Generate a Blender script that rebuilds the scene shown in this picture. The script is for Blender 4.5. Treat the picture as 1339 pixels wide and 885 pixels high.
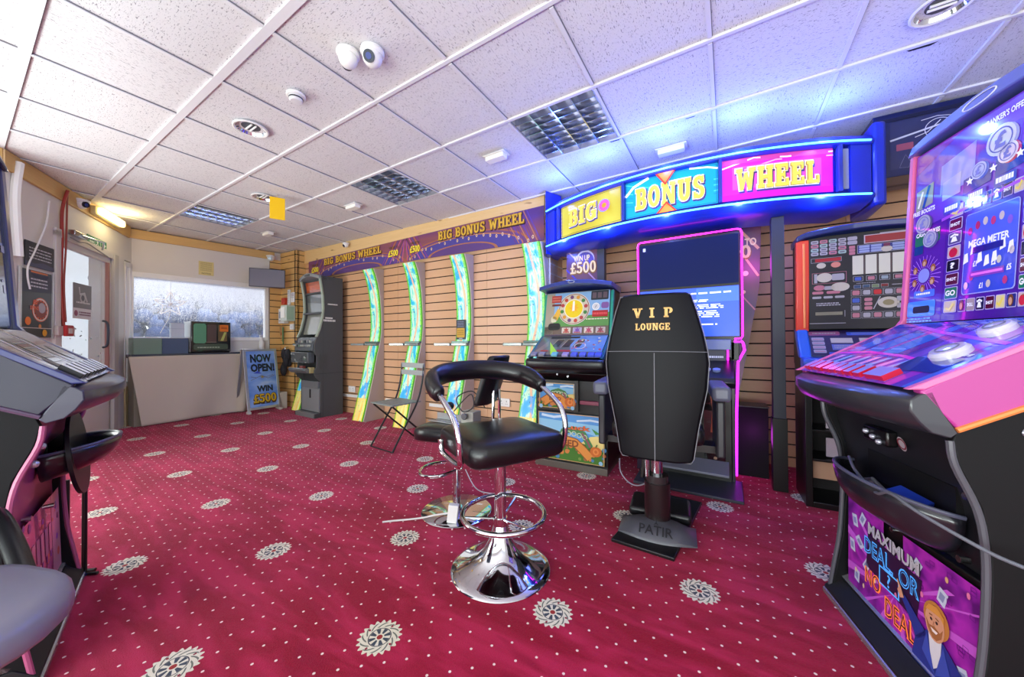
import bpy, bmesh, math, random
from mathutils import Vector, Matrix
random.seed(7)
PI = math.pi
SC = bpy.context.scene
COL = SC.collection
for _o in list(bpy.data.objects): bpy.data.objects.remove(_o)

# ------------------------------------------------------------------ camera
CAM_H = 1.0425; F_PX = 456.1; YAW = 0.5539; PITCH = 0.0088; ROLL = -0.0052
_fw = Vector((-math.sin(YAW), math.cos(YAW), 0)); _r = Vector((math.cos(YAW), math.sin(YAW), 0)); _u = Vector((0, 0, 1))
_f2 = _fw*math.cos(PITCH) + _u*math.sin(PITCH); _u2 = -_fw*math.sin(PITCH) + _u*math.cos(PITCH)
_r3 = _r*math.cos(ROLL) + _u2*math.sin(ROLL); _u3 = -_r*math.sin(ROLL) + _u2*math.cos(ROLL)
cd = bpy.data.cameras.new('camera'); cam = bpy.data.objects.new('camera', cd); COL.objects.link(cam)
_m = Matrix((_r3, _u3, -_f2)).transposed().to_4x4(); _m.translation = Vector((0, 0, CAM_H))
cam.matrix_world = _m
cd.sensor_width = 36; cd.lens = F_PX/1339*36; cd.clip_start = 0.02; cd.clip_end = 100
SC.camera = cam

# ------------------------------------------------------------------ view, world, daylight, added fill
SC.view_settings.view_transform = 'Standard'; SC.view_settings.look = 'None'
SC.view_settings.gamma = 1; SC.view_settings.use_curve_mapping = False
SC.view_settings.exposure = 0.20
wd = bpy.data.worlds.new('sky'); SC.world = wd; wd.use_nodes = True
wd.node_tree.nodes['Background'].inputs[0].default_value = (0.80, 0.90, 1.0, 1)
wd.node_tree.nodes['Background'].inputs[1].default_value = 1.25

def area(name, loc, size, size_y, power, color, rot):
    l = bpy.data.lights.new(name, 'AREA'); l.shape = 'RECTANGLE'; l.size = size; l.size_y = size_y
    l.energy = power; l.color = color
    o = bpy.data.objects.new(name, l); COL.objects.link(o); o.location = loc; o.rotation_euler = rot
    return o
# added fill lamps out of view, then sky light for the front window
area('rear_fill', (-1.0, -2.15, 1.25), 6.5, 1.7, 50, (.95, 1.0, .97), (math.radians(92), 0, 0))  # added lamp behind the camera, fills the room from an invented window
area('ceiling_fill', (-1.2, -1.9, 0.5), 6.5, .6, 165, (.90, 1.0, .97), (math.radians(122), 0, 0))  # unseen fill tilted upwards, added to brighten the ceiling
area('side_fill', (2.35, -0.9, 1.3), 1.8, 1.8, 14, (.97, 1.0, .98), (math.radians(92), 0, math.radians(70)))  # unseen weak fill lamp added on the right-hand side
area('far_ceiling_fill', (-4.50, -.85, 1.05), 1.5, 1.3, 44, (.92, 1.0, .97), (math.radians(93), 0, math.radians(-58)))  # unseen fill added at the near-left wall to lift the far ceiling
area('daylight_front_sky', (-8.6, 2.2, 3.4), 3.0, 1.6, 260, (0.90, 0.95, 1.0), (math.radians(58), 0, math.radians(-90)))

# ------------------------------------------------------------------ materials
MATS = {}
def lin(h):
    h = h.lstrip('#'); c = [int(h[i:i+2], 16)/255 for i in (0, 2, 4)]
    return tuple((x/12.92 if x <= .04045 else ((x+.055)/1.055)**2.4) for x in c) + (1,)
def M(hexc, rough=.5, metal=0, emit=0, coat=0, alpha=1, trans=0):
    key = (hexc, rough, metal, emit, coat, alpha, trans)
    if key in MATS: return MATS[key]
    m = bpy.data.materials.new('surface_' + hexc.lstrip('#')); m.use_nodes = True
    b = m.node_tree.nodes['Principled BSDF']; c = lin(hexc)
    b.inputs['Base Color'].default_value = c; b.inputs['Roughness'].default_value = rough
    b.inputs['Metallic'].default_value = metal; b.inputs['Coat Weight'].default_value = coat
    b.inputs['Alpha'].default_value = alpha; b.inputs['Transmission Weight'].default_value = trans
    if emit: b.inputs['Emission Color'].default_value = c; b.inputs['Emission Strength'].default_value = emit
    MATS[key] = m; return m
class NT:
    def __init__(s, name):
        s.m = bpy.data.materials.new(name); s.m.use_nodes = True; s.t = s.m.node_tree; s.b = s.t.nodes['Principled BSDF']
    def n(s, typ, **kw):
        x = s.t.nodes.new(typ)
        for k, v in kw.items(): setattr(x, k, v)
        return x
    def l(s, a, b): s.t.links.new(a, b)
    def math(s, op, a, b=None, c=None, clamp=False):
        x = s.n('ShaderNodeMath', operation=op); x.use_clamp = clamp
        for i, v in enumerate((a, b, c)):
            if v is None: continue
            if isinstance(v, (int, float)): x.inputs[i].default_value = v
            else: s.l(v, x.inputs[i])
        return x.outputs[0]
    def mix(s, fac, a, b, op='MIX'):
        x = s.n('ShaderNodeMix', data_type='RGBA', blend_type=op)
        for i, v in ((0, fac), (6, a), (7, b)):
            if isinstance(v, (int, float)): x.inputs[i].default_value = v
            elif isinstance(v, tuple): x.inputs[i].default_value = v
            elif isinstance(v, str): x.inputs[i].default_value = lin(v)
            else: s.l(v, x.inputs[i])
        return x.outputs[2]
    def noise(s, vec, scale, detail=2, rough=.5, dist=0):
        x = s.n('ShaderNodeTexNoise'); x.inputs['Scale'].default_value = scale; x.inputs['Detail'].default_value = detail
        x.inputs['Roughness'].default_value = rough; x.inputs['Distortion'].default_value = dist
        if vec is not None: s.l(vec, x.inputs['Vector'])
        return x.outputs['Fac']
    def obj(s, scale=(1, 1, 1), rot=(0, 0, 0), loc=(0, 0, 0)):
        c = s.n('ShaderNodeTexCoord'); mp = s.n('ShaderNodeMapping')
        mp.inputs['Scale'].default_value = scale; mp.inputs['Rotation'].default_value = rot; mp.inputs['Location'].default_value = loc
        s.l(c.outputs['Object'], mp.inputs['Vector']); return mp.outputs[0]
    def ramp(s, fac, stops, interp='LINEAR'):
        x = s.n('ShaderNodeValToRGB'); x.color_ramp.interpolation = interp; e = x.color_ramp.elements
        while len(e) < len(stops): e.new(0.5)
        for i, (p, c) in enumerate(stops): e[i].position = p; e[i].color = lin(c) if isinstance(c, str) else (c, c, c, 1)
        s.l(fac, x.inputs[0]); return x.outputs[0]
    def bump(s, h, strength=.3, dist=.01):
        x = s.n('ShaderNodeBump'); x.inputs['Strength'].default_value = strength; x.inputs['Distance'].default_value = dist
        s.l(h, x.inputs['Height']); s.l(x.outputs[0], s.b.inputs['Normal'])
    def base(s, c, rough=.5):
        if isinstance(c, str): s.b.inputs['Base Color'].default_value = lin(c)
        else: s.l(c, s.b.inputs['Base Color'])
        s.b.inputs['Roughness'].default_value = rough

def carpet_mat():
    k = NT('patterned_carpet'); v = k.obj(); sx = k.n('ShaderNodeSeparateXYZ'); k.l(v, sx.inputs[0])
    x, y = sx.outputs[0], sx.outputs[1]
    ax, ay, bx, by, ox, oy = -.4737, -.4218, -.4159, .4779, -.1094, 1.6519
    det = ax*by - bx*ay
    dx = k.math('SUBTRACT', x, ox); dy = k.math('SUBTRACT', y, oy)
    u = k.math('DIVIDE', k.math('SUBTRACT', k.math('MULTIPLY', dx, by), k.math('MULTIPLY', dy, bx)), det)
    w = k.math('DIVIDE', k.math('SUBTRACT', k.math('MULTIPLY', dy, ax), k.math('MULTIPLY', dx, ay)), det)
    def cell(mul, off):
        fu = k.math('SUBTRACT', k.math('FRACT', k.math('ADD', k.math('MULTIPLY', u, mul), off)), .5)
        fv = k.math('SUBTRACT', k.math('FRACT', k.math('ADD', k.math('MULTIPLY', w, mul), off)), .5)
        px = k.math('DIVIDE', k.math('ADD', k.math('MULTIPLY', fu, ax), k.math('MULTIPLY', fv, bx)), mul)
        py = k.math('DIVIDE', k.math('ADD', k.math('MULTIPLY', fu, ay), k.math('MULTIPLY', fv, by)), mul)
        r = k.math('SQRT', k.math('ADD', k.math('MULTIPLY', px, px), k.math('MULTIPLY', py, py)))
        return px, py, r
    px, py, r = cell(1, .5)
    dpx, dpy, dr = cell(9, 0)
    ang = k.math('ARCTAN2', py, px)
    edge = k.math('ADD', .071, k.math('MULTIPLY', k.math('SINE', k.math('MULTIPLY', ang, 20)), .006))
    medal = k.math('LESS_THAN', r, edge)
    near = k.math('LESS_THAN', r, .10)
    grain = k.noise(v, 420, 2, .6)
    pile = k.noise(v, 170, 3, .7)
    track = k.noise(k.obj((1.1, 4.2, 1), (0, 0, .25)), 1.6, 3, .6, .6)
    red = k.mix(k.math('MULTIPLY', pile, 1.0), '#6c021c', '#aa0f36')
    red = k.mix(k.ramp(track, [(.40, 0.0), (.62, .75)]), red, '#bc2450')
    red = k.mix(k.ramp(k.noise(k.obj((2.3, 7.5, 1), (0, 0, .3), (3, 1, 0)), 1.5, 2, .5, .5), [(.34, .5), (.45, 0.0)]), red, '#85062c')
    dots = k.math('MULTIPLY', k.math('LESS_THAN', dr, .0046), k.math('SUBTRACT', 1, near))
    red = k.mix(dots, red, '#f5dcd8')
    # medallion drawing
    cream = k.mix(grain, '#cfc8b2', '#f0ead8')
    def ring(a, b): return k.math('MULTIPLY', k.math('GREATER_THAN', r, a), k.math('LESS_THAN', r, b))
    petal = k.math('GREATER_THAN', k.math('SINE', k.math('MULTIPLY', ang, 8)), -.15)
    med = k.mix(k.math('MULTIPLY', ring(.015, .036), petal), cream, '#3a4a55')
    med = k.mix(ring(.0365, .0395), med, '#2f3a45')
    swirl = k.math('GREATER_THAN', k.math('SINE', k.math('ADD', k.math('MULTIPLY', ang, 12), k.math('MULTIPLY', r, 330))), .55)
    med = k.mix(k.math('MULTIPLY', ring(.044, .064), swirl), med, '#6d7468')
    med = k.mix(k.math('LESS_THAN', r, .010), med, '#9c2f2c')
    d4 = k.math('GREATER_THAN', k.math('COSINE', k.math('MULTIPLY', ang, 4)), .965)
    med = k.mix(k.math('MULTIPLY', ring(.050, .059), d4), med, '#8a1f35')
    k.base(k.mix(medal, red, med), .95)
    k.b.inputs['Specular IOR Level'].default_value = .1
    k.b.inputs['Sheen Weight'].default_value = .22; k.b.inputs['Sheen Tint'].default_value = (1, .55, .68, 1); k.b.inputs['Sheen Roughness'].default_value = .4
    k.bump(k.math('ADD', pile, grain), .5, .006); return k.m

def tile_mat():
    k = NT('fissured_ceiling_tile'); c = k.n('ShaderNodeTexCoord'); sx = k.n('ShaderNodeSeparateXYZ'); k.l(c.outputs['Object'], sx.inputs[0])
    iu = k.math('FLOOR', k.math('DIVIDE', k.math('ADD', sx.outputs[0], 2.4628), .6)); iv = k.math('FLOOR', k.math('DIVIDE', k.math('SUBTRACT', sx.outputs[1], .1994), .6))
    h = k.math('FRACT', k.math('MULTIPLY', k.math('SINE', k.math('ADD', k.math('MULTIPLY', iu, 12.99), k.math('MULTIPLY', iv, 78.23))), 4375.5))
    rot = k.n('ShaderNodeVectorRotate'); rot.rotation_type = 'Z_AXIS'; k.l(c.outputs['Object'], rot.inputs['Vector'])
    k.l(k.math('MULTIPLY', k.math('ROUND', k.math('MULTIPLY', h, 3)), PI/2), rot.inputs['Angle'])
    mp = k.n('ShaderNodeMapping'); mp.inputs['Scale'].default_value = (1, 3.2, 1); k.l(rot.outputs[0], mp.inputs['Vector'])
    n1 = k.noise(mp.outputs[0], 62, 2, .55, .5); n2 = k.noise(rot.outputs[0], 240, 1)
    f1 = k.ramp(n1, [(.615, 0.0), (.655, .85)])
    f2 = k.ramp(n2, [(.69, 0.0), (.73, .6)])
    f = k.math('MAXIMUM', f1, f2)
    soft = k.noise(c.outputs['Object'], 1.1, 2)
    basec = k.mix(soft, '#d7d6d8', '#e3e2e3')
    k.base(k.mix(f, basec, '#8d8b92'), .9)
    k.bump(k.math('SUBTRACT', 1, f), .35, .004); return k.m

def wood_slat_mat():
    k = NT('slatwall_laminate'); g = k.noise(k.obj((1.5, 1.5, 60)), 6, 3, .6); big = k.noise(k.obj((.9, .9, .25)), 1.3, 1)
    c = k.mix(g, '#c09068', '#d5a880'); c = k.mix(k.ramp(big, [(.4, 0.0), (.6, .5)]), c, '#dfb590')
    k.base(c, .42); return k.m
def pine_mat(a='#d9b478', b='#e8c792', name='planed_pine'):
    k = NT(name); g = k.noise(k.obj((1.2, 20, 34)), 3, 3, .6, .4); kn = k.noise(k.obj((2.2, 8, 9), (0, 0, 0), (2, 0, 0)), 2.2, 1)
    c = k.mix(g, a, b); c = k.mix(k.ramp(kn, [(.73, 0.0), (.78, .8)]), c, '#8d5f33')
    k.base(c, .5); return k.m
def plaster(h1, h2, name):
    k = NT(name); k.base(k.mix(k.noise(k.obj(), 1.8, 4, .6), h1, h2), .8); return k.m
def leather(h, rough=.34, name='black_vinyl', sc=240):
    k = NT(name); k.base(h, rough); k.b.inputs['Specular IOR Level'].default_value = .5 if rough < .4 else .2; k.bump(k.noise(k.obj(), sc, 2), .12, .002); return k.m
def powder(h, name, rough=.42):
    k = NT(name); k.base(h, rough); k.b.inputs['Specular IOR Level'].default_value = .22; k.bump(k.noise(k.obj(), 900, 1), .25, .0006); return k.m
def brushed(h, name):
    k = NT(name); k.base(k.mix(k.noise(k.obj((1, 1, 40)), 8, 2), h, '#e2e2e2'), .35); k.b.inputs['Metallic'].default_value = .8; return k.m
def cloth(h1, h2, name):
    k = NT(name); k.base(k.mix(k.noise(k.obj((1, 1, .4)), 3, 3), h1, h2), .9); k.bump(k.noise(k.obj((1, 1, 1)), 600, 1), .2, .001); return k.m
def swirl_mat(name, cols, scale=(2.0, 1, 5.0), emit=0.0, ns=1.6, dist=2.2, loc=(0, 0, 0), rot=(0, 0, 0)):
    k = NT(name); n = k.noise(k.obj(scale, rot, loc), ns, 2, .5, dist)
    st = [(.30 + .42*i/(len(cols)-1), c) for i, c in enumerate(cols)]
    c = k.ramp(n, st); k.base(c, .35)
    if emit:
        k.l(c, k.b.inputs['Emission Color']); k.b.inputs['Emission Strength'].default_value = emit
    return k.m
def led_strip_mat():
    k = NT('printed_light_strip'); v = k.obj((1, 0, 1)); sx = k.n('ShaderNodeSeparateXYZ'); k.l(k.obj(), sx.inputs[0])
    n = k.noise(k.obj((7, .3, 2.2)), 1.3, 3, .6, 1.2)
    c = k.ramp(n, [(.30, '#0a98d0'), (.40, '#35c4dc'), (.46, '#a8ecdc'), (.52, '#d8f4d0'), (.58, '#7ce0c8'), (.66, '#18aee0')])
    # a wandering orange ribbon
    wav = k.math('MULTIPLY', k.math('SINE', k.math('MULTIPLY', sx.outputs[2], 5.3)), .035)
    d = k.math('ABSOLUTE', k.math('SUBTRACT', k.math('SUBTRACT', sx.outputs[0], .105), wav))
    c = k.mix(k.ramp(d, [(.007, .9), (.018, 0.0)]), c, '#f0952e')
    c = k.mix(k.ramp(d, [(.004, .8), (.009, 0.0)]), c, '#f7c9b0')
    n2 = k.noise(k.obj((1, 1, 1)), 60, 2)
    eb = k.math('GREATER_THAN', k.math('ABSOLUTE', k.math('SUBTRACT', sx.outputs[0], .1)), .072)
    c = k.mix(k.math('MULTIPLY', eb, .85), c, k.mix(k.ramp(n2, [(.45, 0.0), (.55, 1.0)]), '#9be82a', '#56c832'))
    low = k.math('LESS_THAN', sx.outputs[2], .30)
    c = k.mix(k.math('MULTIPLY', low, .75), c, k.ramp(n, [(.4, '#f6dc28'), (.5, '#f0b020'), (.6, '#f8ee70')]))
    mid = k.math('MULTIPLY', k.math('GREATER_THAN', sx.outputs[2], .30), k.math('LESS_THAN', sx.outputs[2], .50))
    c = k.mix(k.math('MULTIPLY', mid, k.ramp(n, [(.45, .8), (.5, 0.0)])), c, '#3aa6ea')
    sp = k.ramp(k.noise(k.obj((1, 1, 1), (0, 0, 0), (5, 2, 1)), 34, 2), [(.66, 0.0), (.69, .7)])
    c = k.mix(sp, c, '#2f5f9c')
    k.base(c, .3); k.l(c, k.b.inputs['Emission Color']); k.b.inputs['Emission Strength'].default_value = .22; return k.m

CARPET = carpet_mat(); TILE = tile_mat(); SLAT = wood_slat_mat(); PINE = pine_mat(); PINE2 = pine_mat('#c79d5c', '#dcb877', 'stained_pine')
WALLP = plaster('#d6d3cb', '#e2dfd8', 'painted_plaster'); WALLG = plaster('#cfcbc6', '#dcd8d3', 'painted_board')
DARKG = M('#151312', .8); TEE = M('#e9e9ec', .45); WHITE = M('#e8e8e6', .4); OFFW = M('#d9d6cf', .5)
VINYL = leather('#0c0c10', .30); VINYL2 = leather('#0b0b10', .5, 'black_stitched_vinyl', 180); BLACK = M('#08080a', .35); BLK2 = powder('#0b0b0e', 'black_textured_board', .6); BLK3 = M('#1d1d22', .3, coat=.3)
CHROME = M('#d4d6da', .07, 1); STEEL = M('#b4b6b8', .25, 1); ALU = brushed('#c4c4c6', 'brushed_aluminium')
GREYM = powder('#505252', 'grey_powder_coat'); GREYP = M('#6b6d6e', .45)
LED = led_strip_mat()

# ------------------------------------------------------------------ mesh builder
_tc = {}
def glyphs(s, bold=0.0):
    key = (s, bold)
    if key not in _tc:
        cu = bpy.data.curves.new('t', 'FONT'); cu.body = s; cu.size = 1; cu.offset = bold; cu.resolution_u = 2 if len(s) > 3 else 3
        ob = bpy.data.objects.new('t', cu); me = ob.to_mesh()
        vs = [tuple(v.co[:2]) for v in me.vertices]; fs = [tuple(p.vertices) for p in me.polygons]
        ob.to_mesh_clear(); bpy.data.objects.remove(ob); bpy.data.curves.remove(cu)
        x0 = min(v[0] for v in vs); x1 = max(v[0] for v in vs); y0 = min(v[1] for v in vs); y1 = max(v[1] for v in vs)
        _tc[key] = ([((v[0]-x0)/(x1-x0), (v[1]-y0)/(y1-y0)) for v in vs], fs, (x1-x0)/(y1-y0))
    return _tc[key]

class MB:
    def __init__(s): s.v = []; s.f = []; s.mi = []; s.mats = []; s.L = 0.0006; s.fn = None
    def add(s, vs, fs, m):
        if m not in s.mats: s.mats.append(m)
        i = s.mats.index(m); o = len(s.v); s.v += [tuple(v) for v in vs]
        for f in fs: s.f.append(tuple(o+j for j in f)); s.mi.append(i)
        return s
    def box(s, x0, x1, y0, y1, z0, z1, m):
        return s.add([(x, y, z) for x in (x0, x1) for y in (y0, y1) for z in (z0, z1)],
                     [(0, 1, 3, 2), (4, 6, 7, 5), (0, 4, 5, 1), (2, 3, 7, 6), (0, 2, 6, 4), (1, 5, 7, 3)], m)
    def prism(s, poly, ax, a0, a1, m):
        n = len(poly)
        def P(p, a): return {'x': (a, p[0], p[1]), 'y': (p[0], a, p[1]), 'z': (p[0], p[1], a)}[ax]
        vs = [P(p, a0) for p in poly] + [P(p, a1) for p in poly]
        return s.add(vs, [tuple(range(n)), tuple(range(2*n-1, n-1, -1))] + [(i, (i+1) % n, n+(i+1) % n, n+i) for i in range(n)], m)
    def loft(s, secs, m, cap=True, closed=True):
        n = len(secs[0]); vs = [p for sec in secs for p in sec]; fs = []
        for i in range(len(secs)-1):
            for j in range(n if closed else n-1):
                a = i*n+j; b = i*n+(j+1) % n; fs.append((a, b, b+n, a+n))
        if cap and closed: fs += [tuple(range(n)), tuple(range((len(secs)-1)*n+n-1, (len(secs)-1)*n-1, -1))]
        return s.add(vs, fs, m)
    def tube(s, pts, r, m, n=10, closed=False):
        pts = [Vector(p) for p in pts]; secs = []; N = len(pts); up = None
        rr = r if isinstance(r, (list, tuple)) else [r]*N
        for i, p in enumerate(pts):
            if closed: t = (pts[(i+1) % N]-pts[i-1]).normalized()
            else: t = (pts[min(i+1, N-1)]-pts[max(i-1, 0)]).normalized()
            if up is None:
                up = Vector((0, 0, 1)) if abs(t.z) < .9 else Vector((1, 0, 0))
            up = (up - t*up.dot(t)).normalized(); sd = t.cross(up)
            secs.append([tuple(p + (up*math.cos(a)+sd*math.sin(a))*rr[i]) for a in [2*PI*k/n for k in range(n)]])
        if closed: secs.append(secs[0])
        return s.loft(secs, m, cap=not closed)
    def cyl(s, p0, p1, r, m, n=20, r1=None): return s.tube([p0, p1], [r, r if r1 is None else r1], m, n)
    def lathe(s, prof, c, m, n=40, close=True):
        secs = [[(c[0]+r*math.cos(2*PI*k/n), c[1]+r*math.sin(2*PI*k/n), c[2]+z) for k in range(n)] for r, z in prof]
        return s.loft(secs, m, cap=close)
    def ball(s, c, r, m, sc=(1, 1, 1), n=16):
        return s.add(*[(lambda V, Fc: (V, Fc))([(c[0]+r*sc[0]*math.sin(PI*i/n)*math.cos(2*PI*j/n), c[1]+r*sc[1]*math.sin(PI*i/n)*math.sin(2*PI*j/n), c[2]+r*sc[2]*math.cos(PI*i/n)) for i in range(n+1) for j in range(n)],
                     [(i*n+j, i*n+(j+1) % n, (i+1)*n+(j+1) % n, (i+1)*n+j) for i in range(n) for j in range(n)])][0], m)
    # --- flat artwork: normalised coordinates on a rectangle (p00, p10, p01), or on a curved sheet fn(x, y, layer)
    def plane(s, p00, p10, p01, fn=None):
        s.o = Vector(p00); s.ux = Vector(p10)-s.o; s.uy = Vector(p01)-s.o; s.W = s.ux.length; s.H = s.uy.length
        s.nn = s.ux.cross(s.uy).normalized(); s.fn = fn; return s
    def pt(s, x, y, l): return s.fn(x, y, l) if s.fn else tuple(s.o + s.ux*x + s.uy*y + s.nn*(l*s.L))
    def poly(s, pts, m, l=1): return s.add([s.pt(x, y, l) for x, y in pts], [tuple(range(len(pts)))], m)
    def rect(s, x0, y0, x1, y1, m, l=1, sub=1):
        if s.fn: sub = max(sub, 8)
        for i in range(sub):
            a = x0+(x1-x0)*i/sub; b = x0+(x1-x0)*(i+1)/sub; s.poly([(a, y0), (b, y0), (b, y1), (a, y1)], m, l)
        return s
    def rr(s, x0, y0, x1, y1, m, l=1, r=.15):
        rx = r*min((x1-x0)*s.W, (y1-y0)*s.H)/s.W; ry = rx*s.W/s.H; pts = []
        for cx, cy, a0 in ((x1-rx, y1-ry, 0), (x0+rx, y1-ry, 90), (x0+rx, y0+ry, 180), (x1-rx, y0+ry, 270)):
            for k in range(4):
                a = math.radians(a0+30*k); pts.append((cx+rx*math.cos(a), cy+ry*math.sin(a)))
        return s.poly(pts, m, l)
    def frame(s, x0, y0, x1, y1, t, m, l=1):
        tx = t/s.W; ty = t/s.H
        s.rect(x0, y0, x1, y0+ty, m, l); s.rect(x0, y1-ty, x1, y1, m, l); s.rect(x0, y0+ty, x0+tx, y1-ty, m, l); return s.rect(x1-tx, y0+ty, x1, y1-ty, m, l)
    def circ(s, x, y, r, m, l=1, n=24, sx=1, sy=1):
        return s.poly([(x+r*sx*math.cos(2*PI*k/n)/s.W, y+r*sy*math.sin(2*PI*k/n)/s.H) for k in range(n)], m, l)
    def ring(s, x, y, r0, r1, m, l=1, n=28):
        A = [s.pt(x+r*math.cos(2*PI*k/n)/s.W, y+r*math.sin(2*PI*k/n)/s.H, l) for r in (r0, r1) for k in range(n)]
        return s.add(A, [(k, (k+1) % n, n+(k+1) % n, n+k) for k in range(n)], m)
    def band(s, pts, w, m, l=1):
        """a ribbon of width w (metres) along normalised points"""
        P = [(x*s.W, y*s.H) for x, y in pts]; Lf = []; Rt = []
        for i, p in enumerate(P):
            a = P[max(i-1, 0)]; b = P[min(i+1, len(P)-1)]; dx, dy = b[0]-a[0], b[1]-a[1]; q = math.hypot(dx, dy) or 1
            ww = w[i] if isinstance(w, (list, tuple)) else w
            Lf.append(s.pt((p[0]-dy/q*ww/2)/s.W, (p[1]+dx/q*ww/2)/s.H, l)); Rt.append(s.pt((p[0]+dy/q*ww/2)/s.W, (p[1]-dx/q*ww/2)/s.H, l))
        n = len(P); return s.add(Lf+Rt, [(i, i+1, n+i+1, n+i) for i in range(n-1)], m)
    def star(s, x, y, r, m, l=1, n=5, q=.45, rot=PI/2):
        return s.poly([(x+(r if k % 2 == 0 else r*q)*math.cos(rot+PI*k/n)/s.W, y+(r if k % 2 == 0 else r*q)*math.sin(rot+PI*k/n)/s.H) for k in range(2*n)], m, l)
    def text(s, t, cx, cy, w, h, m, l=2, bold=.02, slant=0, rise=0):
        g, fs, asp = glyphs(t, bold)
        if h is None: h = w*s.W/asp/s.H
        if w is None: w = h*s.H*asp/s.W
        return s.add([s.pt(cx+(x-.5)*w+slant*(y-.5)*h*s.H/s.W, cy+(y-.5)*h+rise*(x-.5), l) for x, y in g], fs, m)
    def text3(s, t, cx, cy, w, h, m, ms, depth, bold=.02, slant=0):
        """raised letters: a face at depth layers plus side walls"""
        g, fs, asp = glyphs(t, bold); P = [(cx+(x-.5)*w+slant*(y-.5)*h, cy+(y-.5)*h) for x, y in g]
        s.add([s.pt(x, y, depth) for x, y in P], fs, m)
        ed = {}
        for f in fs:
            for i in range(len(f)):
                a, b = f[i], f[(i+1) % len(f)]; ed[(a, b)] = ed.get((a, b), 0)+1
        n = len(P); V = [s.pt(x, y, 0) for x, y in P]+[s.pt(x, y, depth) for x, y in P]
        return s.add(V, [(a, b, n+b, n+a) for (a, b) in ed if (b, a) not in ed], ms)
    def bits(s, x0, y0, x1, y1, m, rows, l=2, fill=.55, seed=1):
        """rows of small print"""
        rnd = random.Random(seed); rh = (y1-y0)/rows
        for i in range(rows):
            x = x0; yy = y0+rh*(i+.25)
            while x < x1-.01:
                w = (x1-x0)*rnd.uniform(.05, .16); w = min(w, x1-x)
                s.rect(x, yy, x+w, yy+rh*fill, m, l); x += w+(x1-x0)*.025
        return s
    def build(s, name, parent=None, bevel=0, smooth=32, sub=0, solid=0, seg=2, recalc=True):
        me = bpy.data.meshes.new(name); me.from_pydata(s.v, [], s.f)
        for m in s.mats: me.materials.append(m)
        me.polygons.foreach_set('material_index', s.mi)
        if recalc:
            bm = bmesh.new(); bm.from_mesh(me); bmesh.ops.recalc_face_normals(bm, faces=bm.faces); bm.to_mesh(me); bm.free()
        if smooth:
            me.polygons.foreach_set('use_smooth', [True]*len(me.polygons)); me.set_sharp_from_angle(angle=math.radians(smooth))
        me.update(); o = bpy.data.objects.new(name, me); COL.objects.link(o)
        if parent: o.parent = parent
        if solid: md = o.modifiers.new('thick', 'SOLIDIFY'); md.thickness = solid; md.offset = 0
        if bevel:
            md = o.modifiers.new('bevel', 'BEVEL'); md.width = bevel; md.segments = seg; md.limit_method = 'ANGLE'; md.angle_limit = math.radians(40)
        if sub: md = o.modifiers.new('sub', 'SUBSURF'); md.levels = sub; md.render_levels = sub
        return o

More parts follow.
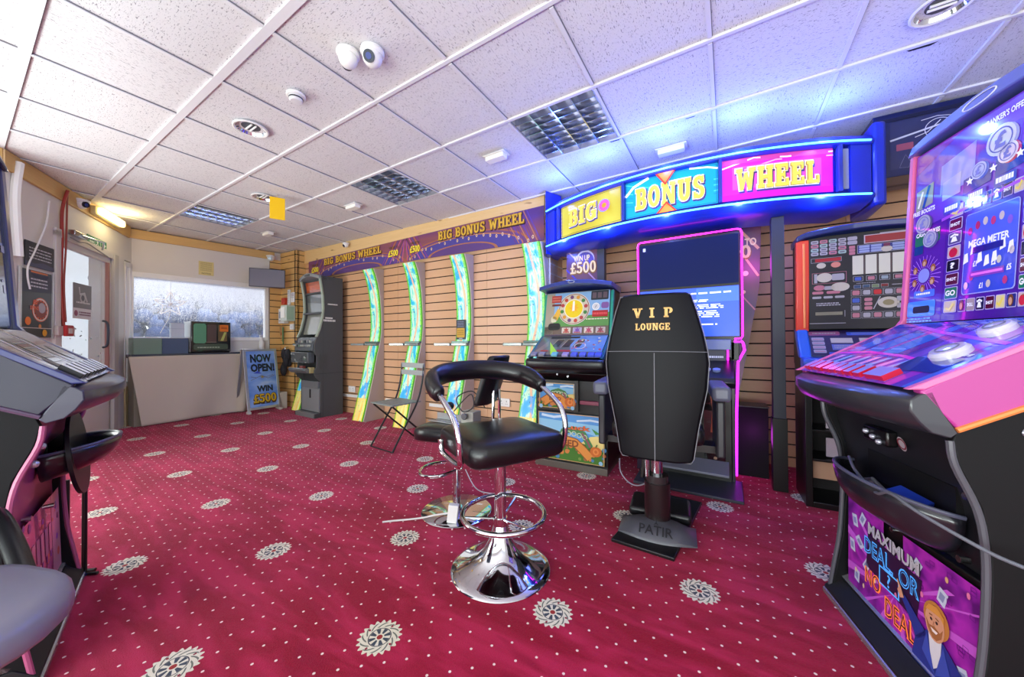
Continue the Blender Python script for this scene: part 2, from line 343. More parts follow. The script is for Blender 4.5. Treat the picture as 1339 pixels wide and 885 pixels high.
# block letters with slab serifs, drawn from bars and arcs in a 0..1 box
def _arc(cx, cy, rx, ry, t, ty, a0, a1, n=12):
    o = []
    for i in range(n):
        A = math.radians(a0+(a1-a0)*i/n); B = math.radians(a0+(a1-a0)*(i+1)/n)
        o.append([(cx+rx*math.cos(A), cy+ry*math.sin(A)), (cx+rx*math.cos(B), cy+ry*math.sin(B)), (cx+(rx-t)*math.cos(B), cy+(ry-ty)*math.sin(B)), (cx+(rx-t)*math.cos(A), cy+(ry-ty)*math.sin(A))])
    return o
def _b(x0, y0, x1, y1): return [[(x0, y0), (x1, y0), (x1, y1), (x0, y1)]]
_S = .15
SLAB = {
 'I': (.50, _b(.12, 0, .38, 1)+_b(0, 0, .5, _S)+_b(0, 1-_S, .5, 1)),
 'B': (.80, _b(.08, 0, .34, 1)+_b(0, 0, .5, _S)+_b(0, 1-_S, .5, 1)+_arc(.48, .73, .28, .27, .24, .15, -90, 90)+_arc(.48, .28, .32, .28, .25, .15, -90, 90)+_b(.3, .44, .52, .58)),
 'G': (.84, _arc(.42, .5, .42, .5, .26, .16, 50, 330, 22)+_b(.56, .08, .82, .48)+_b(.44, .38, .84, .52)+_b(.66, .68, .80, .98)),
 'O': (.84, _arc(.42, .5, .42, .5, .26, .16, 0, 360, 24)),
 '0': (.70, _arc(.35, .5, .35, .5, .22, .15, 0, 360, 24)),
 'N': (.94, _b(.07, 0, .27, 1)+_b(.67, 0, .87, 1)+[[(.07, 1), (.36, 1), (.87, 0), (.60, 0)]]+_b(0, 0, .36, _S)+_b(0, 1-_S, .2, 1)+_b(.56, 1-_S, .94, 1)),
 'U': (.88, _b(.08, .35, .34, 1)+_b(.56, .35, .80, 1)+_arc(.44, .36, .36, .36, .26, .17, 180, 360, 14)+_b(0, 1-_S, .42, 1)+_b(.48, 1-_S, .88, 1)),
 'S': (.72, _arc(.37, .73, .35, .27, .25, .14, 20, 270, 16)+_arc(.36, .28, .36, .28, .25, .14, -160, 90, 16)+_b(.52, .70, .66, .98)+_b(.02, .02, .16, .30)),
 'W': (1.22, [[(.08, 1), (.34, 1), (.46, 0), (.26, 0)], [(.88, 1), (1.14, 1), (.96, 0), (.76, 0)], [(.26, 0), (.46, 0), (.70, .8), (.54, .8)], [(.76, 0), (.96, 0), (.70, .8), (.54, .8)]]+_b(0, 1-_S, .42, 1)+_b(.80, 1-_S, 1.22, 1)),
 'V': (.90, [[(.08, 1), (.36, 1), (.58, 0), (.36, 0)], [(.62, 1), (.80, 1), (.54, 0), (.38, 0)]]+_b(0, 1-_S, .42, 1)+_b(.54, 1-_S, .90, 1)),
 'H': (.94, _b(.07, 0, .33, 1)+_b(.61, 0, .87, 1)+_b(.2, .42, .7, .58)+_b(0, 0, .40, _S)+_b(0, 1-_S, .40, 1)+_b(.54, 0, .94, _S)+_b(.54, 1-_S, .94, 1)),
 'E': (.78, _b(.08, 0, .34, 1)+_b(0, 0, .76, _S)+_b(0, 1-_S, .74, 1)+_b(.3, .43, .56, .57)+_b(.62, 0, .78, .32)+_b(.60, .70, .74, 1)+_b(.48, .34, .58, .66)),
 'L': (.74, _b(.08, 0, .34, 1)+_b(0, 0, .74, _S)+_b(0, 1-_S, .42, 1)+_b(.60, 0, .74, .34)),
 'P': (.76, _b(.08, 0, .34, 1)+_b(0, 0, .42, _S)+_b(0, 1-_S, .5, 1)+_arc(.46, .70, .30, .30, .25, .15, -90, 90)),
 '5': (.68, _arc(.34, .32, .34, .32, .24, .14, -160, 140, 18)+_b(.08, .52, .24, 1)+_b(.08, .82, .62, 1)+_b(.0, .06, .14, .26)),
 '£': (.66, _arc(.42, .72, .26, .28, .20, .14, 10, 190, 12)+_b(.16, .1, .36, .72)+_b(.02, .42, .52, .55)+_b(.0, 0, .66, .16)+_b(.52, 0, .66, .3)),
 'R': (.84, _b(.08, 0, .34, 1)+_b(0, 0, .42, _S)+_b(0, 1-_S, .5, 1)+_arc(.46, .72, .28, .28, .24, .14, -90, 90)+[[(.34, .48), (.56, .48), (.84, 0), (.56, 0)]]),
 ' ': (.42, []),
}
def slab_polys(t, gap=.07, grow=0):
    """-> polygons and total width, in units of the letter height"""
    x = 0; out = []
    for ch in t:
        w, ps = SLAB[ch]
        for p in ps:
            if grow:
                cx = sum(q[0] for q in p)/len(p); cy = sum(q[1] for q in p)/len(p)
                p = [(q[0]+(grow if q[0] > cx else -grow), q[1]+(grow if q[1] > cy else -grow)) for q in p]
            out.append([(x+a, b) for a, b in p])
        x += w+gap
    return out, x-gap
def slab(s, t, cx, cy, w, h, m, l=2, grow=0, gap=.07, rise=0, ms=None, l0=0):
    ps, W = slab_polys(t, gap, grow)
    for p in ps:
        q = [(cx+(x/W-.5)*w, cy+(y-.5)*h+rise*(x/W-.5)) for x, y in p]
        s.poly(q, m, l)
        if ms:
            n = len(q); s.add([s.pt(x, y, l0) for x, y in q]+[s.pt(x, y, l) for x, y in q], [(i, (i+1) % n, n+(i+1) % n, n+i) for i in range(n)], ms)
    return s
MB.slab = slab
def tag(o, label, cat, group=None, kind=None):
    if label: o['label'] = label
    if cat: o['category'] = cat
    if group: o['group'] = group
    if kind: o['kind'] = kind
    return o
def struct(o): o['kind'] = 'structure'; return o
def empty(name, x, y, z=0, deg=0):
    o = bpy.data.objects.new(name, None); COL.objects.link(o); o.location = (x, y, z); o.rotation_euler = (0, 0, math.radians(deg)); o.empty_display_size = .1
    return o
def thing(name, label, cat, x, y, z=0, deg=0, group=None): return tag(empty(name, x, y, z, deg), label, cat, group)
def place(o, x, y, z=0, deg=0): o.location = (x, y, z); o.rotation_euler = (0, 0, math.radians(deg)); return o
def smooth_path(P, n=8, closed=False):
    P = [Vector(p) for p in P]; out = []; N = len(P)
    rng = range(N if closed else N-1)
    for i in rng:
        p0 = P[i-1] if (closed or i > 0) else P[i]; p1 = P[i]; p2 = P[(i+1) % N]; p3 = P[(i+2) % N] if closed else P[min(i+2, N-1)]
        for k in range(n):
            t = k/n; out.append(.5*((2*p1)+(-p0+p2)*t+(2*p0-5*p1+4*p2-p3)*t*t+(-p0+3*p1-3*p2+p3)*t**3))
    if not closed: out.append(P[-1])
    return [tuple(p) for p in out]
def copy_thing(root, label=None, group=None):
    r = root.copy(); COL.objects.link(r)
    if label: r['label'] = label
    if group: r['group'] = group
    for ch in list(root.children):
        c = ch.copy(); COL.objects.link(c); c.parent = r
        for g in list(ch.children):
            d = g.copy(); COL.objects.link(d); d.parent = c
    return r

# ------------------------------------------------------------------ room shell
CZ = 2.54
WA = math.degrees(math.atan(.0331))           # the long wall's small turn against the ceiling grid
def wl(u, v):                                  # long-wall frame to world: u along the wall, v into the wall
    a = math.radians(WA); return (u*math.cos(a)-v*math.sin(a), 3.3063+u*math.sin(a)+v*math.cos(a))
struct(MB().box(-7.4, 2.6, -2.3, 4.2, -.12, 0, CARPET).build('floor', smooth=0))
cl_ = MB(); LVT = [(-.9628, 2.2994), (-2.7628, 2.2994), (-5.1628, 1.6994)]
for i in range(-9, 10):
    for j in range(-5, 7):
        x = -2.4628+.6*i; y = .1994+.6*j
        if any(abs(x+.3-lx) < .1 and abs(y+.3-ly) < .1 for lx, ly in LVT): continue
        cl_.box(x, x+.6, y, y+.6, CZ+.012, CZ+.03, TILE)
struct(cl_.build('ceiling', smooth=0)); struct(MB().box(-7.9, 3.0, -2.9, 4.4, CZ+.14, CZ+.2, WALLG).build('ceiling_slab', smooth=0))
tg = MB(); GAP_SHADE = M('#77767c', .9); TEEM = M('#dddcdf', .75)  # grey strips paint the shadow line on one side of each tee
for j in range(-4, 6):
    y = .1994+.6*j; w = .020 if j in (0, 1) else .010
    tg.box(-7.4, 2.6, y-w, y+w, CZ, CZ+.012, TEEM).box(-7.4, 2.6, y+w, y+w+.003, CZ+.006, CZ+.0118, GAP_SHADE)
for i in range(-9, 10):
    x = -2.4628+.6*i
    for j in range(-5, 6):
        y = .1994+.6*j; tg.box(x-.010, x+.010, y+.021, y+.579, CZ+.001, CZ+.012, TEEM).box(x+.010, x+.013, y+.021, y+.579, CZ+.006, CZ+.0118, GAP_SHADE)
for gx, gy, gl in ((-.70, 2.612, .05), (-.20, 2.612, .035), (.86, 2.612, .06)): tg.prism([(gx-gl, gy), (gx+gl, gy), (gx+gl*.6, gy+gl*.35), (gx-gl*.7, gy+gl*.3)], 'z', CZ+.003, CZ+.0116, M('#0c0c10', .9))  # black wedges paint the shade in three ceiling gaps
struct(tg.build('trim_1', smooth=0))
# slat walls
def slats(u0, u1, z0, z1, name, seams=(), m=SLAT, pitch=.104, phase=.079):
    b = MB(); b.box(u0, u1, .012, .05, z0, z1, DARKG)
    z = phase-pitch; cuts = [u0]+[s_ for s_ in seams if u0 < s_ < u1]+[u1]
    while z < z1:
        a, c = max(z+.006, z0), min(z+pitch-.006, z1)
        if c > a:
            for i in range(len(cuts)-1): b.box(cuts[i]+.0015, cuts[i+1]-.0015, 0, .018, a, c, m)
        z += pitch
    return b.build(name, smooth=0)
o = struct(slats(-6.9, -1.575, 0, 2.36, 'wall_right', (-5.62, -4.98, -3.77, -2.33))); x, y = wl(0, 0); place(o, x, y, 0, WA)
AL = .33                                       # the alcove behind the sign is set back
o = struct(slats(-1.55, 2.6, 0, CZ, 'wall_alcove', (-.42, .80))); x, y = wl(0, AL); place(o, x, y, 0, WA)
o = struct(slats(0, AL, 0, CZ, 'wall_alcove_side')); x, y = wl(-1.545, 0); place(o, x, y, 0, WA+90)
o = struct(MB().box(-6.9, -1.545, .03, .2, 0, CZ, WALLG).box(-1.6, -1.545, .0, AL+.1, 0, CZ, WALLG).build('wall_right_core', smooth=0)); x, y = wl(0, 0); place(o, x, y, 0, WA); o.name = 'wall_right_lining'
f = struct(MB().box(-5.95, -1.60, -.022, .04, 2.34, CZ+.01, PINE).build('trim_2', bevel=.002)); x, y = wl(0, 0); place(f, x, y, 0, WA)
# pier at the far end
YEL = pine_mat('#d3a35f', '#e2b878', 'varnished_slatwall')
def slats_y(): pass
o = struct(slats(-.72, 0, 0, CZ, 'wall_pier', (), YEL)); x, y = wl(-5.925, -.16); place(o, x, y, 0, WA)
o = struct(slats(0, .17, 0, CZ, 'wall_pier_side', (), YEL)); x, y = wl(-5.925, -.16); place(o, x, y, 0, WA+90)
o = struct(MB().box(-.70, -.02, .03, .3, 0, CZ, WALLG).build('wall_pier_core', smooth=0)); x, y = wl(-5.925, -.16); place(o, x, y, 0, WA)
# front window wall (frame: x to the right along the wall, y outwards)
FW = (-6.62, 1.2, 82.5)
b = MB().box(-.3, 2.2, .0, .12, 0, 1.10, WALLG).box(-.3, 2.2, 0, .12, 1.97, CZ, WALLG).box(1.56, 2.2, 0, .12, 1.10, 1.97, WALLG).box(-.3, .02, 0, .12, 1.10, 1.97, WALLG)
place(struct(b.build('wall_front', smooth=0)), *FW[:2], 0, FW[2])
place(struct(MB().box(-.02, 1.66, -.02, .03, 2.42, CZ, PINE2).build('trim_3', bevel=.002)), *FW[:2], 0, FW[2])
place(struct(slats(1.595, 1.85, 0, 2.42, 'wall_front_slats', (), YEL)), FW[0]+.02*.99, FW[1]-.02*.13, 0, FW[2])
w1 = struct(empty('window_1', *FW[:2], 0, FW[2]))
fr = MB(); fr.box(.02, 1.58, -.015, .09, 1.92, 1.985, WHITE).box(.02, 1.58, -.015, .09, 1.08, 1.13, WHITE).box(.02, .075, -.015, .09, 1.12, 1.93, WHITE).box(1.53, 1.58, -.015, .09, 1.12, 1.93, WHITE)
fr.build('window_frame', w1, bevel=.004)
def pane_mat():
    k = NT('speckled_window_glass'); n = k.noise(k.obj(), 130, 3, .75, .6); n2 = k.noise(k.obj((3, 1, .6)), 14, 3, .6)
    sx = k.n('ShaderNodeSeparateXYZ'); k.l(k.obj(), sx.inputs[0])
    dens = k.math('ADD', k.math('MULTIPLY', k.math('SUBTRACT', sx.outputs[2], 1.62), .42), k.math('MULTIPLY', n2, .16))
    f = k.math('ADD', n, dens); fac = k.ramp(f, [(.53, .05), (.63, .85)])
    tr = k.n('ShaderNodeBsdfTransparent'); tl = k.n('ShaderNodeBsdfTranslucent'); tl.inputs[0].default_value = (.95, .97, 1, 1)
    df = k.n('ShaderNodeBsdfDiffuse'); df.inputs[0].default_value = (.9, .93, 1, 1); a = k.n('ShaderNodeMixShader'); a.inputs[0].default_value = .3; k.l(tl.outputs[0], a.inputs[1]); k.l(df.outputs[0], a.inputs[2])
    mx = k.n('ShaderNodeMixShader'); k.l(fac, mx.inputs[0]); k.l(tr.outputs[0], mx.inputs[1]); k.l(a.outputs[0], mx.inputs[2])
    k.l(mx.outputs[0], k.t.nodes['Material Output'].inputs[0]); return k.m
PANE = pane_mat()
MB().box(.07, 1.535, .03, .036, 1.125, 1.925, PANE).build('window_pane', w1, smooth=0)
# shopfront wall with the door: frame x runs from the near end to the corner with the window wall
DWF = (-4.72, .20, 150.9)
b = MB(); b.box(-.1, .62, 0, .12, 0, CZ, WALLP).box(.62, 2.2, 0, .12, 2.10, CZ, WALLP).box(1.74, 1.98, 0, .12, 0, 2.10, OFFW)
b.box(1.98, 2.3, .02, .12, 0, .55, OFFW)
place(struct(b.build('wall_left', smooth=0)), *DWF[:2], 0, DWF[2])
place(struct(MB().box(-.02, 2.08, -.022, .04, 2.40, CZ+.005, PINE2).build('trim_4', bevel=.002)), *DWF[:2], 0, DWF[2])
d1 = struct(empty('door_1', *DWF[:2], 0, DWF[2]))
GLS = M('#eef4f6', .08, alpha=.30); RUST = M('#a3766c', .7)
MB().box(.62, .70, -.02, .09, 0, 2.10, OFFW).box(1.66, 1.76, -.03, .09, 0, 2.10, M('#bdbab3', .5)).box(.62, 1.76, -.02, .09, 2.04, 2.12, OFFW).build('door_frame', d1, bevel=.004)
MB().box(.70, .76, 0, .05, .02, 2.04, OFFW).box(1.60, 1.66, 0, .05, .02, 2.04, OFFW).box(.70, 1.66, 0, .05, 1.98, 2.04, OFFW).box(.70, 1.66, 0, .05, .02, .62, OFFW).box(1.575, 1.60, -.012, .02, .62, 1.98, RUST).build('door_leaf', d1, bevel=.003)
MB().box(.76, 1.60, .02, .026, .62, 1.98, GLS).build('door_pane', d1, smooth=0)
h = MB(); h.tube(smooth_path([(1.45, -.01, 1.0), (1.45, -.05, 1.04), (1.45, -.05, 1.26), (1.45, -.01, 1.3)], 4), .012, M('#3a3f46', .4)); h.build('door_handle', d1)
w2 = struct(empty('window_2', *DWF[:2], 0, DWF[2]))
MB().box(1.98, 2.01, -.01, .08, .55, 2.06, WHITE).box(2.10, 2.16, -.01, .08, .55, 2.06, WHITE).box(1.98, 2.16, -.01, .08, 2.02, 2.08, WHITE).box(1.98, 2.16, -.01, .08, .50, .56, WHITE).build('window_frame', w2, bevel=.003)
MB().box(2.0, 2.11, .03, .036, .55, 2.03, PANE).build('window_pane', w2, smooth=0)
place(struct(MB().box(1.99, 2.24, -.015, .03, .0, .50, M('#bfb08c', .8)).build('trim_5', bevel=.004)), *DWF[:2], 0, DWF[2])
# the rest of the room behind the camera
place(struct(MB().box(-1.9, .0, 0, .1, 0, CZ, WALLP).build('wall_near', smooth=0)), -4.72, .2, 0, 85)
place(struct(MB().box(0, .02, -.02, .06, 2.37, CZ, PINE).box(-.6, 0, -.02, .0, 2.37, CZ, PINE).build('trim_6')), -4.72, .2, 0, 100)
struct(MB().box(-5.0, 2.6, -2.4, -2.3, 0, .35, WALLP).box(-5.0, 2.6, -2.4, -2.3, 2.25, CZ, WALLP).build('wall_back', smooth=0))
struct(MB().box(2.5, 2.6, -2.3, -1.9, 0, CZ, WALLP).box(2.5, 2.6, .1, 4.2, 0, CZ, WALLP).box(2.5, 2.6, -1.9, .1, 0, .35, WALLP).build('wall_side', smooth=0))
# outside: pavement and a hedge that shows through the front window
struct(MB().box(-14, -6.75, -6, 9, -.15, -.05, M('#9a9a9c', .9)).build('ground_outside', smooth=0))
hd = MB(); rnd = random.Random(3)
for i in range(1100):
    yy = rnd.uniform(1.45, 7.5); zz = rnd.uniform(0, 2.25+.15*math.sin(yy*2.1)); r = rnd.uniform(.08, .20)
    hd.ball((-9.6+rnd.uniform(-.25, .25), yy, zz), r, M(rnd.choice(['#3a5082', '#4a6498', '#2c4070', '#6278a8']), .9), n=6)
tag(hd.build('hedge', smooth=60), 'dark bluish hedge outside, seen through the speckled front window', 'hedge')

# ------------------------------------------------------------------ ceiling fittings
def louvre(x, y, label):
    """600 mm square light with a parabolic mirror louvre; x, y is the tile's centre"""
    t = thing('louvre_light', label, 'ceiling light', x, y, CZ, 0, 'louvred ceiling lights')
    h = .293
    MB().box(-h, h, -h, h, .105, .12, M('#c4c8d2', .35, .2)).box(-h, -h+.005, -h, h, .001, .12, ALU).box(h-.005, h, -h, h, .001, .12, ALU).box(-h, h, -h, -h+.005, .001, .12, ALU).box(-h, h, h-.005, h, .001, .12, ALU).build('housing', t, smooth=0)
    MIR = M('#c4c8d2', .16, 1)
    g = MB()
    for i in range(1, 4):
        xx = -h+2*h*i/4; g.prism([(xx-.003, .002), (xx+.003, .002), (xx+.012, .055), (xx-.012, .055)], 'y', -h, h, MIR)
    for j in range(1, 8):
        yy = -h+2*h*j/8; g.prism([(yy-.0018, .003), (yy+.0018, .003), (yy+.007, .055), (yy-.007, .055)], 'x', -h+.006, h-.006, MIR)
    g.build('louvre', t, smooth=0)
    for i in range(4): MB().cyl((-h+2*h*(i+.5)/4, -h+.02, .082), (-h+2*h*(i+.5)/4, h-.02, .082), .012, M('#eef0ff', .3, emit=1.2), 10).build('tube', t)  # faint glow added to unlit tubes to brighten the louvre cells
    return t
CM = CZ - .014
louvre(-.9628, 2.2994, 'square louvred ceiling light nearest the glowing blue sign')
louvre(-2.7628, 2.2994, 'square louvred ceiling light above the light strips, middle of three')
louvre(-5.1628, 1.6994, 'square louvred ceiling light farthest away, near the front window')
def downlight(x, y, label):
    t = thing('downlight', label, 'ceiling light', x, y, CZ, 0, 'round downlights')
    MB().lathe([(.088, -.001), (.105, -.001), (.106, -.006), (.098, -.010), (.088, -.006)], (0, 0, 0), WHITE, 40, False).build('rim', t)
    k = MB().lathe([(.088, -.005), (.080, .012), (.055, .0165)], (0, 0, 0), M('#d8dade', .12, 1), 40, False); k.build('reflector', t)
    MB().lathe([(.056, .0115), (.002, .0118)], (0, 0, 0), M('#50525a', .4), 24).tube([(-.045, -.012, .006), (.045, -.012, .006)], .006, M('#f0f0ee', .3)).tube([(-.045, .014, .006), (.045, .014, .006)], .006, M('#f0f0ee', .3)).build('lamp', t)
    return t
downlight(-2.82, 1.106, 'round downlight near the smoke detector on the ceiling')
downlight(-4.05, 1.70, 'small far round downlight beside the hanging yellow tag')
downlight(.837, 2.345, 'round downlight above the tall purple game machine')
sm = thing('smoke_detector', 'round white smoke detector on a ceiling tile', 'smoke detector', -2.206, 1.099, CZ)
MB().lathe([(.001, -.001), (.052, -.001), (.052, -.012), (.046, -.016), (.001, -.016)], (0, 0, .0), WHITE, 32).build('base', sm)
MB().lathe([(.001, -.016), (.036, -.016), (.038, -.034), (.030, -.042), (.001, -.044)], (0, 0, 0), M('#dfdfe2', .4), 32).lathe([(.0385, -.022), (.0392, -.026), (.0385, -.030)], (0, 0, 0), M('#2b2b2e', .5), 32, False).build('sensor_head', sm)
def cctv(label, x, y, z, look, s=1, dark=True):
    t = thing('cctv_camera', label, 'camera', x, y, z); L = Vector(look).normalized()
    MB().lathe([(.001, 0), (.050*s, 0), (.052*s, -.012*s), (.044*s, -.020*s), (.001, -.020*s)], (0, 0, 0), WHITE, 32).build('base', t)
    MB().ball((0, 0, -.030*s), .042*s, WHITE, (1, 1, 1), 20).build('housing', t)
    c = Vector((0, 0, -.030*s)); p = c+L*.034*s
    MB().cyl(tuple(p), tuple(c+L*.044*s), .024*s, M('#10142c', .2), 24).cyl(tuple(p), tuple(c+L*.0455*s), .013*s, M('#2b3a80', .15), 20).build('lens', t)
    return t
cctv('white dome camera on the ceiling with its dark lens towards the room', -1.540, 1.140, CZ, (.45, -.8, -.55), 1.15)
cctv('white dome camera on the ceiling, turned away so no lens shows', -1.655, 1.080, CZ, (-.9, .5, -.1), 1.1)
x, y = wl(-4.76, -.085); cctv('small white dome camera on the pine fascia over the banner', x, y, 2.50, (-.2, -.8, -.5), .9)
cctv('white camera in the corner above the window and wall monitor', -6.28, 2.74, 2.45, (.8, -.6, -.25), 1.2)
cctv('white dome camera on the ceiling edge by the red cable', -5.56, .70, 2.50, (.7, .5, -.2), 1.25)
def emlight(x, y, label, s=1):
    t = thing('emergency_light', label, 'emergency light', x, y, CZ, 0, 'small white ceiling boxes')
    MB().box(-.10*s, .10*s, -.048, .048, -.006, -.0005, WHITE).build('base_plate', t)
    MB().box(-.085*s, .085*s, -.034, .034, -.040, -.006, M('#efeee8', .3)).build('diffuser', t, bevel=.004); return t
emlight(-1.57, 2.31, 'white ceiling box just right of the middle louvred light')
emlight(-3.47, 2.32, 'white ceiling box nearest the long banner')
emlight(-.36, 2.95, 'white ceiling box closest to the glowing sign', 1.1)
emlight(-5.30, 2.28, 'small far white ceiling box near the dome camera')
yt = MB().box(-.004, .004, -.065, .065, -.22, 0, M('#f3c300', .35)); o = yt.build('hanging_tag', bevel=.002); place(o, -3.86, 1.745, CZ-.03, -25)
tag(o, 'bright yellow tag hanging from the ceiling by the small downlight', 'tag')
MB().tube([(0, 0, 0), (0, 0, .032)], .0015, M('#d0c070', .5)).build('hook', o)

# ------------------------------------------------------------------ things on the shopfront wall
def on(name, label, cat, fr, u, v=0, z=0, group=None):
    a = math.radians(fr[2]); return thing(name, label, cat, fr[0]+u*math.cos(a)-v*math.sin(a), fr[1]+u*math.sin(a)+v*math.cos(a), z, fr[2], group)
def flat(t, w, h, v=-.012):
    """art plane w x h standing on the thing's origin, facing local -y"""
    return MB().plane((-w/2, v, 0), (w/2, v, 0), (-w/2, v, h))
t = on('bulkhead_light', 'lit yellow bulkhead lamp on the pine fascia above the door', 'wall light', DWF, 1.42, -.035, 2.40)
MB().box(-.27, .27, -.03, .012, .02, .11, M('#d8c58a', .5)).build('base', t, bevel=.006)
MB().box(-.25, .25, -.085, -.03, .025, .105, M('#ffe9a0', .3, emit=2.6)).build('diffuser', t, bevel=.02, seg=3)
l = bpy.data.lights.new('bulkhead_glow', 'POINT'); l.energy = 5; l.color = (1, .80, .42); l.shadow_soft_size = .08
lo = bpy.data.objects.new('bulkhead_glow', l); COL.objects.link(lo); lo.parent = t; lo.location = (0, -.13, .06)
t = on('exit_sign', 'green fire exit sign with running figure over the door', 'sign', DWF, 1.34, -.004, 2.10)
GRN = M('#0f7d4f', .4); a = flat(t, .38, .10, -.006)
MB().box(-.19, .19, -.0055, 0, 0, .10, GRN).build('board', t)
a.frame(.01, .04, .99, .96, .003, M('#cfe8da'), 1); W_ = M('#e8f4ee')
a.poly([(.06, .25), (.30, .25), (.30, .80), (.06, .80)], GRN, 1).bits(.08, .55, .30, .8, W_, 1, 2, .7).bits(.08, .2, .30, .5, W_, 1, 2, .7, 4)
a.circ(.50, .76, .008, W_).band([(.50, .66), (.49, .40)], .016, W_).band([(.49, .40), (.44, .26), (.40, .2)], .008, W_).band([(.49, .42), (.54, .30), (.56, .15)], .008, W_).band([(.43, .55), (.49, .62), (.56, .52)], .007, W_)
a.rect(.34, .1, .36, .9, W_).rect(.64, .1, .66, .9, W_).band([(.72, .5), (.86, .5)], .014, W_).poly([(.95, .5), (.85, .78), (.85, .22)], W_)
a.build('lettering', t, smooth=0)
t = on('door_closer', 'silver arm door closer with loose wires above the door', 'door closer', DWF, .95, -.02, 2.05)
MB().box(-.16, .06, -.05, 0, .05, .10, STEEL).build('body', t, bevel=.006)
MB().tube([(-.06, -.055, .07), (.22, -.10, .075), (.38, -.03, .03)], .009, STEEL).build('arm', t)
MB().tube(smooth_path([(-.16, -.02, .02), (-.05, -.03, .005), (.1, -.025, .03), (.3, -.03, .0), (.52, -.02, -.02)]), .006, M('#8a8a86', .5)).build('cable', t)
o = MB().tube(smooth_path([(0, -.05, 2.50), (-.01, -.02, 2.3), (.0, -.015, 2.0), (-.01, -.015, 1.6), (.01, -.02, 1.30), (.02, -.02, 1.2)]), .012, M('#9b2d24', .5)).tube(smooth_path([(.02, -.04, 2.5), (.015, -.035, 2.0), (-.012, -.035, 1.6), (.03, -.03, 1.25)]), .007, M('#8f3a2e', .5)).build('red_cable')
a_ = math.radians(DWF[2]); place(o, DWF[0]+.715*math.cos(a_), DWF[1]+.715*math.sin(a_), 0, DWF[2])
tag(o, 'pair of twisted red cables running down the wall beside the door', 'cable')
t = on('fire_call_point', 'red break glass fire call point beside the door', 'call point', DWF, .745, -.01, 1.12)
MB().box(-.13, .12, -.03, .01, .0, .09, M('#c4bdb6', .5)).build('back_box', t, bevel=.004)
MB().box(-.065, .045, -.055, -.03, -.005, .10, M('#b31d1f', .4)).build('red_box', t, bevel=.006)
MB().box(-.04, .02, -.058, -.054, .02, .07, M('#d7c9c2', .3)).build('glass', t)
o = MB().tube(smooth_path([(.14, -.03, 2.50), (.12, -.02, 2.2), (.16, -.02, 1.75)]), .028, WHITE, 8).build('cable_trunking'); place(o, *DWF[:2], 0, DWF[2]); tag(o, 'white cable trunking hanging down from the pine fascia', 'trunking')
# posters in the narrow shopfront window left of the door
DKP = M('#2b2e38', .4); PW = M('#c9ccd4', .5)
t = on('notice_poster', 'dark landscape notice with pale small print by a white cord', 'poster', DWF, .44, -.006, 1.70)
MB().box(-.19, .17, -.006, 0, 0, .21, DKP).build('board', t)
a = MB().plane((-.19, -.0065, 0), (.17, -.0065, 0), (-.19, -.0065, .21)); a.bits(.12, .30, .9, .82, PW, 4, 1, .35, 3).poly([(0, 0), (1, 0), (1, .16), (.6, .24), (.3, .14), (0, .2)], M('#4a5068'), 1); a.build('print', t, smooth=0)
t = on('roulette_poster', 'tall dark poster with orange roulette wheel and balls', 'poster', DWF, .42, -.006, 1.10)
MB().box(-.22, .16, -.006, 0, 0, .57, M('#33322f', .35)).box(-.235, -.22, -.014, 0, -.01, .58, ALU).box(.16, .175, -.014, 0, -.01, .58, ALU).build('board', t)
a = MB().plane((-.22, -.0065, 0), (.16, -.0065, 0), (-.22, -.0065, .57)); OR = M('#e0663a', .4); CR = M('#e8dccb', .4)
a.poly([(0, .66), (1, .70), (1, .98), (0, .98)], M('#3c3f4e'), 1).bits(.3, .74, .85, .90, PW, 3, 2, .4, 5).poly([(.3, .95), (.9, .95), (.8, .89), (.4, .9)], M('#1d2344'), 2).rect(.3, .965, .85, .99, M('#d8743c'), 2)
a.circ(.62, .42, .105, OR, 1).ring(.62, .42, .086, .098, CR, 2).circ(.62, .42, .072, M('#8f4a3c'), 2).circ(.66, .45, .045, M('#b9b4b8'), 3)
for q in range(14): a.circ(.62+.079*math.cos(q*.449)/.38, .42+.079*math.sin(q*.449)/.57, .006, M('#2a1a18'), 3, 8)
a.text('00', .44, .53, None, .07, M('#f07a50'), 4, .04).text('SPINS', .42, .44, None, .06, M('#f07a50'), 4, .03)
a.circ(.22, .24, .035, M('#f07a1c'), 2).circ(.76, .07, .030, M('#e8a820'), 2).circ(.6, .17, .018, M('#d98a3c'), 2).rect(0, .135, 1, .145, CR, 2)
a.build('print', t, smooth=0)
o = MB().tube(smooth_path([(.50, -.03, 2.32), (.46, -.03, 2.1), (.34, -.03, 1.86), (.25, -.03, 1.70), (.24, -.03, 1.60), (.27, -.03, 1.5)]), .006, WHITE).build('loose_cord'); place(o, *DWF[:2], 0, DWF[2]); tag(o, 'thin white cord looping across the dark notice by the door', 'cord')
t = on('door_poster', 'black and white poster fixed to the glass door', 'poster', DWF, 1.12, .012, 1.30)
MB().box(-.17, .15, -.004, 0, 0, .36, M('#e2dedc', .5)).build('paper', t)
a = MB().plane((-.17, -.0045, 0), (.15, -.0045, 0), (-.17, -.0045, .36)); a.rect(0, .30, 1, 1, M('#77726f'), 1).circ(.5, .6, .05, M('#b9b4b0'), 2).circ(.5, .6, .03, M('#5a5552'), 3).band([(.3, .9), (.35, .7), (.6, .75), (.75, .5)], .02, M('#c9c4c0'), 2).bits(.15, .42, .9, .5, M('#d9d4d0'), 1, 3).circ(.14, .15, .03, M('#9a3a5a'), 2).bits(.3, .08, .95, .22, M('#7a3a52'), 2, 2); a.build('print', t, smooth=0)
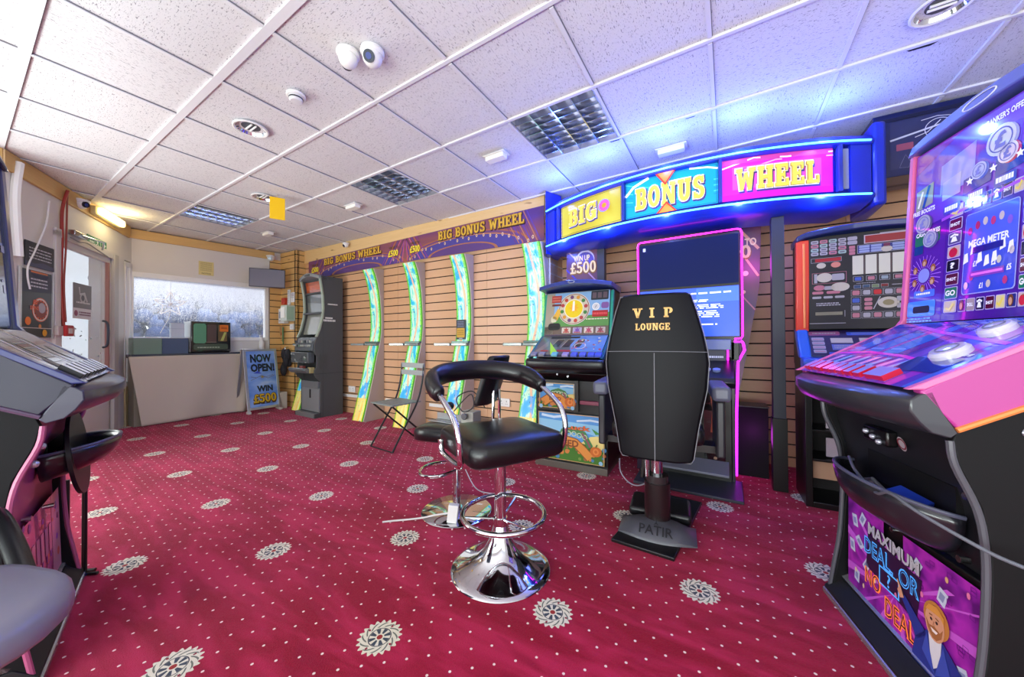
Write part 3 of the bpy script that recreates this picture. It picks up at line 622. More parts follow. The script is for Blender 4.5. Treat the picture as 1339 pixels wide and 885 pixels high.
# stickers on the glass
t = on('door_sticker', 'small green and grey stickers on the lower door glass', 'sticker', DWF, 1.18, .010, .78)
a = MB().plane((-.3, 0, 0), (.3, 0, 0), (-.3, 0, .42)); rnd = random.Random(5)
for q in range(26): xx = rnd.random(); yy = rnd.random(); a.rect(xx, yy, xx+rnd.uniform(.02, .06), yy+rnd.uniform(.01, .03), M(rnd.choice(['#9db5b0', '#6f9c8c', '#8a8f96', '#b07080'])), 1)
a.build('print', t, smooth=0)
# ------------------------------------------------------------------ window wall
t = on('yellow_notice', 'faded yellow paper notice above the front window', 'notice', FW, .80, -.002, 2.04)
MB().box(-.085, .085, -.003, 0, 0, .20, M('#d8c98a', .7)).build('paper', t)
a = MB().plane((-.085, -.0035, 0), (.085, -.0035, 0), (-.085, -.0035, .20)); a.bits(.12, .3, .88, .95, M('#a3965e'), 7, 1, .4).text('NOTICE', .5, .12, .6, None, M('#6b5f33'), 1); a.build('print', t, smooth=0)
# star hanging in the window
def on_w(u, v, z):
    a = math.radians(FW[2]); return (FW[0]+u*math.cos(a)-v*math.sin(a), FW[1]+u*math.sin(a)+v*math.cos(a), z)
st = MB(); n = 5; R0 = .17
P = [((R0 if k % 2 == 0 else R0*.45)*math.sin(PI*k/n), (R0 if k % 2 == 0 else R0*.45)*math.cos(PI*k/n)) for k in range(2*n)]
for k in range(2*n):
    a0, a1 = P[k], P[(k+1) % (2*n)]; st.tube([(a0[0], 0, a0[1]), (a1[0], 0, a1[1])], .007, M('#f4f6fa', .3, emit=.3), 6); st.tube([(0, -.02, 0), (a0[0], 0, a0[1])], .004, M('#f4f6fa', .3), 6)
rnd = random.Random(9)
for k in range(70):
    an = rnd.uniform(0, 2*PI); rr_ = rnd.uniform(.03, .15); st.tube([(rr_*math.cos(an), 0, rr_*math.sin(an)), (rr_*1.25*math.cos(an+.1), -.01, rr_*1.25*math.sin(an+.1))], .003, M('#f4f6fa', .3), 5)
o = st.build('window_star'); place(o, *on_w(.42, -.03, 1.58), FW[2]); tag(o, 'white wire star decoration hanging in the front window', 'decoration')
MB().tube(smooth_path([(0, 0, -.08), (-.02, 0, -.2), (-.06, 0, -.3), (-.1, 0, -.4)]), .004, WHITE).tube([(0, 0, .17), (0, 0, .35)], .002, WHITE).build('cord', o)
# counter with hanging cloth
CTX = -6.60
t = thing('counter', 'dark grey counter under the front window, covered by a sheet', 'counter', -6.28, 1.19, 0, 93)
MB().box(.03, 1.50, .01, .24, 0, .86, M('#8d8478', .7)).build('cabinet', t)
MB().box(-.0, 1.52, -.015, .25, .872, .905, M('#3a4150', .15, coat=.5)).box(-.0, 1.52, .0, .25, .862, .872, M('#1f232b', .4)).build('worktop', t, bevel=.004)
CL = cloth('#bdb1a4', '#c9beb1', 'beige_sheet')
def sheet():
    NX, NZ = 70, 24; v = []; f = []
    for i in range(NX+1):
        for j in range(NZ+1):
            s = i/NX; q = j/NZ; x = .02+s*1.42; z = .868*(1-q)+.012
            x += -.045*(1-s) + .10*q*(1-s)**3
            y = -.022 - .045*q - .012*math.sin(s*14+q*3)*q - .018*math.sin(s*5+2*q)*q - .03*max(0, q-.5)*math.sin(s*9)
            y -= .035*math.exp(-((s-.80-.10*(1-q))/.035)**2)*q - .03*math.exp(-((s-.87-.08*(1-q))/.03)**2)*q
            y = min(y, -.020); v.append((x, y, z))
    for i in range(NX):
        for j in range(NZ): a = i*(NZ+1)+j; f.append((a, a+1, a+NZ+2, a+NZ+1))
    return MB().add(v, f, CL)
o = sheet().build('counter_sheet', smooth=80, solid=.003); place(o, -6.28, 1.19, 0, 93); tag(o, 'beige sheet hanging from the counter down to the carpet', 'sheet')
# things on the counter (frame: same as the counter)
def oc(u, v):
    a = math.radians(93); return (-6.28+u*math.cos(a)-v*math.sin(a), 1.19+u*math.sin(a)+v*math.cos(a))
def counter_thing(name, label, cat, u, v): x, y = oc(u, v); return thing(name, label, cat, x, y, .905, 93)
t = counter_thing('microwave_oven', 'black fronted microwave with orange sticker on the counter', 'microwave', .58, .0)
MB().box(0, .46, .03, .25, .012, .44, M('#b9bbbd', .4, .3)).box(.0, .46, .03, .25, 0, .012, BLACK).build('case', t, bevel=.006)
MB().box(.0, .46, .0, .03, .012, .445, M('#1c1f22', .15, coat=.6)).build('door', t, bevel=.008)
a = MB().plane((0, -.001, 0), (.46, -.001, 0), (0, -.001, .45)); a.rr(.05, .30, .36, .92, M('#5e9a78', .25), 1, .2).rr(.38, .36, .62, .90, M('#5b4a44', .3), 1, .1).rect(.36, .33, .62, .35, M('#9b8878'), 2).rr(.66, .36, .90, .9, M('#6b5a3c', .3), 1, .1).poly([(.72, .38), (.82, .66), (.88, .66), (.80, .38)], M('#b9c06a'), 2).rr(.70, .68, .93, .90, M('#e07a24'), 3, .1).bits(.74, .76, .9, .84, M('#8a3a10'), 2, 4).rr(.05, .10, .92, .28, M('#4b5a48', .3), 1, .3).bits(.15, .14, .7, .2, M('#a9b8a0'), 1, 2)
a.build('window', t, smooth=0)
t = counter_thing('display_case', 'low clear grey display case left of the microwave', 'case', .03, .03)
MB().box(0, .26, 0, .19, 0, .205, M('#86a08f', .15, alpha=.75)).build('panel', t); MB().box(.265, .53, 0, .19, 0, .205, M('#56688a', .15, alpha=.8)).build('panel', t)
MB().box(-.004, .535, -.004, .194, .205, .212, ALU).build('rim', t)
t = counter_thing('cardboard_box', 'pale box standing on the display case beside the microwave', 'box', .40, .10)
t.location.z = 1.119
MB().box(0, .14, 0, .05, 0, .20, M('#c3cede', .6)).build('carton', t); MB().box(.0, .14, -.001, .051, .12, .125, M('#9fb0c6')).build('tape', t)
o = MB(); rnd = random.Random(2)
for q in range(8): o.ball((rnd.uniform(0, .2), rnd.uniform(0, .1), rnd.uniform(.03, .11)), rnd.uniform(.03, .055), M(rnd.choice(['#d8452c', '#e0603c', '#d8452c', '#e8a088']), .5), (1, .8, .8), 8)
o = o.build('red_bag', smooth=70); x, y = oc(1.10, .14); place(o, x, y, .905, 93); tag(o, 'crumpled red plastic bag on the counter beside the microwave', 'bag')
o = MB()
for q in range(6): o.ball((rnd.uniform(0, .16), rnd.uniform(0, .1), rnd.uniform(.03, .09)), rnd.uniform(.03, .05), M(rnd.choice(['#d5cfc8', '#b9aea6', '#e0dcd8']), .6), (1, .8, .8), 8)
o = o.build('clear_bag', smooth=70); x, y = oc(1.28, .1); place(o, x, y, .905, 93); tag(o, 'heap of pale plastic wrapping at the counter end near the sign', 'wrapping')
t = counter_thing('spray_bottle', 'slim white bottle standing on the counter beside the pier', 'bottle', 1.47, .03)
MB().lathe([(.001, 0), (.035, 0), (.035, .15), (.014, .19), (.014, .23), (.001, .23)], (0, 0, 0), WHITE, 20).build('bottle', t)
MB().box(-.03, .02, -.01, .01, .23, .265, M('#c9ccd2')).build('nozzle', t, bevel=.003)
# ------------------------------------------------------------------ pier fittings (frame: pier face)
px_, py_ = wl(-5.925, -.16); PF = (px_, py_, WA)
t = thing('wall_monitor', 'flat grey screen on a bracket beside the front window', 'screen', -6.06, 2.60, 1.90)
t.rotation_euler = (math.radians(-5), 0, math.radians(62))
MB().box(-.23, .23, -.02, .02, 0, .29, M('#4a4c55', .25)).build('casing', t, bevel=.004)
MB().plane((-.22, -.021, .01), (.22, -.021, .01), (-.22, -.021, .28)).rect(0, 0, 1, 1, M('#7d7e8c', .15, coat=.5), 1).build('display', t, smooth=0)
MB().box(-.03, .03, .02, .22, .12, .18, BLACK).build('bracket', t)
def wallbox(name, label, cat, u0, u1, z0, z1, d, m, extra=None):
    t = on(name, label, cat, PF, (u0+u1)/2, -.003, z0); w = u1-u0; h = z1-z0
    MB().box(-w/2, w/2, -d, 0, 0, h, m).build('case', t, bevel=.004)
    if extra: extra(t, w, h, d)
    return t
def ex1(t, w, h, d): MB().plane((-w/2, -d-.001, 0), (w/2, -d-.001, 0), (-w/2, -d-.001, h)).rect(.12, .35, .45, .8, M('#8a95a8'), 1).rect(.55, .35, .88, .8, M('#5c6f86'), 1).circ(.7, .58, .02, M('#cfd8e0'), 2).bits(.1, .1, .9, .25, M('#9a9c98'), 1).build('controls', t, smooth=0)
def ex2(t, w, h, d): MB().box(-w/2+.02, w/2-.05, -d-.012, -d, .05, h-.03, M('#f2f3f0', .5)).build('cover', t); MB().box(w/2, w/2+.001, -d, -.02, .02, h-.02, M('#a7bfae', .4)).build('side_panel', t)
wallbox('alarm_control_box', 'grey control box with two small windows on the pier', 'control box', -.39, -.21, 1.36, 1.60, .07, M('#d9dad8', .4), ex1)
wallbox('fuse_box', 'deep white and green fuse box near the pier corner', 'fuse box', -.20, -.02, 1.39, 1.64, .13, M('#c8d2c8', .4), ex2)
wallbox('alarm_sounder', 'small red alarm box on the pier under the screen', 'alarm', -.34, -.25, 1.67, 1.78, .05, M('#c8422e', .4), lambda t, w, h, d: MB().ball((0, -d, h/2), .03, M('#b93524', .4), (1, .5, 1), 12).build('dome', t))
wallbox('white_card', 'tall white instruction card on the pier', 'card', -.215, -.145, 1.66, 1.91, .02, WHITE, lambda t, w, h, d: MB().plane((-w/2, -d-.001, 0), (w/2, -d-.001, 0), (-w/2, -d-.001, h)).bits(.15, .1, .85, .9, M('#8f929a'), 9, 1, .3).build('print', t, smooth=0))
wallbox('paper_calendar', 'white ruled sheet beside the tall card on the pier', 'paper', -.135, -.03, 1.70, 1.86, .006, M('#e6e6e8', .5), lambda t, w, h, d: MB().plane((-w/2, -d-.001, 0), (w/2, -d-.001, 0), (-w/2, -d-.001, h)).rect(.48, .05, .52, .95, M('#a8a8b0'), 1).rect(.05, .48, .95, .52, M('#a8a8b0'), 1).bits(.1, .6, .9, .9, M('#b9a0a8'), 3, 1).build('print', t, smooth=0))
wallbox('light_switch', 'white switch low on the pier below the fuse box', 'switch', -.125, -.035, 1.255, 1.345, .03, WHITE, lambda t, w, h, d: MB().box(-.015, .015, -d-.006, -d, .025, .065, M('#d0d0d0')).build('rocker', t))
t = on('key_bunch', 'bunch of keys and green tags hanging on the pier', 'keys', PF, -.36, -.03, 1.30)
for q, (c, dx, L) in enumerate([('#b08a4a', -.05, .10), ('#a8563c', -.02, .13), ('#c9a86a', .0, .09), ('#5c8a5a', .03, .24), ('#4f7d54', .045, .28), ('#b39a70', -.035, .16)]):
    MB().box(dx-.008, dx+.008, -.01, .0, -L, 0, M(c, .5)).build('key', t)
MB().tube([(-.06, -.005, 0), (.06, -.005, 0)], .006, STEEL).build('rail', t)
t = on('hanging_coat', 'dark coat bundle hanging low on the pier behind the sign board', 'coat', PF, -.17, -.06, .55)
c_ = MB(); rnd = random.Random(4)
for q in range(12): c_.ball((rnd.uniform(-.05, .06), rnd.uniform(-.03, .02), rnd.uniform(-.02, .34)), rnd.uniform(.05, .08), M('#24252c', .8), (.8, .6, 1.3), 8)
c_.build('coat_body', t, smooth=80); MB().tube([(0, .03, .42), (0, -.02, .42), (0, -.02, .39)], .006, STEEL).build('hook', t)
o = on('paper_box', 'small pale box on the carpet behind the sign board', 'box', PF, -.16, -.14, .0); MB().box(-.07, .07, -.05, .05, 0, .26, M('#c9c3b6', .7)).build('carton', o); MB().box(-.07, .07, -.0505, -.05, .2, .22, M('#a9a294')).build('tape', o)
# low trunking and sockets along the wall
o = MB().box(-5.0, -4.2, -.02, 0, .235, .275, WHITE).box(-4.0, -3.3, -.02, 0, .235, .275, WHITE).box(-3.2, -2.6, -.02, 0, .235, .275, WHITE).build('trim_7', bevel=.003); x, y = wl(0, 0); place(o, x, y, 0, WA); struct(o)
WLF = (wl(0, 0)[0], wl(0, 0)[1], WA)
def socket(u, z, label, fr=WLF):
    t = on('wall_socket', label, 'socket', fr, u, -.004, z); MB().box(-.073, .073, -.018, 0, 0, .088, WHITE).build('plate', t, bevel=.003)
    a = MB().plane((-.073, -.0185, 0), (.073, -.0185, 0), (-.073, -.0185, .088))
    for cx in (.27, .73): a.rect(cx-.02, .55, cx+.02, .75, M('#55555a'), 1).rect(cx-.09, .3, cx-.04, .36, M('#55555a'), 1).rect(cx+.04, .3, cx+.09, .36, M('#55555a'), 1)
    a.build('holes', t, smooth=0)
socket(-4.72, .31, 'white double socket low on the slat wall beside the grey cabinet')
socket(-3.48, .31, 'white double socket low on the slat wall behind the folding chair')
socket(-2.1, .33, 'white double socket on the slat wall between stool and light strip')

# ------------------------------------------------------------------ banners on the long wall (frame: wall)
PUR = '#4a2a6e'
BAN = swirl_mat('banner_sunset_swirl', ['#4a2a5a', '#5a3a80', '#7a4468', '#8a5058', '#7a4460', '#4c346c'], (.5, 1, 2.0), 0, 1.1, .8, (1, 0, 2))
GOLD = M('#e2b53c', .4); GOLD2 = M('#8a5a18', .5); COINS = M('#e8c898', .5)
def banner(label, u0, u1, zl, zr, flip, seed):
    """a printed banner between u0 and u1; zl, zr are (bottom, top) at its two ends"""
    t = on('banner', label, 'banner', WLF, 0, -.026, 0)
    w = u1-u0
    def fn(x, y, l):
        z0 = zl[0]+(zr[0]-zl[0])*x; z1 = zl[1]+(zr[1]-zl[1])*x; return (u0+w*x, -.004-l*.0008, z0+(z1-z0)*y)
    b = MB(); b.loft([[fn(x, 0, 0), fn(x, 1, 0), (fn(x, 1, 0)[0], 0, fn(x, 1, 0)[2]), (fn(x, 0, 0)[0], 0, fn(x, 0, 0)[2])] for x in (0, .5, 1)], BAN); b.build('board', t, smooth=0)
    a = MB().plane((u0, 0, 0), (u1, 0, 0), (u0, 0, .3)); a.fn = fn
    fx = (lambda x: 1-x) if flip else (lambda x: x)
    def dome(h0, wd, m, l): a.poly([(fx(.54-wd*math.cos(PI*q/20)), h0*math.sin(PI*q/20)) for q in range(21)], m, l)
    dome(.72, .46, M('#a8603c', .45), 1); dome(.68, .445, M('#6e4272', .45), 1.3); dome(.60, .42, M('#c07a40', .45), 1.6); dome(.565, .41, M('#4a3f8e', .45), 1.9); dome(.34, .26, M('#a86a48', .45), 2.2); dome(.30, .24, M('#5a3a78', .45), 2.5)
    for k in range(9):
        a.band([(fx(.80+.022*k), .02), (fx(min(.90+.022*k, .995)), .98)], .010, M(['#8a2f8e', '#c8703c', '#4a3fa8', '#d05a9a', '#5a2a5a'][k % 5], .45), 2.7)
        a.band([(fx(.02+.018*k), .02), (fx(.10+.020*k), .98)], .008, M(['#5a3fa8', '#c8803c', '#6a2f6e'][k % 3], .45), 2.7)
    rnd = random.Random(seed)
    for k in range(20):
        cx = .05+.047*k+rnd.uniform(-.012, .012); cy = .16+.42*math.sin(PI*min(max((fx(cx)-.1)/.88, 0), 1))+rnd.uniform(-.13, .06)
        q = rnd.uniform(-.6, .6); a.circ(cx, cy, .017, COINS, 3, 12, .75, 1).circ(cx, cy, .009, M('#8a5a68', .5), 3.3, 10, .75, 1)
    tx = fx(.42) if not flip else .40
    cxs = (.49 if not flip else .585)
    a.slab('BIG BONUS WHEEL', cxs+.004, .755, .60, .34, M('#2a1438'), 3, .06).slab('BIG BONUS WHEEL', cxs, .775, .60, .34, M('#a8741e'), 4, .03).slab('BIG BONUS WHEEL', cxs, .78, .60, .34, GOLD, 5, -.01)
    for bx in ((.085, .90) if not flip else (.09,)):
        a.text('WIN UP TO', bx, .72, .08, .11, M('#6b4a10'), 4, .03).text('£500', bx, .45, .085, .30, M('#5a3a10'), 4, .06).text('£500', bx-.002, .47, .085, .29, M('#f8e23c'), 5, .03)
    a.build('print', t, smooth=0)
    return t
banner('long purple banner over the far light strips, ending at the pier', -5.80, -3.60, (2.07, 2.355), (2.10, 2.405), False, 3)
banner('long purple banner whose end touches the glowing sign', -3.60, -1.60, (2.10, 2.405), (2.085, 2.445), True, 4)

# ------------------------------------------------------------------ tall light strips standing along the wall
PROF = [(2.035, .165), (1.95, .125), (1.85, .093), (1.75, .070), (1.65, .054), (1.52, .042), (1.40, .034), (1.28, .031), (1.18, .036), (1.08, .050), (1.036, .060), (.995, .071), (.96, .080), (.88, .104), (.75, .135), (.6, .165), (.45, .205), (.3, .245), (.15, .285), (.012, .325)]
BEIGE = M('#b7a99e', .55)
def tower():
    t = thing('light_strip_stand', 'x', 'light strip', 0, 0)
    # local: x 0..0.2 (front width), panel on the right-hand side, y = 0 at the wall
    P = [(-d, z) for z, d in PROF]
    b = MB(); b.prism([(0, 2.05)]+P+[(0, .0), ][::1], 'x', .200, .222, BEIGE); b.prism([(0, 2.05)]+P+[(0, 0)], 'x', -.0, .016, BEIGE); b.box(0, .22, -.30, 0, 0, .012, BEIGE)
    b.build('side_panel', t, smooth=0)
    s_ = MB(); secs = [[(.012, -d-.012, z), (.200, -d-.012, z), (.200, -d+.004, z), (.012, -d+.004, z)] for z, d in PROF]
    up = [s for s in secs if s[0][2] > 1.01]; lo_ = [s for s in secs if s[0][2] < 1.0]
    # the strip glows above and below the ledge
    MB().loft(up, LED).build('light_strip', t, smooth=20); MB().loft(lo_, LED).build('light_strip', t, smooth=20)
    e = MB()
    for S in (up, lo_):
        for x in (.006, .198):
            e.loft([[(x, s[0][1]-.003, s[0][2]), (x+.008, s[0][1]-.003, s[0][2]), (x+.008, s[0][1]+.014, s[0][2]), (x, s[0][1]+.014, s[0][2])] for s in S], M('#4fae1e', .4, emit=.25))
    e.build('edge_trim', t, smooth=20)
    l_ = MB(); l_.prism([(-.01, -.05), (-.01, -.16), (-.20, -.215), (-.20, -.20), (.03, -.12), (.20, -.12), (.20, -.05)], 'z', 1.000, 1.030, M('#9aa39e', .25, .6)); l_.prism([(.0, -.05), (.0, -.14), (.21, -.10), (.21, -.05)], 'z', 1.030, 1.052, M('#5f7a70', .3, .4))
    l_.build('ledge', t, bevel=.004)
    return t
_t0 = tower()
TW = [(-5.72, 'tall curved light strip half hidden behind the grey cabinet', False), (-4.265, 'tall curved light strip next to the grey cabinet', False), (-3.495, 'tall curved light strip behind the folding chair', False),
      (-2.735, 'tall curved light strip with a dark card above its ledge', True), (-1.79, 'tall curved light strip beside the blue sign and cartoon machine', False)]
for i, (u, lab, card) in enumerate(TW):
    t = _t0 if i == 0 else copy_thing(_t0); t['label'] = lab; t['group'] = 'light strips along the slat wall'
    x, y = wl(u, -.004); place(t, x, y, 0, WA)
    if card:
        MB().box(.02, .15, -.072, -.058, 1.07, 1.30, M('#2f3038', .4)).build('card', t)
        a = MB().plane((.02, -.0725, 1.07), (.15, -.0725, 1.07), (.02, -.0725, 1.30)); a.rr(.06, .10, .94, .58, M('#c79a1e', .4), 1, .1).bits(.15, .62, .85, .95, M('#7d86a8'), 4, 1, .4).bits(.15, .2, .85, .5, M('#9a7414'), 3, 2).bits(.3, .02, .7, .09, M('#b9bcc6'), 1, 1); a.build('card_print', t, smooth=0)

# ------------------------------------------------------------------ the big curved sign
SG = thing('curved_sign', 'long curved blue lit sign in three coloured panels near the ceiling', 'sign', 0, 0)
# plan arc through the left end, middle and right end
SC_x, SC_y, SR = -.365, 5.075, 2.290
SA0, SA1 = -1.515, .80
def sarc(X, inset=0):
    y = SC_y-math.sqrt(SR**2-(X-SC_x)**2); n_ = Vector((SC_x-X, SC_y-y, 0)).normalized(); return (X+n_.x*inset, y+n_.y*inset)
BLUE = M('#1a2fb0', .35, coat=.3); BLUEC = M('#16249a', .45)
xs = [SA0+(SA1-SA0)*i/40 for i in range(41)]
def arc_loft(prof, m, name, par, x0=SA0, x1=SA1, n=40, **kw):
    secs = []
    for i in range(n+1):
        X = x0+(x1-x0)*i/n; secs.append([(*sarc(X, d), z) for d, z in prof])
    b = MB(); b.loft(secs, m); return b.build(name, par, **kw)
ZT, ZB = 2.32, 1.965
arc_loft([(.0, ZT-.02), (-.010, ZT), (.01, ZT+.035), (.10, ZT+.075), (.34, ZT+.085), (.34, ZT-.03), (.05, ZT-.03)], BLUE, 'top_housing', SG, smooth=40)
arc_loft([(.0, ZB+.02), (-.010, ZB), (.01, ZB-.03), (.09, ZB-.065), (.34, ZB-.065), (.34, ZB+.03), (.05, ZB+.03)], BLUE, 'bottom_housing', SG, smooth=40)
arc_loft([(.045, ZB+.01), (.34, ZB+.01), (.34, ZT-.01), (.045, ZT-.01)], BLUEC, 'back_housing', SG, smooth=30)
for X0, X1 in ((SA0, SA0+.11), (SA1-.11, SA1)):
    arc_loft([(.012, ZB+.005), (.05, ZB+.005), (.05, ZT-.005), (.012, ZT-.005)], BLUE, 'end_panel', SG, X0, X1, 6, smooth=30)
LEDB = M('#58b8ff', .3, emit=7.5)
LEDC = M('#5cc8ff', .3, emit=2.6)
for z in (ZT-.006, ZB+.006):
    b = MB(); b.tube([(*sarc(SA0+.02+(SA1-SA0-.04)*i/60, -.012), z) for i in range(61)], .0065, LEDC, 8); b.build('led_strip', SG)
# side wings joining the wall
b = MB(); e0 = sarc(SA0, 0); w0 = wl(-1.56, -.02)
b.prism([(e0[0], e0[1]), (w0[0]-.03, w0[1]), (w0[0]+.02, w0[1]+.2), (e0[0]+.08, e0[1]+.2)], 'z', ZB-.06, CZ-.01, BLUE); b.build('end_wing', SG, bevel=.004)
e1 = sarc(SA1, 0)
b = MB().prism([(e1[0], e1[1]), (e1[0]+.07, e1[1]+.02), (e1[0]+.07, e1[1]+.40), (e1[0]-.03, e1[1]+.40)], 'z', ZB-.06, ZT+.12, BLUE); b.build('end_wing', SG, bevel=.02)
def sign_panel(x0, x1, cols, name):
    def fn(x, y, l): p = sarc(x0+(x1-x0)*x, .030-l*.0012); return (p[0], p[1], 2.008+(2.292-2.008)*y)
    a = MB().plane((0, 0, 0), (x1-x0, 0, 0), (0, 0, .284)); a.fn = fn
    a.rect(0, 0, 1, 1, M(cols[0], .3, emit=.45), 0, 16)
    return a, fn
def curl(a, pts, w, m): a.band(pts, w, m, 1)
YP = '#b9a62a'; a, fn = sign_panel(-1.33, -.715, [YP], 'yellow')
a.frame(.015, .03, .985, .97, .004, M('#6d6a3a'), 1)
for k in range(8): a.band([(0, .1+.12*k), (1, .25+.13*k if .25+.13*k < 1 else .99)], .004, M('#d2c355', .3, emit=.6), 1)
def chunky(a, txt, cx, cy, w, h):
    a.slab(txt, cx+.006, cy-.02, w, h, M('#4b3a7e', .4), 3, .075, .14); a.slab(txt, cx-.004, cy+.01, w, h, M('#efe4c4', .3, emit=.35), 5, .055, .14)
    a.slab(txt, cx, cy, w, h, M('#f0d040', .3, emit=.45), 13, .0, .14, 0, M('#b98a20', .4), 5)
    for p in slab_polys(txt, .14, -.05)[0]:
        pass
chunky(a, 'BIG', .40, .52, .46, .52)
a.ring(.76, .56, .020, .045, M('#e84a7a', .3, emit=.6), 17, 20); a.ring(.755, .56, .045, .052, M('#5a7ae8', .3, emit=.6), 16, 20)
a.build('yellow_panel', SG, smooth=0, recalc=False)
a, fn = sign_panel(-.685, -.045, ['#0aa0c8'], 'cyan')
for k in range(6): a.band([(0, .95-.12*k), (.25, .75-.10*k), (.6, .62-.09*k), (1, .60-.07*k)], .007, M('#1787c4' if k % 2 else '#4fc6dc', .3, emit=.6), 1)
a.band([(0, .62), (.10, .84), (.28, .99)], .02, M('#e2e2f4', .3, emit=.7), 2); a.band([(.72, .98), (.9, .93), (1, .86)], .012, M('#e2e2f4', .3, emit=.7), 2); a.frame(.01, .02, .99, .98, .003, M('#0a5f86'), 1)
chunky(a, 'BONUS', .50, .46, .74, .56)
for y0, sg in ((.97, -1), (-.02, 1)): a.poly([(.36, y0+.04), (.58, y0+.04), (.47, y0+sg*.30)] if sg < 0 else [(.37, y0-.02), (.59, y0-.02), (.48, y0+.26)], M('#d8301c', .3, emit=.4), 18); a.poly([(.385, y0+.04), (.56, y0+.04), (.47, y0+sg*.24)] if sg < 0 else [(.395, y0-.02), (.57, y0-.02), (.48, y0+.20)], M('#f07a22', .3, emit=.5), 19)
a.build('blue_panel', SG, smooth=0, recalc=False)
a, fn = sign_panel(-.02, .605, ['#c81fb0'], 'pink')
a.rect(.0, .0, 1, .14, M('#d010c0', .3, emit=.5), 1, 12).rect(.1, .25, .9, .8, M('#d84ab8', .3, emit=.45), 1, 12).rect(0, .88, 1, 1, M('#c03a8a', .3, emit=.5), 1, 12)
a.band([(0, .80), (.3, .97), (.6, .90), (1, .93)], .010, M('#f8c8f0', .3, emit=.7), 2); a.band([(.2, .70), (.5, .86), (1, .84)], .008, M('#f49ae0', .3, emit=.7), 2)
chunky(a, 'WHEEL', .50, .47, .74, .52)
a.build('pink_panel', SG, smooth=0, recalc=False)
for X in (-1.355, -.70, -.033, .63): arc_loft([(.0, 2.0), (.03, 2.0), (.03, 2.30), (.0, 2.30)], M('#2c3a8a', .3, coat=.4), 'divider', SG, X-.010, X+.010, 1, smooth=0)
arc_loft([(.02, 2.02), (.03, 2.02), (.03, 2.28), (.02, 2.28)], M('#8e92a8', .4), 'grey_end_strip', SG, .645, .685, 2, smooth=0)
# the strips light the wall, housing and ceiling blue
def bar_lamp(par, p, sx, sy, e, col, rot):
    l = bpy.data.lights.new('led_glow', 'AREA'); l.shape = 'RECTANGLE'; l.size = sx; l.size_y = sy; l.energy = e; l.color = col
    o = bpy.data.objects.new('led_glow', l); COL.objects.link(o); o.parent = par; o.location = p; o.rotation_euler = rot; return o
BL = (.10, .20, 1.0)
for i in range(5):
    X = -1.30+i*.46; p = sarc(X, -.05); l = bpy.data.lights.new('led_glow', 'POINT'); l.energy = 6.0; l.color = BL; l.shadow_soft_size = .03
    for z in (ZT+.03, ZB-.03):
        o = bpy.data.objects.new('led_glow', l); COL.objects.link(o); o.parent = SG; o.location = (p[0], p[1], z)
# two black posts under the sign
for nm, X, Y, z0, lab in (('sign_post', .30, 3.06, 0, 'black square post from the sign down to the carpet, beside the neon machine'), ('sign_post', -1.00, 3.22, 0, 'black square post under the sign behind the cartoon machine')):
    t = thing(nm, lab, 'post', X, Y, 0, WA); MB().box(-.036, .036, -.036, .036, .50, ZB-.066, M('#2a2e3c', .4)).build('upper_post', t, bevel=.002); MB().box(-.042, .042, -.042, .042, 0, .50, BLACK).build('lower_post', t, bevel=.002)
t = thing('plinth_box', 'low matt black box between the neon machine and the post', 'box', .10, 3.24, 0, WA)
MB().box(-.06, .155, 0, .22, 0, .53, M('#070708', .95)).build('body', t, bevel=.002); MB().box(-.065, .16, -.005, .225, .53, .536, M('#242428', .4)).build('top', t)
# printed panels behind the machines
BAN2 = swirl_mat('panel_sunset_swirl', ['#2a1f4e', '#3f2a66', '#64384f', '#6f4558', '#4a2a5e', '#33204e'], (1.2, 1, .7), 0, 1.2, .5, (4, 0, 1), (0, .6, 0))
t = thing('prize_panel', 'purple printed panel with gold £500 lettering under the yellow sign end', 'panel', -1.33, 3.17, 0, WA)
MB().box(0, .30, 0, .02, 1.05, 1.93, BAN2).build('board', t, smooth=0)
a = MB().plane((0, -.001, 1.05), (.30, -.001, 1.05), (0, -.001, 1.93))
for k in range(6): a.band([(0, 1-.22*k if 1-.22*k > 0 else 0), (1, .62-.2*k if .62-.2*k > 0 else 0)], .012, M(['#b08aa8', '#3a2fae', '#8a4a7a', '#d8a888'][k % 4], .4), 1)
a.circ(.62, .87, .09, M('#b9b2d8'), 1).circ(.62, .855, .085, M('#4a3a8e'), 2)
a.text('WIN UP', .52, .885, .52, .062, GOLD2, 3, .04).text('WIN UP', .51, .89, .52, .060, M('#ecd49a'), 4, .02).slab('£500', .56, .785, .84, .125, GOLD2, 5, .06).slab('£500', .55, .79, .84, .125, M('#e8cc8a'), 6, .0)
a.build('print', t, smooth=0)
t = thing('tapered_panel', 'tall purple printed panel tapering down behind the neon machine', 'panel', -.02, 3.26, 0, WA)
MB().prism([(-.1, .62), (.09, .62), (.13, .85), (.23, 1.45), (.245, 1.93), (-.1, 1.93)], 'y', 0, .02, BAN2).build('board', t, smooth=0)
a = MB().plane((-.1, -.001, .62), (.245, -.001, .62), (-.1, -.001, 1.93))
a.band([(.55, 1), (.95, .86)], .02, M('#d8a078'), 1).band([(.6, .86), (.94, .70)], .015, M('#d8a078'), 1).band([(.60, .6), (.88, .5)], .01, M('#c88a9a'), 1).circ(.70, .72, .02, COINS, 2).circ(.66, .61, .015, COINS, 2)
a.text('TO', .80, .905, .22, .045, M('#ecd49a'), 4, .03).text('0', .72, .845, .20, .085, GOLD2, 4, .05).text('0', .71, .85, .19, .08, M('#e8cc8a'), 5, .03)
a.build('print', t, smooth=0)
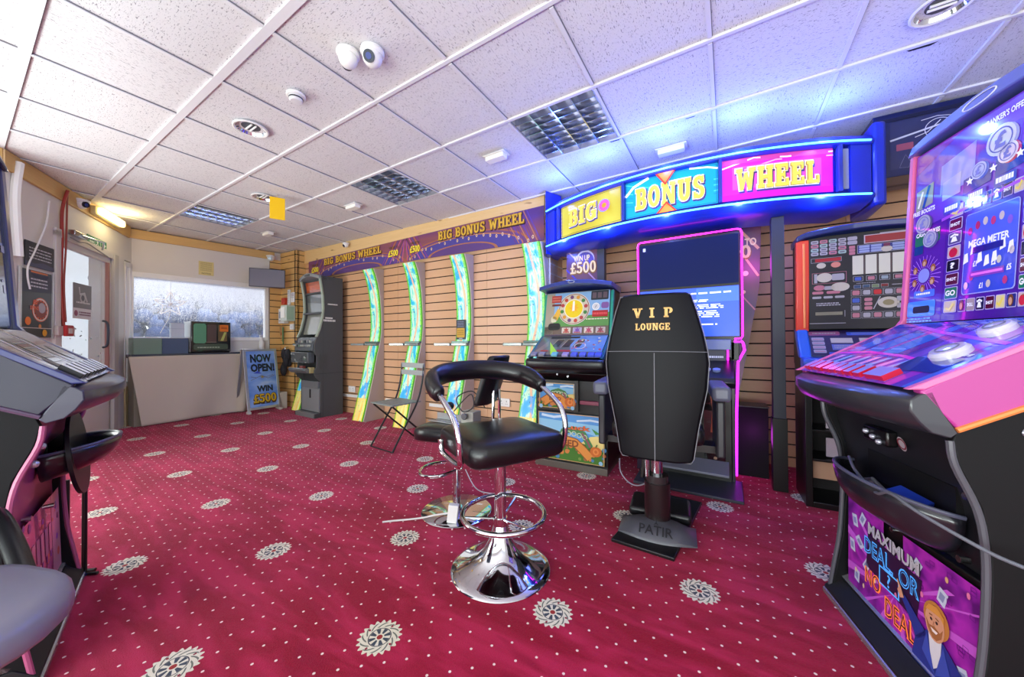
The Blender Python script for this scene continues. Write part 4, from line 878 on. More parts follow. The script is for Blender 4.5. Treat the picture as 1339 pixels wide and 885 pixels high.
# dark bulkhead cabinet under the ceiling right of the sign
t = thing('dark_display_cabinet', 'dark unlit cabinet with white line drawing beside the glowing sign', 'cabinet', .845, 3.27, 0, WA)
MB().box(0, 1.55, 0, .30, 2.115, CZ-.004, M('#1c2354', .25, coat=.4)).build('body', t, bevel=.003); MB().box(-.004, 1.55, -.008, 0, 2.48, 2.50, M('#10163a', .3)).build('upper_rail', t)
a = MB().plane((.08, -.001, 2.16), (1.5, -.001, 2.16), (.08, -.001, 2.47)); a.rect(0, 0, 1, 1, M('#2a3060', .2, coat=.6), 1)
LW = M('#c9cce0', .4)
a.band([(0, .62), (.15, .76), (.30, .82), (.55, .90)], [.012, .01, .006, .003], LW, 2); a.ring(.155, .70, .06, .064, LW, 3, 30); a.band([(.10, .92), (.15, .95), (.20, .9)], .004, LW, 3).band([(.08, .60), (.12, .66), (.16, .86)], .005, LW, 3)
a.rr(.02, .38, .075, .52, M('#9a4a6a'), 2, .1).band([(.035, .10), (.03, .02), (.06, .0), (.065, .12), (.05, .28), (.035, .10)], .002, M('#7a7fa8'), 2)
a.build('glass', t, smooth=0, recalc=False)
MB().circ if False else None
MB().lathe([(.001, 0), (.008, 0), (.008, .006), (.001, .006)], (.035, 0, 0), WHITE, 12).build('stud', t).location = (0, -.006, 2.30)

# ------------------------------------------------------------------ grey cabinet at the far end (frame: x right, y back)
t = thing('gaming_cabinet', 'tall plain grey machine cabinet with empty curved screen frame', 'machine', -5.344, 2.653, 0, -1)
w = .524
side = [(-.003, 0), (-.003, .06), (.075, .065), (.081, .50), (.02, .56), (.0, .60), (.0, .66), (.03, .70), (.03, .86), (-.005, .90), (.0, 1.02), (.03, 1.12), (.075, 1.23), (.115, 1.40), (.128, 1.52), (.12, 1.70), (.095, 1.86), (.09, 1.98), (.41, 1.98), (.41, 0)]
MB().prism(side, 'x', w-.022, w, GREYM).prism(side, 'x', 0, .022, GREYM).prism([(.06, 0), (.42, 0), (.42, 1.975), (.22, 1.975), (.22, 1.1), (.10, .9), (.10, .1), (.06, .07)], 'x', .022, w-.022, M('#2c2e2f', .6)).box(0, w, -.003, .1, 0, .062, GREYP).build('body', t, bevel=.002)
# light rim down both edges of the screen
rim = [(z, y) for y, z in [(.03, 1.12), (.075, 1.23), (.115, 1.40), (.128, 1.52), (.12, 1.70), (.095, 1.86), (.08, 1.95)]]
for x0 in (-.006, w-.030):
    b = MB(); b.loft([[(x0, y-.014, z), (x0+.036, y-.014, z), (x0+.036, y+.012, z), (x0, y+.012, z)] for z, y in rim], M('#99a593', .35, .2)); b.build('screen_rim', t, bevel=.004, smooth=40)
b = MB(); b.loft([[(w*i/12, .055-.02*math.sin(PI*i/12), 1.93+.055*math.sin(PI*i/12)), (w*i/12, .055-.02*math.sin(PI*i/12), 1.975+.055*math.sin(PI*i/12)), (w*i/12, .20, 1.975+.04*math.sin(PI*i/12)), (w*i/12, .20, 1.93)] for i in range(13)], M('#8b9296', .35, .2)); b.build('top_cap', t, smooth=40, bevel=.004)
MB().box(.20, .33, .028, .05, 1.985, 2.01, M('#4d5357', .4)).build('cap_plate', t)
def scr(z0, z1, y0, y1, m, name):
    a = MB().plane((.03, y0, z0), (w-.03, y0, z0), (.03, y1, z1)); a.rect(0, 0, 1, 1, m, 1); return a
a = scr(1.76, 1.92, .15, .13, M('#a8502e', .12, coat=.6), 's'); a.rect(.05, .3, .95, .7, M('#c0623a', .15), 2); a.build('topper_screen', t, smooth=0)
a = scr(1.47, 1.74, .165, .155, M('#74797a', .1, coat=.8), 's'); a.poly([(0, 1), (1, .7), (1, .45), (0, .6)], M('#5c6163', .12), 2); a.build('upper_screen', t, smooth=0)
scr(1.16, 1.45, .10, .165, M('#8f9188', .12, coat=.8), 's').build('lower_screen', t, smooth=0)
MB().box(.02, w-.02, .10, .17, 1.45, 1.475, M('#3c4043', .4)).box(.02, w-.02, .12, .17, 1.74, 1.765, M('#3c4043', .4)).build('screen_bar', t, bevel=.003)
b = MB().prism([(-.01, 1.02), (-.02, .93), (.06, .90), (.10, 1.0), (.09, 1.10), (.04, 1.12)], 'x', .03, w-.03, M('#565b5f', .4)); rnd = random.Random(8)
b.build('control_panel', t, bevel=.005)
b = MB()
for q in range(9): MB().cyl((.07+.048*q, -.02, 1.0), (.07+.048*q, -.034, 1.0), .016, M(rnd.choice(['#8a8f92', '#a2a8a2', '#3c4145', '#6f8a78']), .3), 12).build('button', t)
for q in range(6): MB().box(.06+.075*q, .11+.075*q, -.03, -.01, 1.04, 1.075, M(rnd.choice(['#7b8185', '#9aa09a', '#44494d']), .3)).build('key_button', t)
b = MB().box(-.01, w-.07, -.055, .04, .76, .91, M('#4d5254', .4)); b.build('coin_unit', t, bevel=.008)
a = MB().plane((-.01, -.056, .76), (w-.07, -.056, .76), (-.01, -.056, .91)); rnd = random.Random(2)
for q in range(26): xx, yy = rnd.random()*.88, rnd.random()*.8; a.rr(xx, yy, xx+rnd.uniform(.03, .12), yy+rnd.uniform(.06, .2), M(rnd.choice(['#8a9490', '#2c3134', '#b2b8b4', '#5c7a68', '#3c4448']), .3, .3), 1+q*.1, .2)
a.build('coin_unit_parts', t, smooth=0)
MB().prism([(-.06, .62), (-.10, .66), (-.09, .69), (.05, .68), (.05, .61)], 'x', 0, w-.08, M('#6f7274', .3, .4)).build('payout_tray', t, bevel=.006)
MB().box(.25, .33, -.065, -.02, .67, .72, M('#7a3a34', .4)).box(.40, .47, -.03, .03, .62, .70, M('#a89a6a', .5)).build('tray_block', t, bevel=.003)
MB().box(.06, w-.025, .055, .082, .40, .50, M('#66686a', .4)).build('flap', t, bevel=.002)
MB().box(.05, w-.012, .066, .082, .07, .40, M('#77797b', .4)).build('door', t, bevel=.002)
MB().box(.27, .30, .060, .068, .26, .38, M('#0b0b0c')).build('door_slot', t)
MB().box(w, w+.004, .06, .17, .68, .88, M('#434546', .4)).build('side_plate', t)
a = MB().plane((w+.0015, 0, 0), (w+.0015, .41, 0), (w+.0015, 0, 2)); a.bits(.45, .785, .80, .80, M('#d8d8d2'), 1, 1, .6).rect(.36, .69, .62, .70, M('#d8d8d2')).bits(.30, .665, .72, .685, M('#d8d8d2'), 1, 1, .7, 3); a.rect(.28, .0, .29, 1, M('#3c3e3f'), 1).rect(0, .303, 1, .306, M('#2c2e2f'), 1); a.build('side_lettering', t, smooth=0)

# ------------------------------------------------------------------ pavement sign by the counter
t = thing('pavement_sign', 'silver framed A board reading NOW OPEN WIN £500 beside the counter', 'sign board', -5.94, 2.30, 0, 93)
t.rotation_euler = (0, 0, math.radians(93))
hw = .46; tl = .11                           # leans back by tl over its height
def leaf(name, back):
    sg = -1 if back else 1; y0 = .40 if back else 0; y1 = .40-.17 if back else tl+.05
    b = MB()
    def P(x, z, d=0): yy = y0+(y1-y0)*z/.95; return (x, yy+d*sg, z)
    for x0, x1, z0, z1 in ((0, .035, 0, .95), (hw-.035, hw, 0, .95), (.035, hw-.035, .05, .085), (.035, hw-.035, .915, .95)):
        b.loft([[P(x0, z, 0), P(x1, z, 0), P(x1, z, .02), P(x0, z, .02)] for z in (z0, z1)], ALU)
    return b.build(name, t, bevel=.002, smooth=0)
leaf('front_frame', False); leaf('rear_frame', True)
y_ = lambda z: .004+(tl+.05)*z/.95
a = MB().plane((.035, y_(.085), .085), (hw-.035, y_(.085), .085), (.035, y_(.915), .915))
k = NT('sign_board_sky'); k.base(k.ramp(k.noise(k.obj((2, 2, 3)), 2, 2), [(.35, '#5f8ad8'), (.6, '#8fb0e8'), (.7, '#b2c6ec')]), .4); SKYB = k.m
a.rect(0, 0, 1, 1, SKYB, 0); DK = M('#1b2027', .4)
a.text('NOW', .50, .87, .74, .15, DK, 1, .05).text('OPEN!', .54, .70, .84, .15, DK, 1, .05).text('WIN', .56, .32, .56, .11, DK, 1, .05)
a.slab('£500', .54, .14, .80, .16, M('#5a3a08'), 2, .07).slab('£500', .535, .15, .80, .15, M('#d8b020'), 3, .0)
a.band([(.12, .54), (.3, .52), (.48, .56), (.7, .50), (.95, .55)], .006, M('#6b5a4a'), 1).band([(.1, .48), (.4, .54), (.6, .52), (.9, .56)], .005, M('#6b5a4a'), 1).star(.5, .53, .03, M('#9a8a4a'), 2).poly([(.2, .60), (.5, .59), (.35, .64)], M('#3a4fc8'), 1).bits(.4, .04, .9, .06, DK, 1)
for q in range(5): a.rect(.32+.07*q, .84, .33+.07*q, .90, M('#3f9a4a'), 3)
a.build('poster', t, smooth=0)
MB().box(-.005, .035, -.02, .05, 0, .035, M('#c9c9c4', .5)).build('foot', t, bevel=.004); MB().box(hw-.035, hw+.005, -.02, .05, 0, .035, M('#c9c9c4', .5)).build('foot', t, bevel=.004)

# ------------------------------------------------------------------ cartoon fruit machine (frame: x right, y back)
FM = thing('fruit_machine', 'cartoon countryside fruit machine with yellow wheel on its glass', 'fruit machine', -1.404, 2.64, 0, 3)
w = .61
MB().prism([(.02, .05), (.02, .72), (-.03, .78), (-.02, .84), (.17, 1.08), (.26, 1.46), (.26, 1.48), (.50, 1.48), (.50, .03), (.02, .03)], 'x', 0, w, BLACK).box(0, w, -.004, .48, 0, .055, M('#6b665f', .35, .5)).build('body', FM, bevel=.003)
for x0, x1 in ((-.004, .020), (w-.020, w+.004)):
    b = MB(); b.loft([[(x0, y, z), (x1, y, z), (x1, y+.04, z), (x0, y+.04, z)] for y, z in ((.155, 1.09), (.20, 1.28), (.245, 1.47))], M('#2f9a82', .3, .3)); b.loft([[(x0, -.135, .915), (x1, -.135, .915), (x1, -.09, .895), (x0, -.09, .895)], [(x0, .155, 1.09), (x1, .155, 1.09), (x1, .195, 1.09), (x0, .195, 1.09)]], M('#2f6f8a', .3, .3)); b.build('side_trim', FM, bevel=.003, smooth=0)
secs = []
for i in range(17):
    s_ = i/16; x = -.012+(w+.024)*s_; bw = .03*(1-(2*s_-1)**2)+.0
    secs.append([(x, -.135-bw, .905), (x, -.160-bw, .885), (x, -.155-bw, .835), (x, -.11-bw*.8, .80), (x, .02, .775), (x, .02, .90)])
MB().loft(secs, VINYL).build('bumper', FM, smooth=60, bevel=.006)
b = MB(); b.loft([[(-.012+(w+.024)*i/16, .12-.035*math.sin(PI*i/16), 1.49+.035*math.sin(PI*i/16)), (-.012+(w+.024)*i/16, .13-.035*math.sin(PI*i/16), 1.525+.035*math.sin(PI*i/16)), (-.012+(w+.024)*i/16, .5, 1.525+.02*math.sin(PI*i/16)), (-.012+(w+.024)*i/16, .5, 1.47)] for i in range(17)], M('#2b3a7e', .3, coat=.4)); b.build('top_cap', FM, smooth=45, bevel=.004)
b = MB(); b.tube([(.30+.028*math.cos(2*PI*k/20), .085, 1.540+.010*math.sin(2*PI*k/20)) for k in range(20)], .003, STEEL, 6, True); b.build('badge_ring', FM)
# upper glass
a = MB().plane((.022, .150, 1.095), (w-.022, .150, 1.095), (.022, .235, 1.475)); GG = lambda c: M(c, .14, coat=.7)
a.rect(0, 0, 1, 1, GG('#7d8f8a'), 0).poly([(0, .18), (1, .18), (1, .50), (.6, .42), (.3, .50), (0, .42)], GG('#4f8a3c'), 1).poly([(0, .42), (.3, .50), (.6, .42), (1, .5), (1, 1), (0, 1)], GG('#7fa6cf'), 1).rect(0, 0, 1, .20, GG('#5c4a3c'), 2).rect(0, 0, .14, .98, GG('#9a9280'), 2)
a.circ(.46, .60, .142, GG('#d8cfc0'), 3, 40).ring(.46, .60, .130, .136, M('#7a2f28'), 4, 40).ring(.46, .60, .088, .128, GG('#c9bca6'), 4, 40).circ(.46, .60, .080, M('#e3c414', .3), 5, 36)
for q in range(12): an = q*PI/6+.2; a.circ(.46+.108*math.cos(an)/a.W, .60+.108*math.sin(an)/a.H, .017, M(['#a83a3c', '#3f7a3c', '#c98a2c', '#6b3f6a', '#b33a2c'][q % 5], .4), 6, 10)
a.star(.46, .62, .05, M('#e8a820'), 6, 8, .5).poly([(.435, .55), (.475, .55), (.47, .78), (.44, .78)], M('#f0e8d8'), 7).ring(.46, .60, .08, .084, M('#f4ecd0'), 7)
a.rect(.09, .76, .25, .93, M('#a03834', .3), 5).rect(.10, .68, .25, .73, M('#6b2a2c', .3), 5).bits(.10, .78, .24, .91, M('#c46a5c'), 2, 6, .5).poly([(.12, .40), (.20, .62), (.27, .56), (.20, .34)], M('#d8a838'), 5).rr(.10, .30, .19, .44, M('#c8c4a4'), 5, .3).rr(.06, .12, .26, .28, M('#15181a'), 5, .4).rect(.09, .17, .23, .21, M('#000000'), 6)
a.rr(.72, .78, .98, .99, M('#20262e'), 5, .1); [a.rect(.74+.08*q, .82, .80+.08*q, .95, M('#5c4a52'), 6) for q in range(3)]
a.circ(.80, .63, .032, M('#e8e6e4'), 6).circ(.80, .63, .026, M('#c8c6c8'), 7).band([(.79, .60), (.81, .66)], .004, DK, 8).rr(.88, .58, .99, .72, M('#7a4f8a'), 6, .3).rect(.75, .40, .98, .54, M('#a3141c', .3), 6).bits(.76, .42, .97, .52, M('#d84a4a'), 1, 7, .5).bits(.66, .33, .98, .37, M('#d8d0b0'), 1, 6, .6)
for q in range(4): a.rr(.29+.175*q, .04, .43+.175*q, .17, M(['#c8bcae', '#a89ab8', '#cfc0b2', '#b8a8a0'][q]), 5, .1).star(.36+.175*q, .11, .03, M(['#a8443c', '#7a4a9a', '#a83a5c', '#8a3a4a'][q]), 6, 6).rect(.31+.175*q, .05, .41+.175*q, .07, M('#a8443c'), 7)
a.band([(0, .99), (1, .99)], .006, M('#6a6f78'), 5).band([(0, .005), (1, .005)], .008, M('#5c4a5e'), 5)
a.build('upper_glass', FM, smooth=0, recalc=False)
# sloped deck
a = MB().plane((.022, -.132, .918), (w-.022, -.132, .918), (.022, .148, 1.090))
a.rect(0, 0, 1, 1, GG('#6f706c'), 0).poly([(.55, .25), (1, .25), (1, 1), (.45, 1)], GG('#6f9ad0'), 1).rect(.15, .86, .6, .95, M('#3a3d3f'), 2)
for q in range(3): a.poly([(.24+.16*q, .45), (.34+.16*q, .45), (.38+.16*q, .78), (.28+.16*q, .78)], M('#3c3f42', .15, coat=.6), 2).band([(.22+.16*q, .42), (.28+.16*q, .80), (.38+.16*q, .82)], .006, M('#a89a84'), 3)
a.poly([(.02, .25), (.14, .75), (.18, .5), (.10, .2)], GG('#8a7f76'), 2); rnd = random.Random(6)
for q in range(26): xx, yy = rnd.uniform(.55, .96), rnd.uniform(.30, .92); a.star(xx, yy, rnd.uniform(.008, .02), M(rnd.choice(['#c04a3c', '#e8e4d8', '#3a6ac8', '#d8c070', '#9ac0e8', '#b84a6a']), .3), 2+q*.1, 5)
a.ring(.66, .5, .04, .048, M('#d8d0c0'), 3).rect(.0, .02, 1, .10, M('#2a2a30'), 2).rect(.1, .24, .22, .30, M('#b03a2c'), 2).rect(.35, .24, .56, .31, M('#b0303a'), 3)
a.build('sloped_deck', FM, smooth=0, recalc=False)
def deck_pt(x, q): return (x, -.132+.28*q, .918+.172*q)
for i, x in enumerate([.045, .115, .225, .315, .385, .455, .52, .575]):
    b = MB(); c = deck_pt(x, .09); b.prism([(c[1]-.022, c[2]-.012), (c[1]+.02, c[2]+.012), (c[1]+.014, c[2]+.026), (c[1]-.028, c[2]+.004)], 'x', x-.024, x+.024, M(['#8a8aa0', '#8a8a94', '#6fb8c8', '#a89ac8', '#5a6ad8', '#5a6ad8', '#4f62d8', '#4f62d8'][i], .25)); b.build('button', FM, bevel=.002)
b = MB(); c = deck_pt(.22, .3); b.add([deck_pt(.125, .62), deck_pt(.24, .14), deck_pt(.185, .10), tuple(Vector(deck_pt(.125, .62))+Vector((0, 0, .012))), tuple(Vector(deck_pt(.24, .14))+Vector((0, 0, .012))), tuple(Vector(deck_pt(.185, .10))+Vector((0, 0, .012)))], [(0, 1, 2), (5, 4, 3), (0, 3, 4, 1), (1, 4, 5, 2), (2, 5, 3, 0)], M('#9ed43c', .35, emit=.15)); b.build('arrow_flash', FM, smooth=0)
def landscape(a, title):
    a.rect(0, 0, 1, 1, GG('#5a9ad8'), 0).poly([(0, .66), (.3, .60), (.7, .64), (1, .55), (1, .8), (0, .85)], GG('#8fc4e4'), 1).poly([(.6, .34), (1, .3), (1, .62), (.8, .56)], GG('#e8d488'), 1).poly([(0, 0), (1, 0), (1, .30), (.7, .40), (.45, .34), (.2, .42), (0, .34)], GG('#4a7a38'), 2)
    a.band([(.05, .93), (.25, .90), (.4, .94)], .02, GG('#c8ddf0'), 2).band([(.6, .86), (.8, .90), (.98, .88)], .016, GG('#c8ddf0'), 2)
    rnd = random.Random(11)
    for q in range(34): xx, yy = rnd.random(), rnd.uniform(.04, .32); a.circ(xx, yy, rnd.uniform(.008, .02), M(rnd.choice(['#a84a2c', '#6a8a3a', '#3f6a34', '#c87a3c', '#8a5a3a', '#3f7aa8']), .4), 3+q*.05, 8)
    a.band([(.30, .30), (.40, .62), (.55, .68), (.70, .60), (.80, .34)], .05, M('#3f7a44'), 6)
    for q in range(5): a.ring(.40+.08*q, .56+.03*math.sin(q), .014, .021, M('#b8c8a8'), 7, 14)
    a.band([(.68, .62), (.76, .46), (.80, .34)], .014, M('#8a4a5a'), 8)
    a.band([(.10, .20), (.26, .36), (.42, .44), (.58, .40), (.70, .26), (.80, .12)], .075, M('#8a4a18'), 8).band([(.10, .20), (.26, .36), (.42, .44), (.58, .40), (.70, .26), (.80, .12)], .062, M('#d88a3a'), 9).poly([(.05, .10), (.16, .17), (.14, .28)], M('#c8742c'), 9)
    a.text('DEED', .46, .38, .34, .14, M('#7a3a10'), 11, .03)
    for q, r_ in enumerate((.046, .030, .014)): a.circ(.88, .27, r_, M(['#c8641c', '#e0843a', '#c8641c'][q]), 10+q, 18, 1 if q < 1 else .8, .85)
    a.band([(.88, .36), (.90, .42)], .01, M('#3f6a2c'), 13)
    if title: a.text(title, .62, .72, .38, .10, M('#6a2418'), 11, .05).text(title, .615, .725, .38, .10, M('#d8602c'), 12, .025).poly([(.82, .74), (.95, .64), (.88, .62)], M('#3f8a3a'), 11)
    a.frame(0, 0, 1, 1, .006, M('#c8a870', .3, .3), 14)
    for cx, cy in ((.05, .05), (.95, .05)): a.circ(cx, cy, .016, M('#8ab8d8'), 15, 12)
a = MB().plane((.035, -.0015, .075), (w-.022, -.0015, .075), (.035, -.0015, .455)); MB().box(.03, w-.018, .0, .022, .07, .46, BLACK).build('lower_door', FM, bevel=.002)
landscape(a, 'Luck'); a.build('lower_artwork', FM, smooth=0, recalc=False)
MB().box(.025, .385, -.012, .022, .475, .725, M('#3c3a38', .35, .3)).build('small_frame', FM, bevel=.003)
a = MB().plane((.050, -.0135, .495), (.355, -.0135, .495), (.050, -.0135, .700)); landscape(a, None); a.build('small_artwork', FM, smooth=0, recalc=False)
MB().box(.40, w-.02, -.02, .02, .54, .57, M('#8a4258', .3)).build('payout_lip', FM, bevel=.004)
MB().cyl((.31, -.03, .76), (.31, -.045, .76), .010, STEEL, 12).build('lock', FM)
MB().cyl((.22, -.03, .775), (.22, -.045, .775), .008, STEEL, 12).build('lock', FM)

# ------------------------------------------------------------------ neon edged cabinet with two screens
NC = thing('neon_cabinet', 'two screen machine outlined with magenta neon, showing blue start-up text', 'machine', -.66, 2.95, 0, 0)
w = .76
MB().box(.05, w-.03, .02, .26, .90, 1.83, BLACK).prism([(.0, 0), (.0, .70), (-.30, .74), (-.32, .80), (0, .92), (.26, .92), (.26, 0)], 'x', .08, w-.08, BLACK).build('body', NC, bevel=.004)
sl = .05  # screens lean back a little
def npl(x0, x1, z0, z1, d=0): f = lambda z: -d; return MB().plane((x0, f(z0), z0), (x1, f(z0), z0), (x0, f(z1), z1))
MB().box(.045, w-.022, .0, .03, 1.04, 1.825, M('#101018', .3)).build('screen_surround', NC, bevel=.004)
a = npl(.062, w-.030, 1.455, 1.805, .006); k = NT('dark_glass_display'); k.base('#0c1024', .22); k.b.inputs['Specular IOR Level'].default_value = .12; k.b.inputs['Emission Color'].default_value = lin('#142468'); k.b.inputs['Emission Strength'].default_value = .6
a.rect(0, 0, 1, 1, k.m, 1).rr(.035, .86, .065, .94, M('#c8d0f0', .3), 2, .2); a.build('upper_display', NC, smooth=0)
a = npl(.062, w-.030, 1.075, 1.435, .006); a.rect(0, 0, 1, 1, M('#2a50e8', .2, emit=1.0), 1).rect(.60, .70, 1, .99, M('#3a66f0', .2, emit=1.0), 1.5)
TXW = M('#e8eeff', .3, emit=.9)
a.bits(.05, .86, .93, .90, TXW, 1, 3, .8, 1); a.bits(.05, .70, .72, .76, TXW, 2, 3, .6, 2); a.bits(.05, .56, .86, .66, TXW, 3, 3, .55, 3); a.bits(.05, .38, .82, .53, TXW, 4, 3, .55, 4); a.bits(.05, .22, .80, .255, TXW, 1, 3, .8, 5)
a.build('lower_display', NC, smooth=0)
MB().box(.03, w-.08, -.05, .06, .975, 1.05, M('#6a7ab8', .3, coat=.3)).build('screen_shelf', NC, bevel=.004)
MB().prism([(-.04, .98), (-.07, .84), (.05, .82), (.05, .98)], 'x', .08, w-.11, M('#4a4c58', .4)).build('note_panel', NC, bevel=.004)
a = MB().plane((.08, -.075, .845), (w-.11, -.075, .845), (.08, -.046, .975)); a.rect(.80, .15, .99, .35, BLACK, 1).circ(.78, .6, .012, M('#c83a4a'), 2).bits(.80, .52, .97, .68, M('#d8dcec'), 1, 2, .7); a.build('note_slot', NC, smooth=0)
MB().prism([(-.32, .80), (-.34, .77), (-.30, .73), (0, .75), (.0, .90), (-.05, .90)], 'x', .06, w-.06, M('#1a1c26', .3, coat=.3)).build('button_deck', NC, bevel=.008)
b = MB(); rnd = random.Random(12)
for q in range(9):
    x = .13+.058*q; MB().cyl((x, -.22+.01*(q % 2), .835), (x, -.225+.01*(q % 2), .850), .024, M(rnd.choice(['#8a9ad8', '#b8c4f0', '#6f80d0']), .2), 16).build('button', NC)
NEON = M('#e818d8', .3, emit=7.0); NEONP = M('#c020e8', .3, emit=5.0)
b = MB(); b.tube([(.050, -.012, 1.06), (.046, -.012, 1.80), (.050, -.012, 1.822), (.066, -.012, 1.832), (w-.040, -.012, 1.834), (w-.018, -.012, 1.828), (w-.010, -.012, 1.808), (w-.010, -.012, 1.075), (w-.018, -.012, 1.058), (w-.06, -.012, 1.053)], .0055, NEON, 8); b.build('neon_tube', NC)
b = MB(); b.tube([(w-.06, .0, 1.035), (w-.015, .02, 1.035), (w-.005, .06, 1.02), (w+.005, .15, .97), (w-.035, .20, .88), (w-.047, .21, .5), (w-.052, .22, .01)], .0085, NEONP, 8); b.build('neon_tube', NC)
b = MB(); b.tube([(w-.10, -.03, 1.0), (w-.10, -.05, .88), (w-.13, -.08, .80)], .005, NEON, 8); b.build('neon_tube', NC)
MB().box(w-.080, w-.060, .02, .22, 0, 1.03, M('#241a30', .3)).box(.04, .06, .16, .22, 0, 1.80, M('#241a30', .3)).box(w-.03, w-.02, .16, .22, .95, 1.80, M('#241a30', .3)).build('side_fin', NC, bevel=.002)
MB().box(.02, .06, .02, .22, 0, 1.05, M('#241a30', .3)).build('side_fin', NC, bevel=.002)
a = MB().plane((.08, -.0015, .04), (w-.09, -.0015, .04), (.08, -.0015, .70)); a.rect(.72, .1, .95, .98, M('#0e0e12', .1, coat=.8), 1); [a.circ(.84, yy, .012, M('#b8a890', .2, .8), 2, 12) for yy in (.22, .42, .60, .80)]; a.circ(.93, .13, .018, M('#c8c8d0', .2, .6), 2, 8); a.band([(.80, .50), (.82, .75), (.80, .9)], .012, M('#8a4a3a', .2, .6), 2); a.build('lower_front', NC, smooth=0)
MB().prism([(-.30, .0), (-.30, .02), (.0, .03), (.05, .03), (.05, 0)], 'x', .0+.06, w-.02, M('#2c2e3c', .4)).build('foot_plate', NC, bevel=.004)
MB().prism([(-.14, .10), (-.14, .115), (.0, .17), (.0, .10)], 'x', .16, w-.10, M('#7a7c8c', .3, .3)).build('foot_rest', NC, bevel=.002)
for z, e in ((1.6, 1.5), (.35, 1.2)):
    l = bpy.data.lights.new('neon_glow', 'POINT'); l.energy = e; l.color = (.85, .06, 1.0); l.shadow_soft_size = .12
    o = bpy.data.objects.new('neon_glow', l); COL.objects.link(o); o.parent = NC; o.location = (w+.06, .24, z)

# ------------------------------------------------------------------ VIP chair on its pedestal
VC = thing('vip_chair', 'high backed black chair reading VIP LOUNGE on a heavy black pedestal', 'chair', -.335, 2.03, 0, 6)
def shell(name, prof, y_of, t_, m, smooth=50, bevel=.012):
    """a padded slab: prof lists (half width, z); centre line y_of(z)"""
    secs = []
    for hw_, z in prof:
        y = y_of(z); cu = .035
        secs.append([(-hw_, y+cu, z), (-hw_*.6, y+.006, z), (0, y, z), (hw_*.6, y+.006, z), (hw_, y+cu, z), (hw_, y+cu+t_*.6, z), (hw_*.6, y+t_, z), (-hw_*.6, y+t_, z), (-hw_, y+cu+t_*.6, z)])
    return MB().loft(secs, m).build(name, VC, smooth=smooth, bevel=bevel)
yb = lambda z: -.13+.02*(z-.4)
shell('backrest', [(.165, .425), (.178, .45), (.200, .60), (.238, .80), (.248, .93), (.242, .99), (.225, 1.08), (.195, 1.20), (.172, 1.275), (.160, 1.29)], yb, .055, VINYL2)
b = MB(); b.tube([(-.244, yb(.98)-.000+.030, .985), (-.12, yb(.98)-.001, .988), (0, yb(.98)-.004, .988), (.12, yb(.98)-.001, .988), (.244, yb(.98)+.030, .985)], .0017, M('#6e6e76', .5), 6).tube([(0, yb(.97)-.0035, .98), (0, yb(.6)-.0035, .6), (0, yb(.43)-.0035, .43)], .0022, M('#77777e', .5), 6); b.build('seam_piping', VC)
b = MB(); b.tube([(sx_*a_, yb(z)+.034, z) for sx_, a_, z in [(1, .165, .427), (1, .178, .45), (1, .200, .60), (1, .240, .80), (1, .250, .93), (1, .244, .99), (1, .227, 1.08), (1, .197, 1.20), (1, .172, 1.28)]]+[(-a_, yb(z)+.034, z) for a_, z in [(.172, 1.28), (.197, 1.20), (.227, 1.08), (.244, .99), (.250, .93), (.240, .80), (.200, .60), (.178, .45), (.165, .427)]], .0022, M('#77777e', .5), 6, True); b.build('edge_piping', VC)
a = MB().plane((-.16, yb(1.1)-.0045, 1.08), (.16, yb(1.1)-.0045, 1.08), (-.16, yb(1.25)-.0045, 1.23)); GT = M('#cfa35c', .35, .2)
a.fn = lambda x, y, l: (-.16+.32*x, yb(1.08+.15*y)+.006*abs(2*x-1)*.9-.0035, 1.08+.15*y)
for q, ch in enumerate('VIP'): a.slab(ch, [.28, .50, .74][q]-.03, .72, [.155, .075, .13][q], .34, GT, 1, 0)
a.slab('LOUNGE', .475, .24, .52, .24, GT, 1, 0, .12); a.build('gold_lettering', VC, smooth=0, recalc=False)
MB().box(-.23, .23, -.05, .42, .50, .60, VINYL).build('seat', VC, bevel=.03, seg=3)
for sg in (-1, 1):
    MB().box(*(sorted((sg*.36, sg*.27))), .06, .42, .72, .80, M('#5c5e70', .4)).build('armrest', VC, bevel=.02, seg=3)
    MB().box(*(sorted((sg*.33, sg*.29))), .08, .36, .42, .72, M('#2a2a30', .4)).build('arm_panel', VC, bevel=.01)
    MB().box(*(sorted((sg*.33, sg*.10))), .16, .28, .42, .46, BLACK).build('arm_support', VC)
MB().cyl((0, .03, .03), (0, .03, .27), .066, M('#1c1214', .28), 28).cyl((0, .03, .27), (0, .03, .31), .058, M('#2a2426', .25), 28).build('column_sleeve', VC)
MB().cyl((0, .03, .30), (0, .03, .52), .030, CHROME, 20).cyl((-.05, .0, .30), (-.05, .0, .46), .013, CHROME, 14).cyl((-.075, -.0, .29), (-.06, -.0, .42), .010, BLACK, 10).build('piston', VC)
pl = MB(); pl.prism([(-.212, -.191), (.088, -.236), (.237, .470), (-.051, .518)], 'z', 0, .018, M('#0c0c0f', .35)); pl.build('floor_plate', VC, bevel=.004)
secs = []
for i in range(13):
    f_ = i/12; x = -.19+.38*f_; hh = .055*math.sin(PI*min(max(f_, .0), 1))**.6; yy = .045*math.sin(PI*f_)
    secs.append([(x, -.10-yy, .018), (x, -.10-yy*.9, .022+hh*.25), (x, -.06-yy*.2, .022+hh), (x, .02, .024+hh*1.1), (x, .10, .018)])
MB().loft(secs, M('#4a4a52', .4)).build('foot_cover', VC, smooth=50)
a = MB().plane((-.085, -.0, 0), (.085, 0, 0), (-.085, 0, .035)); a.fn = lambda x, y, l: (-.085+.17*x, -.140+.055*y, .047+.034*y+.0035)
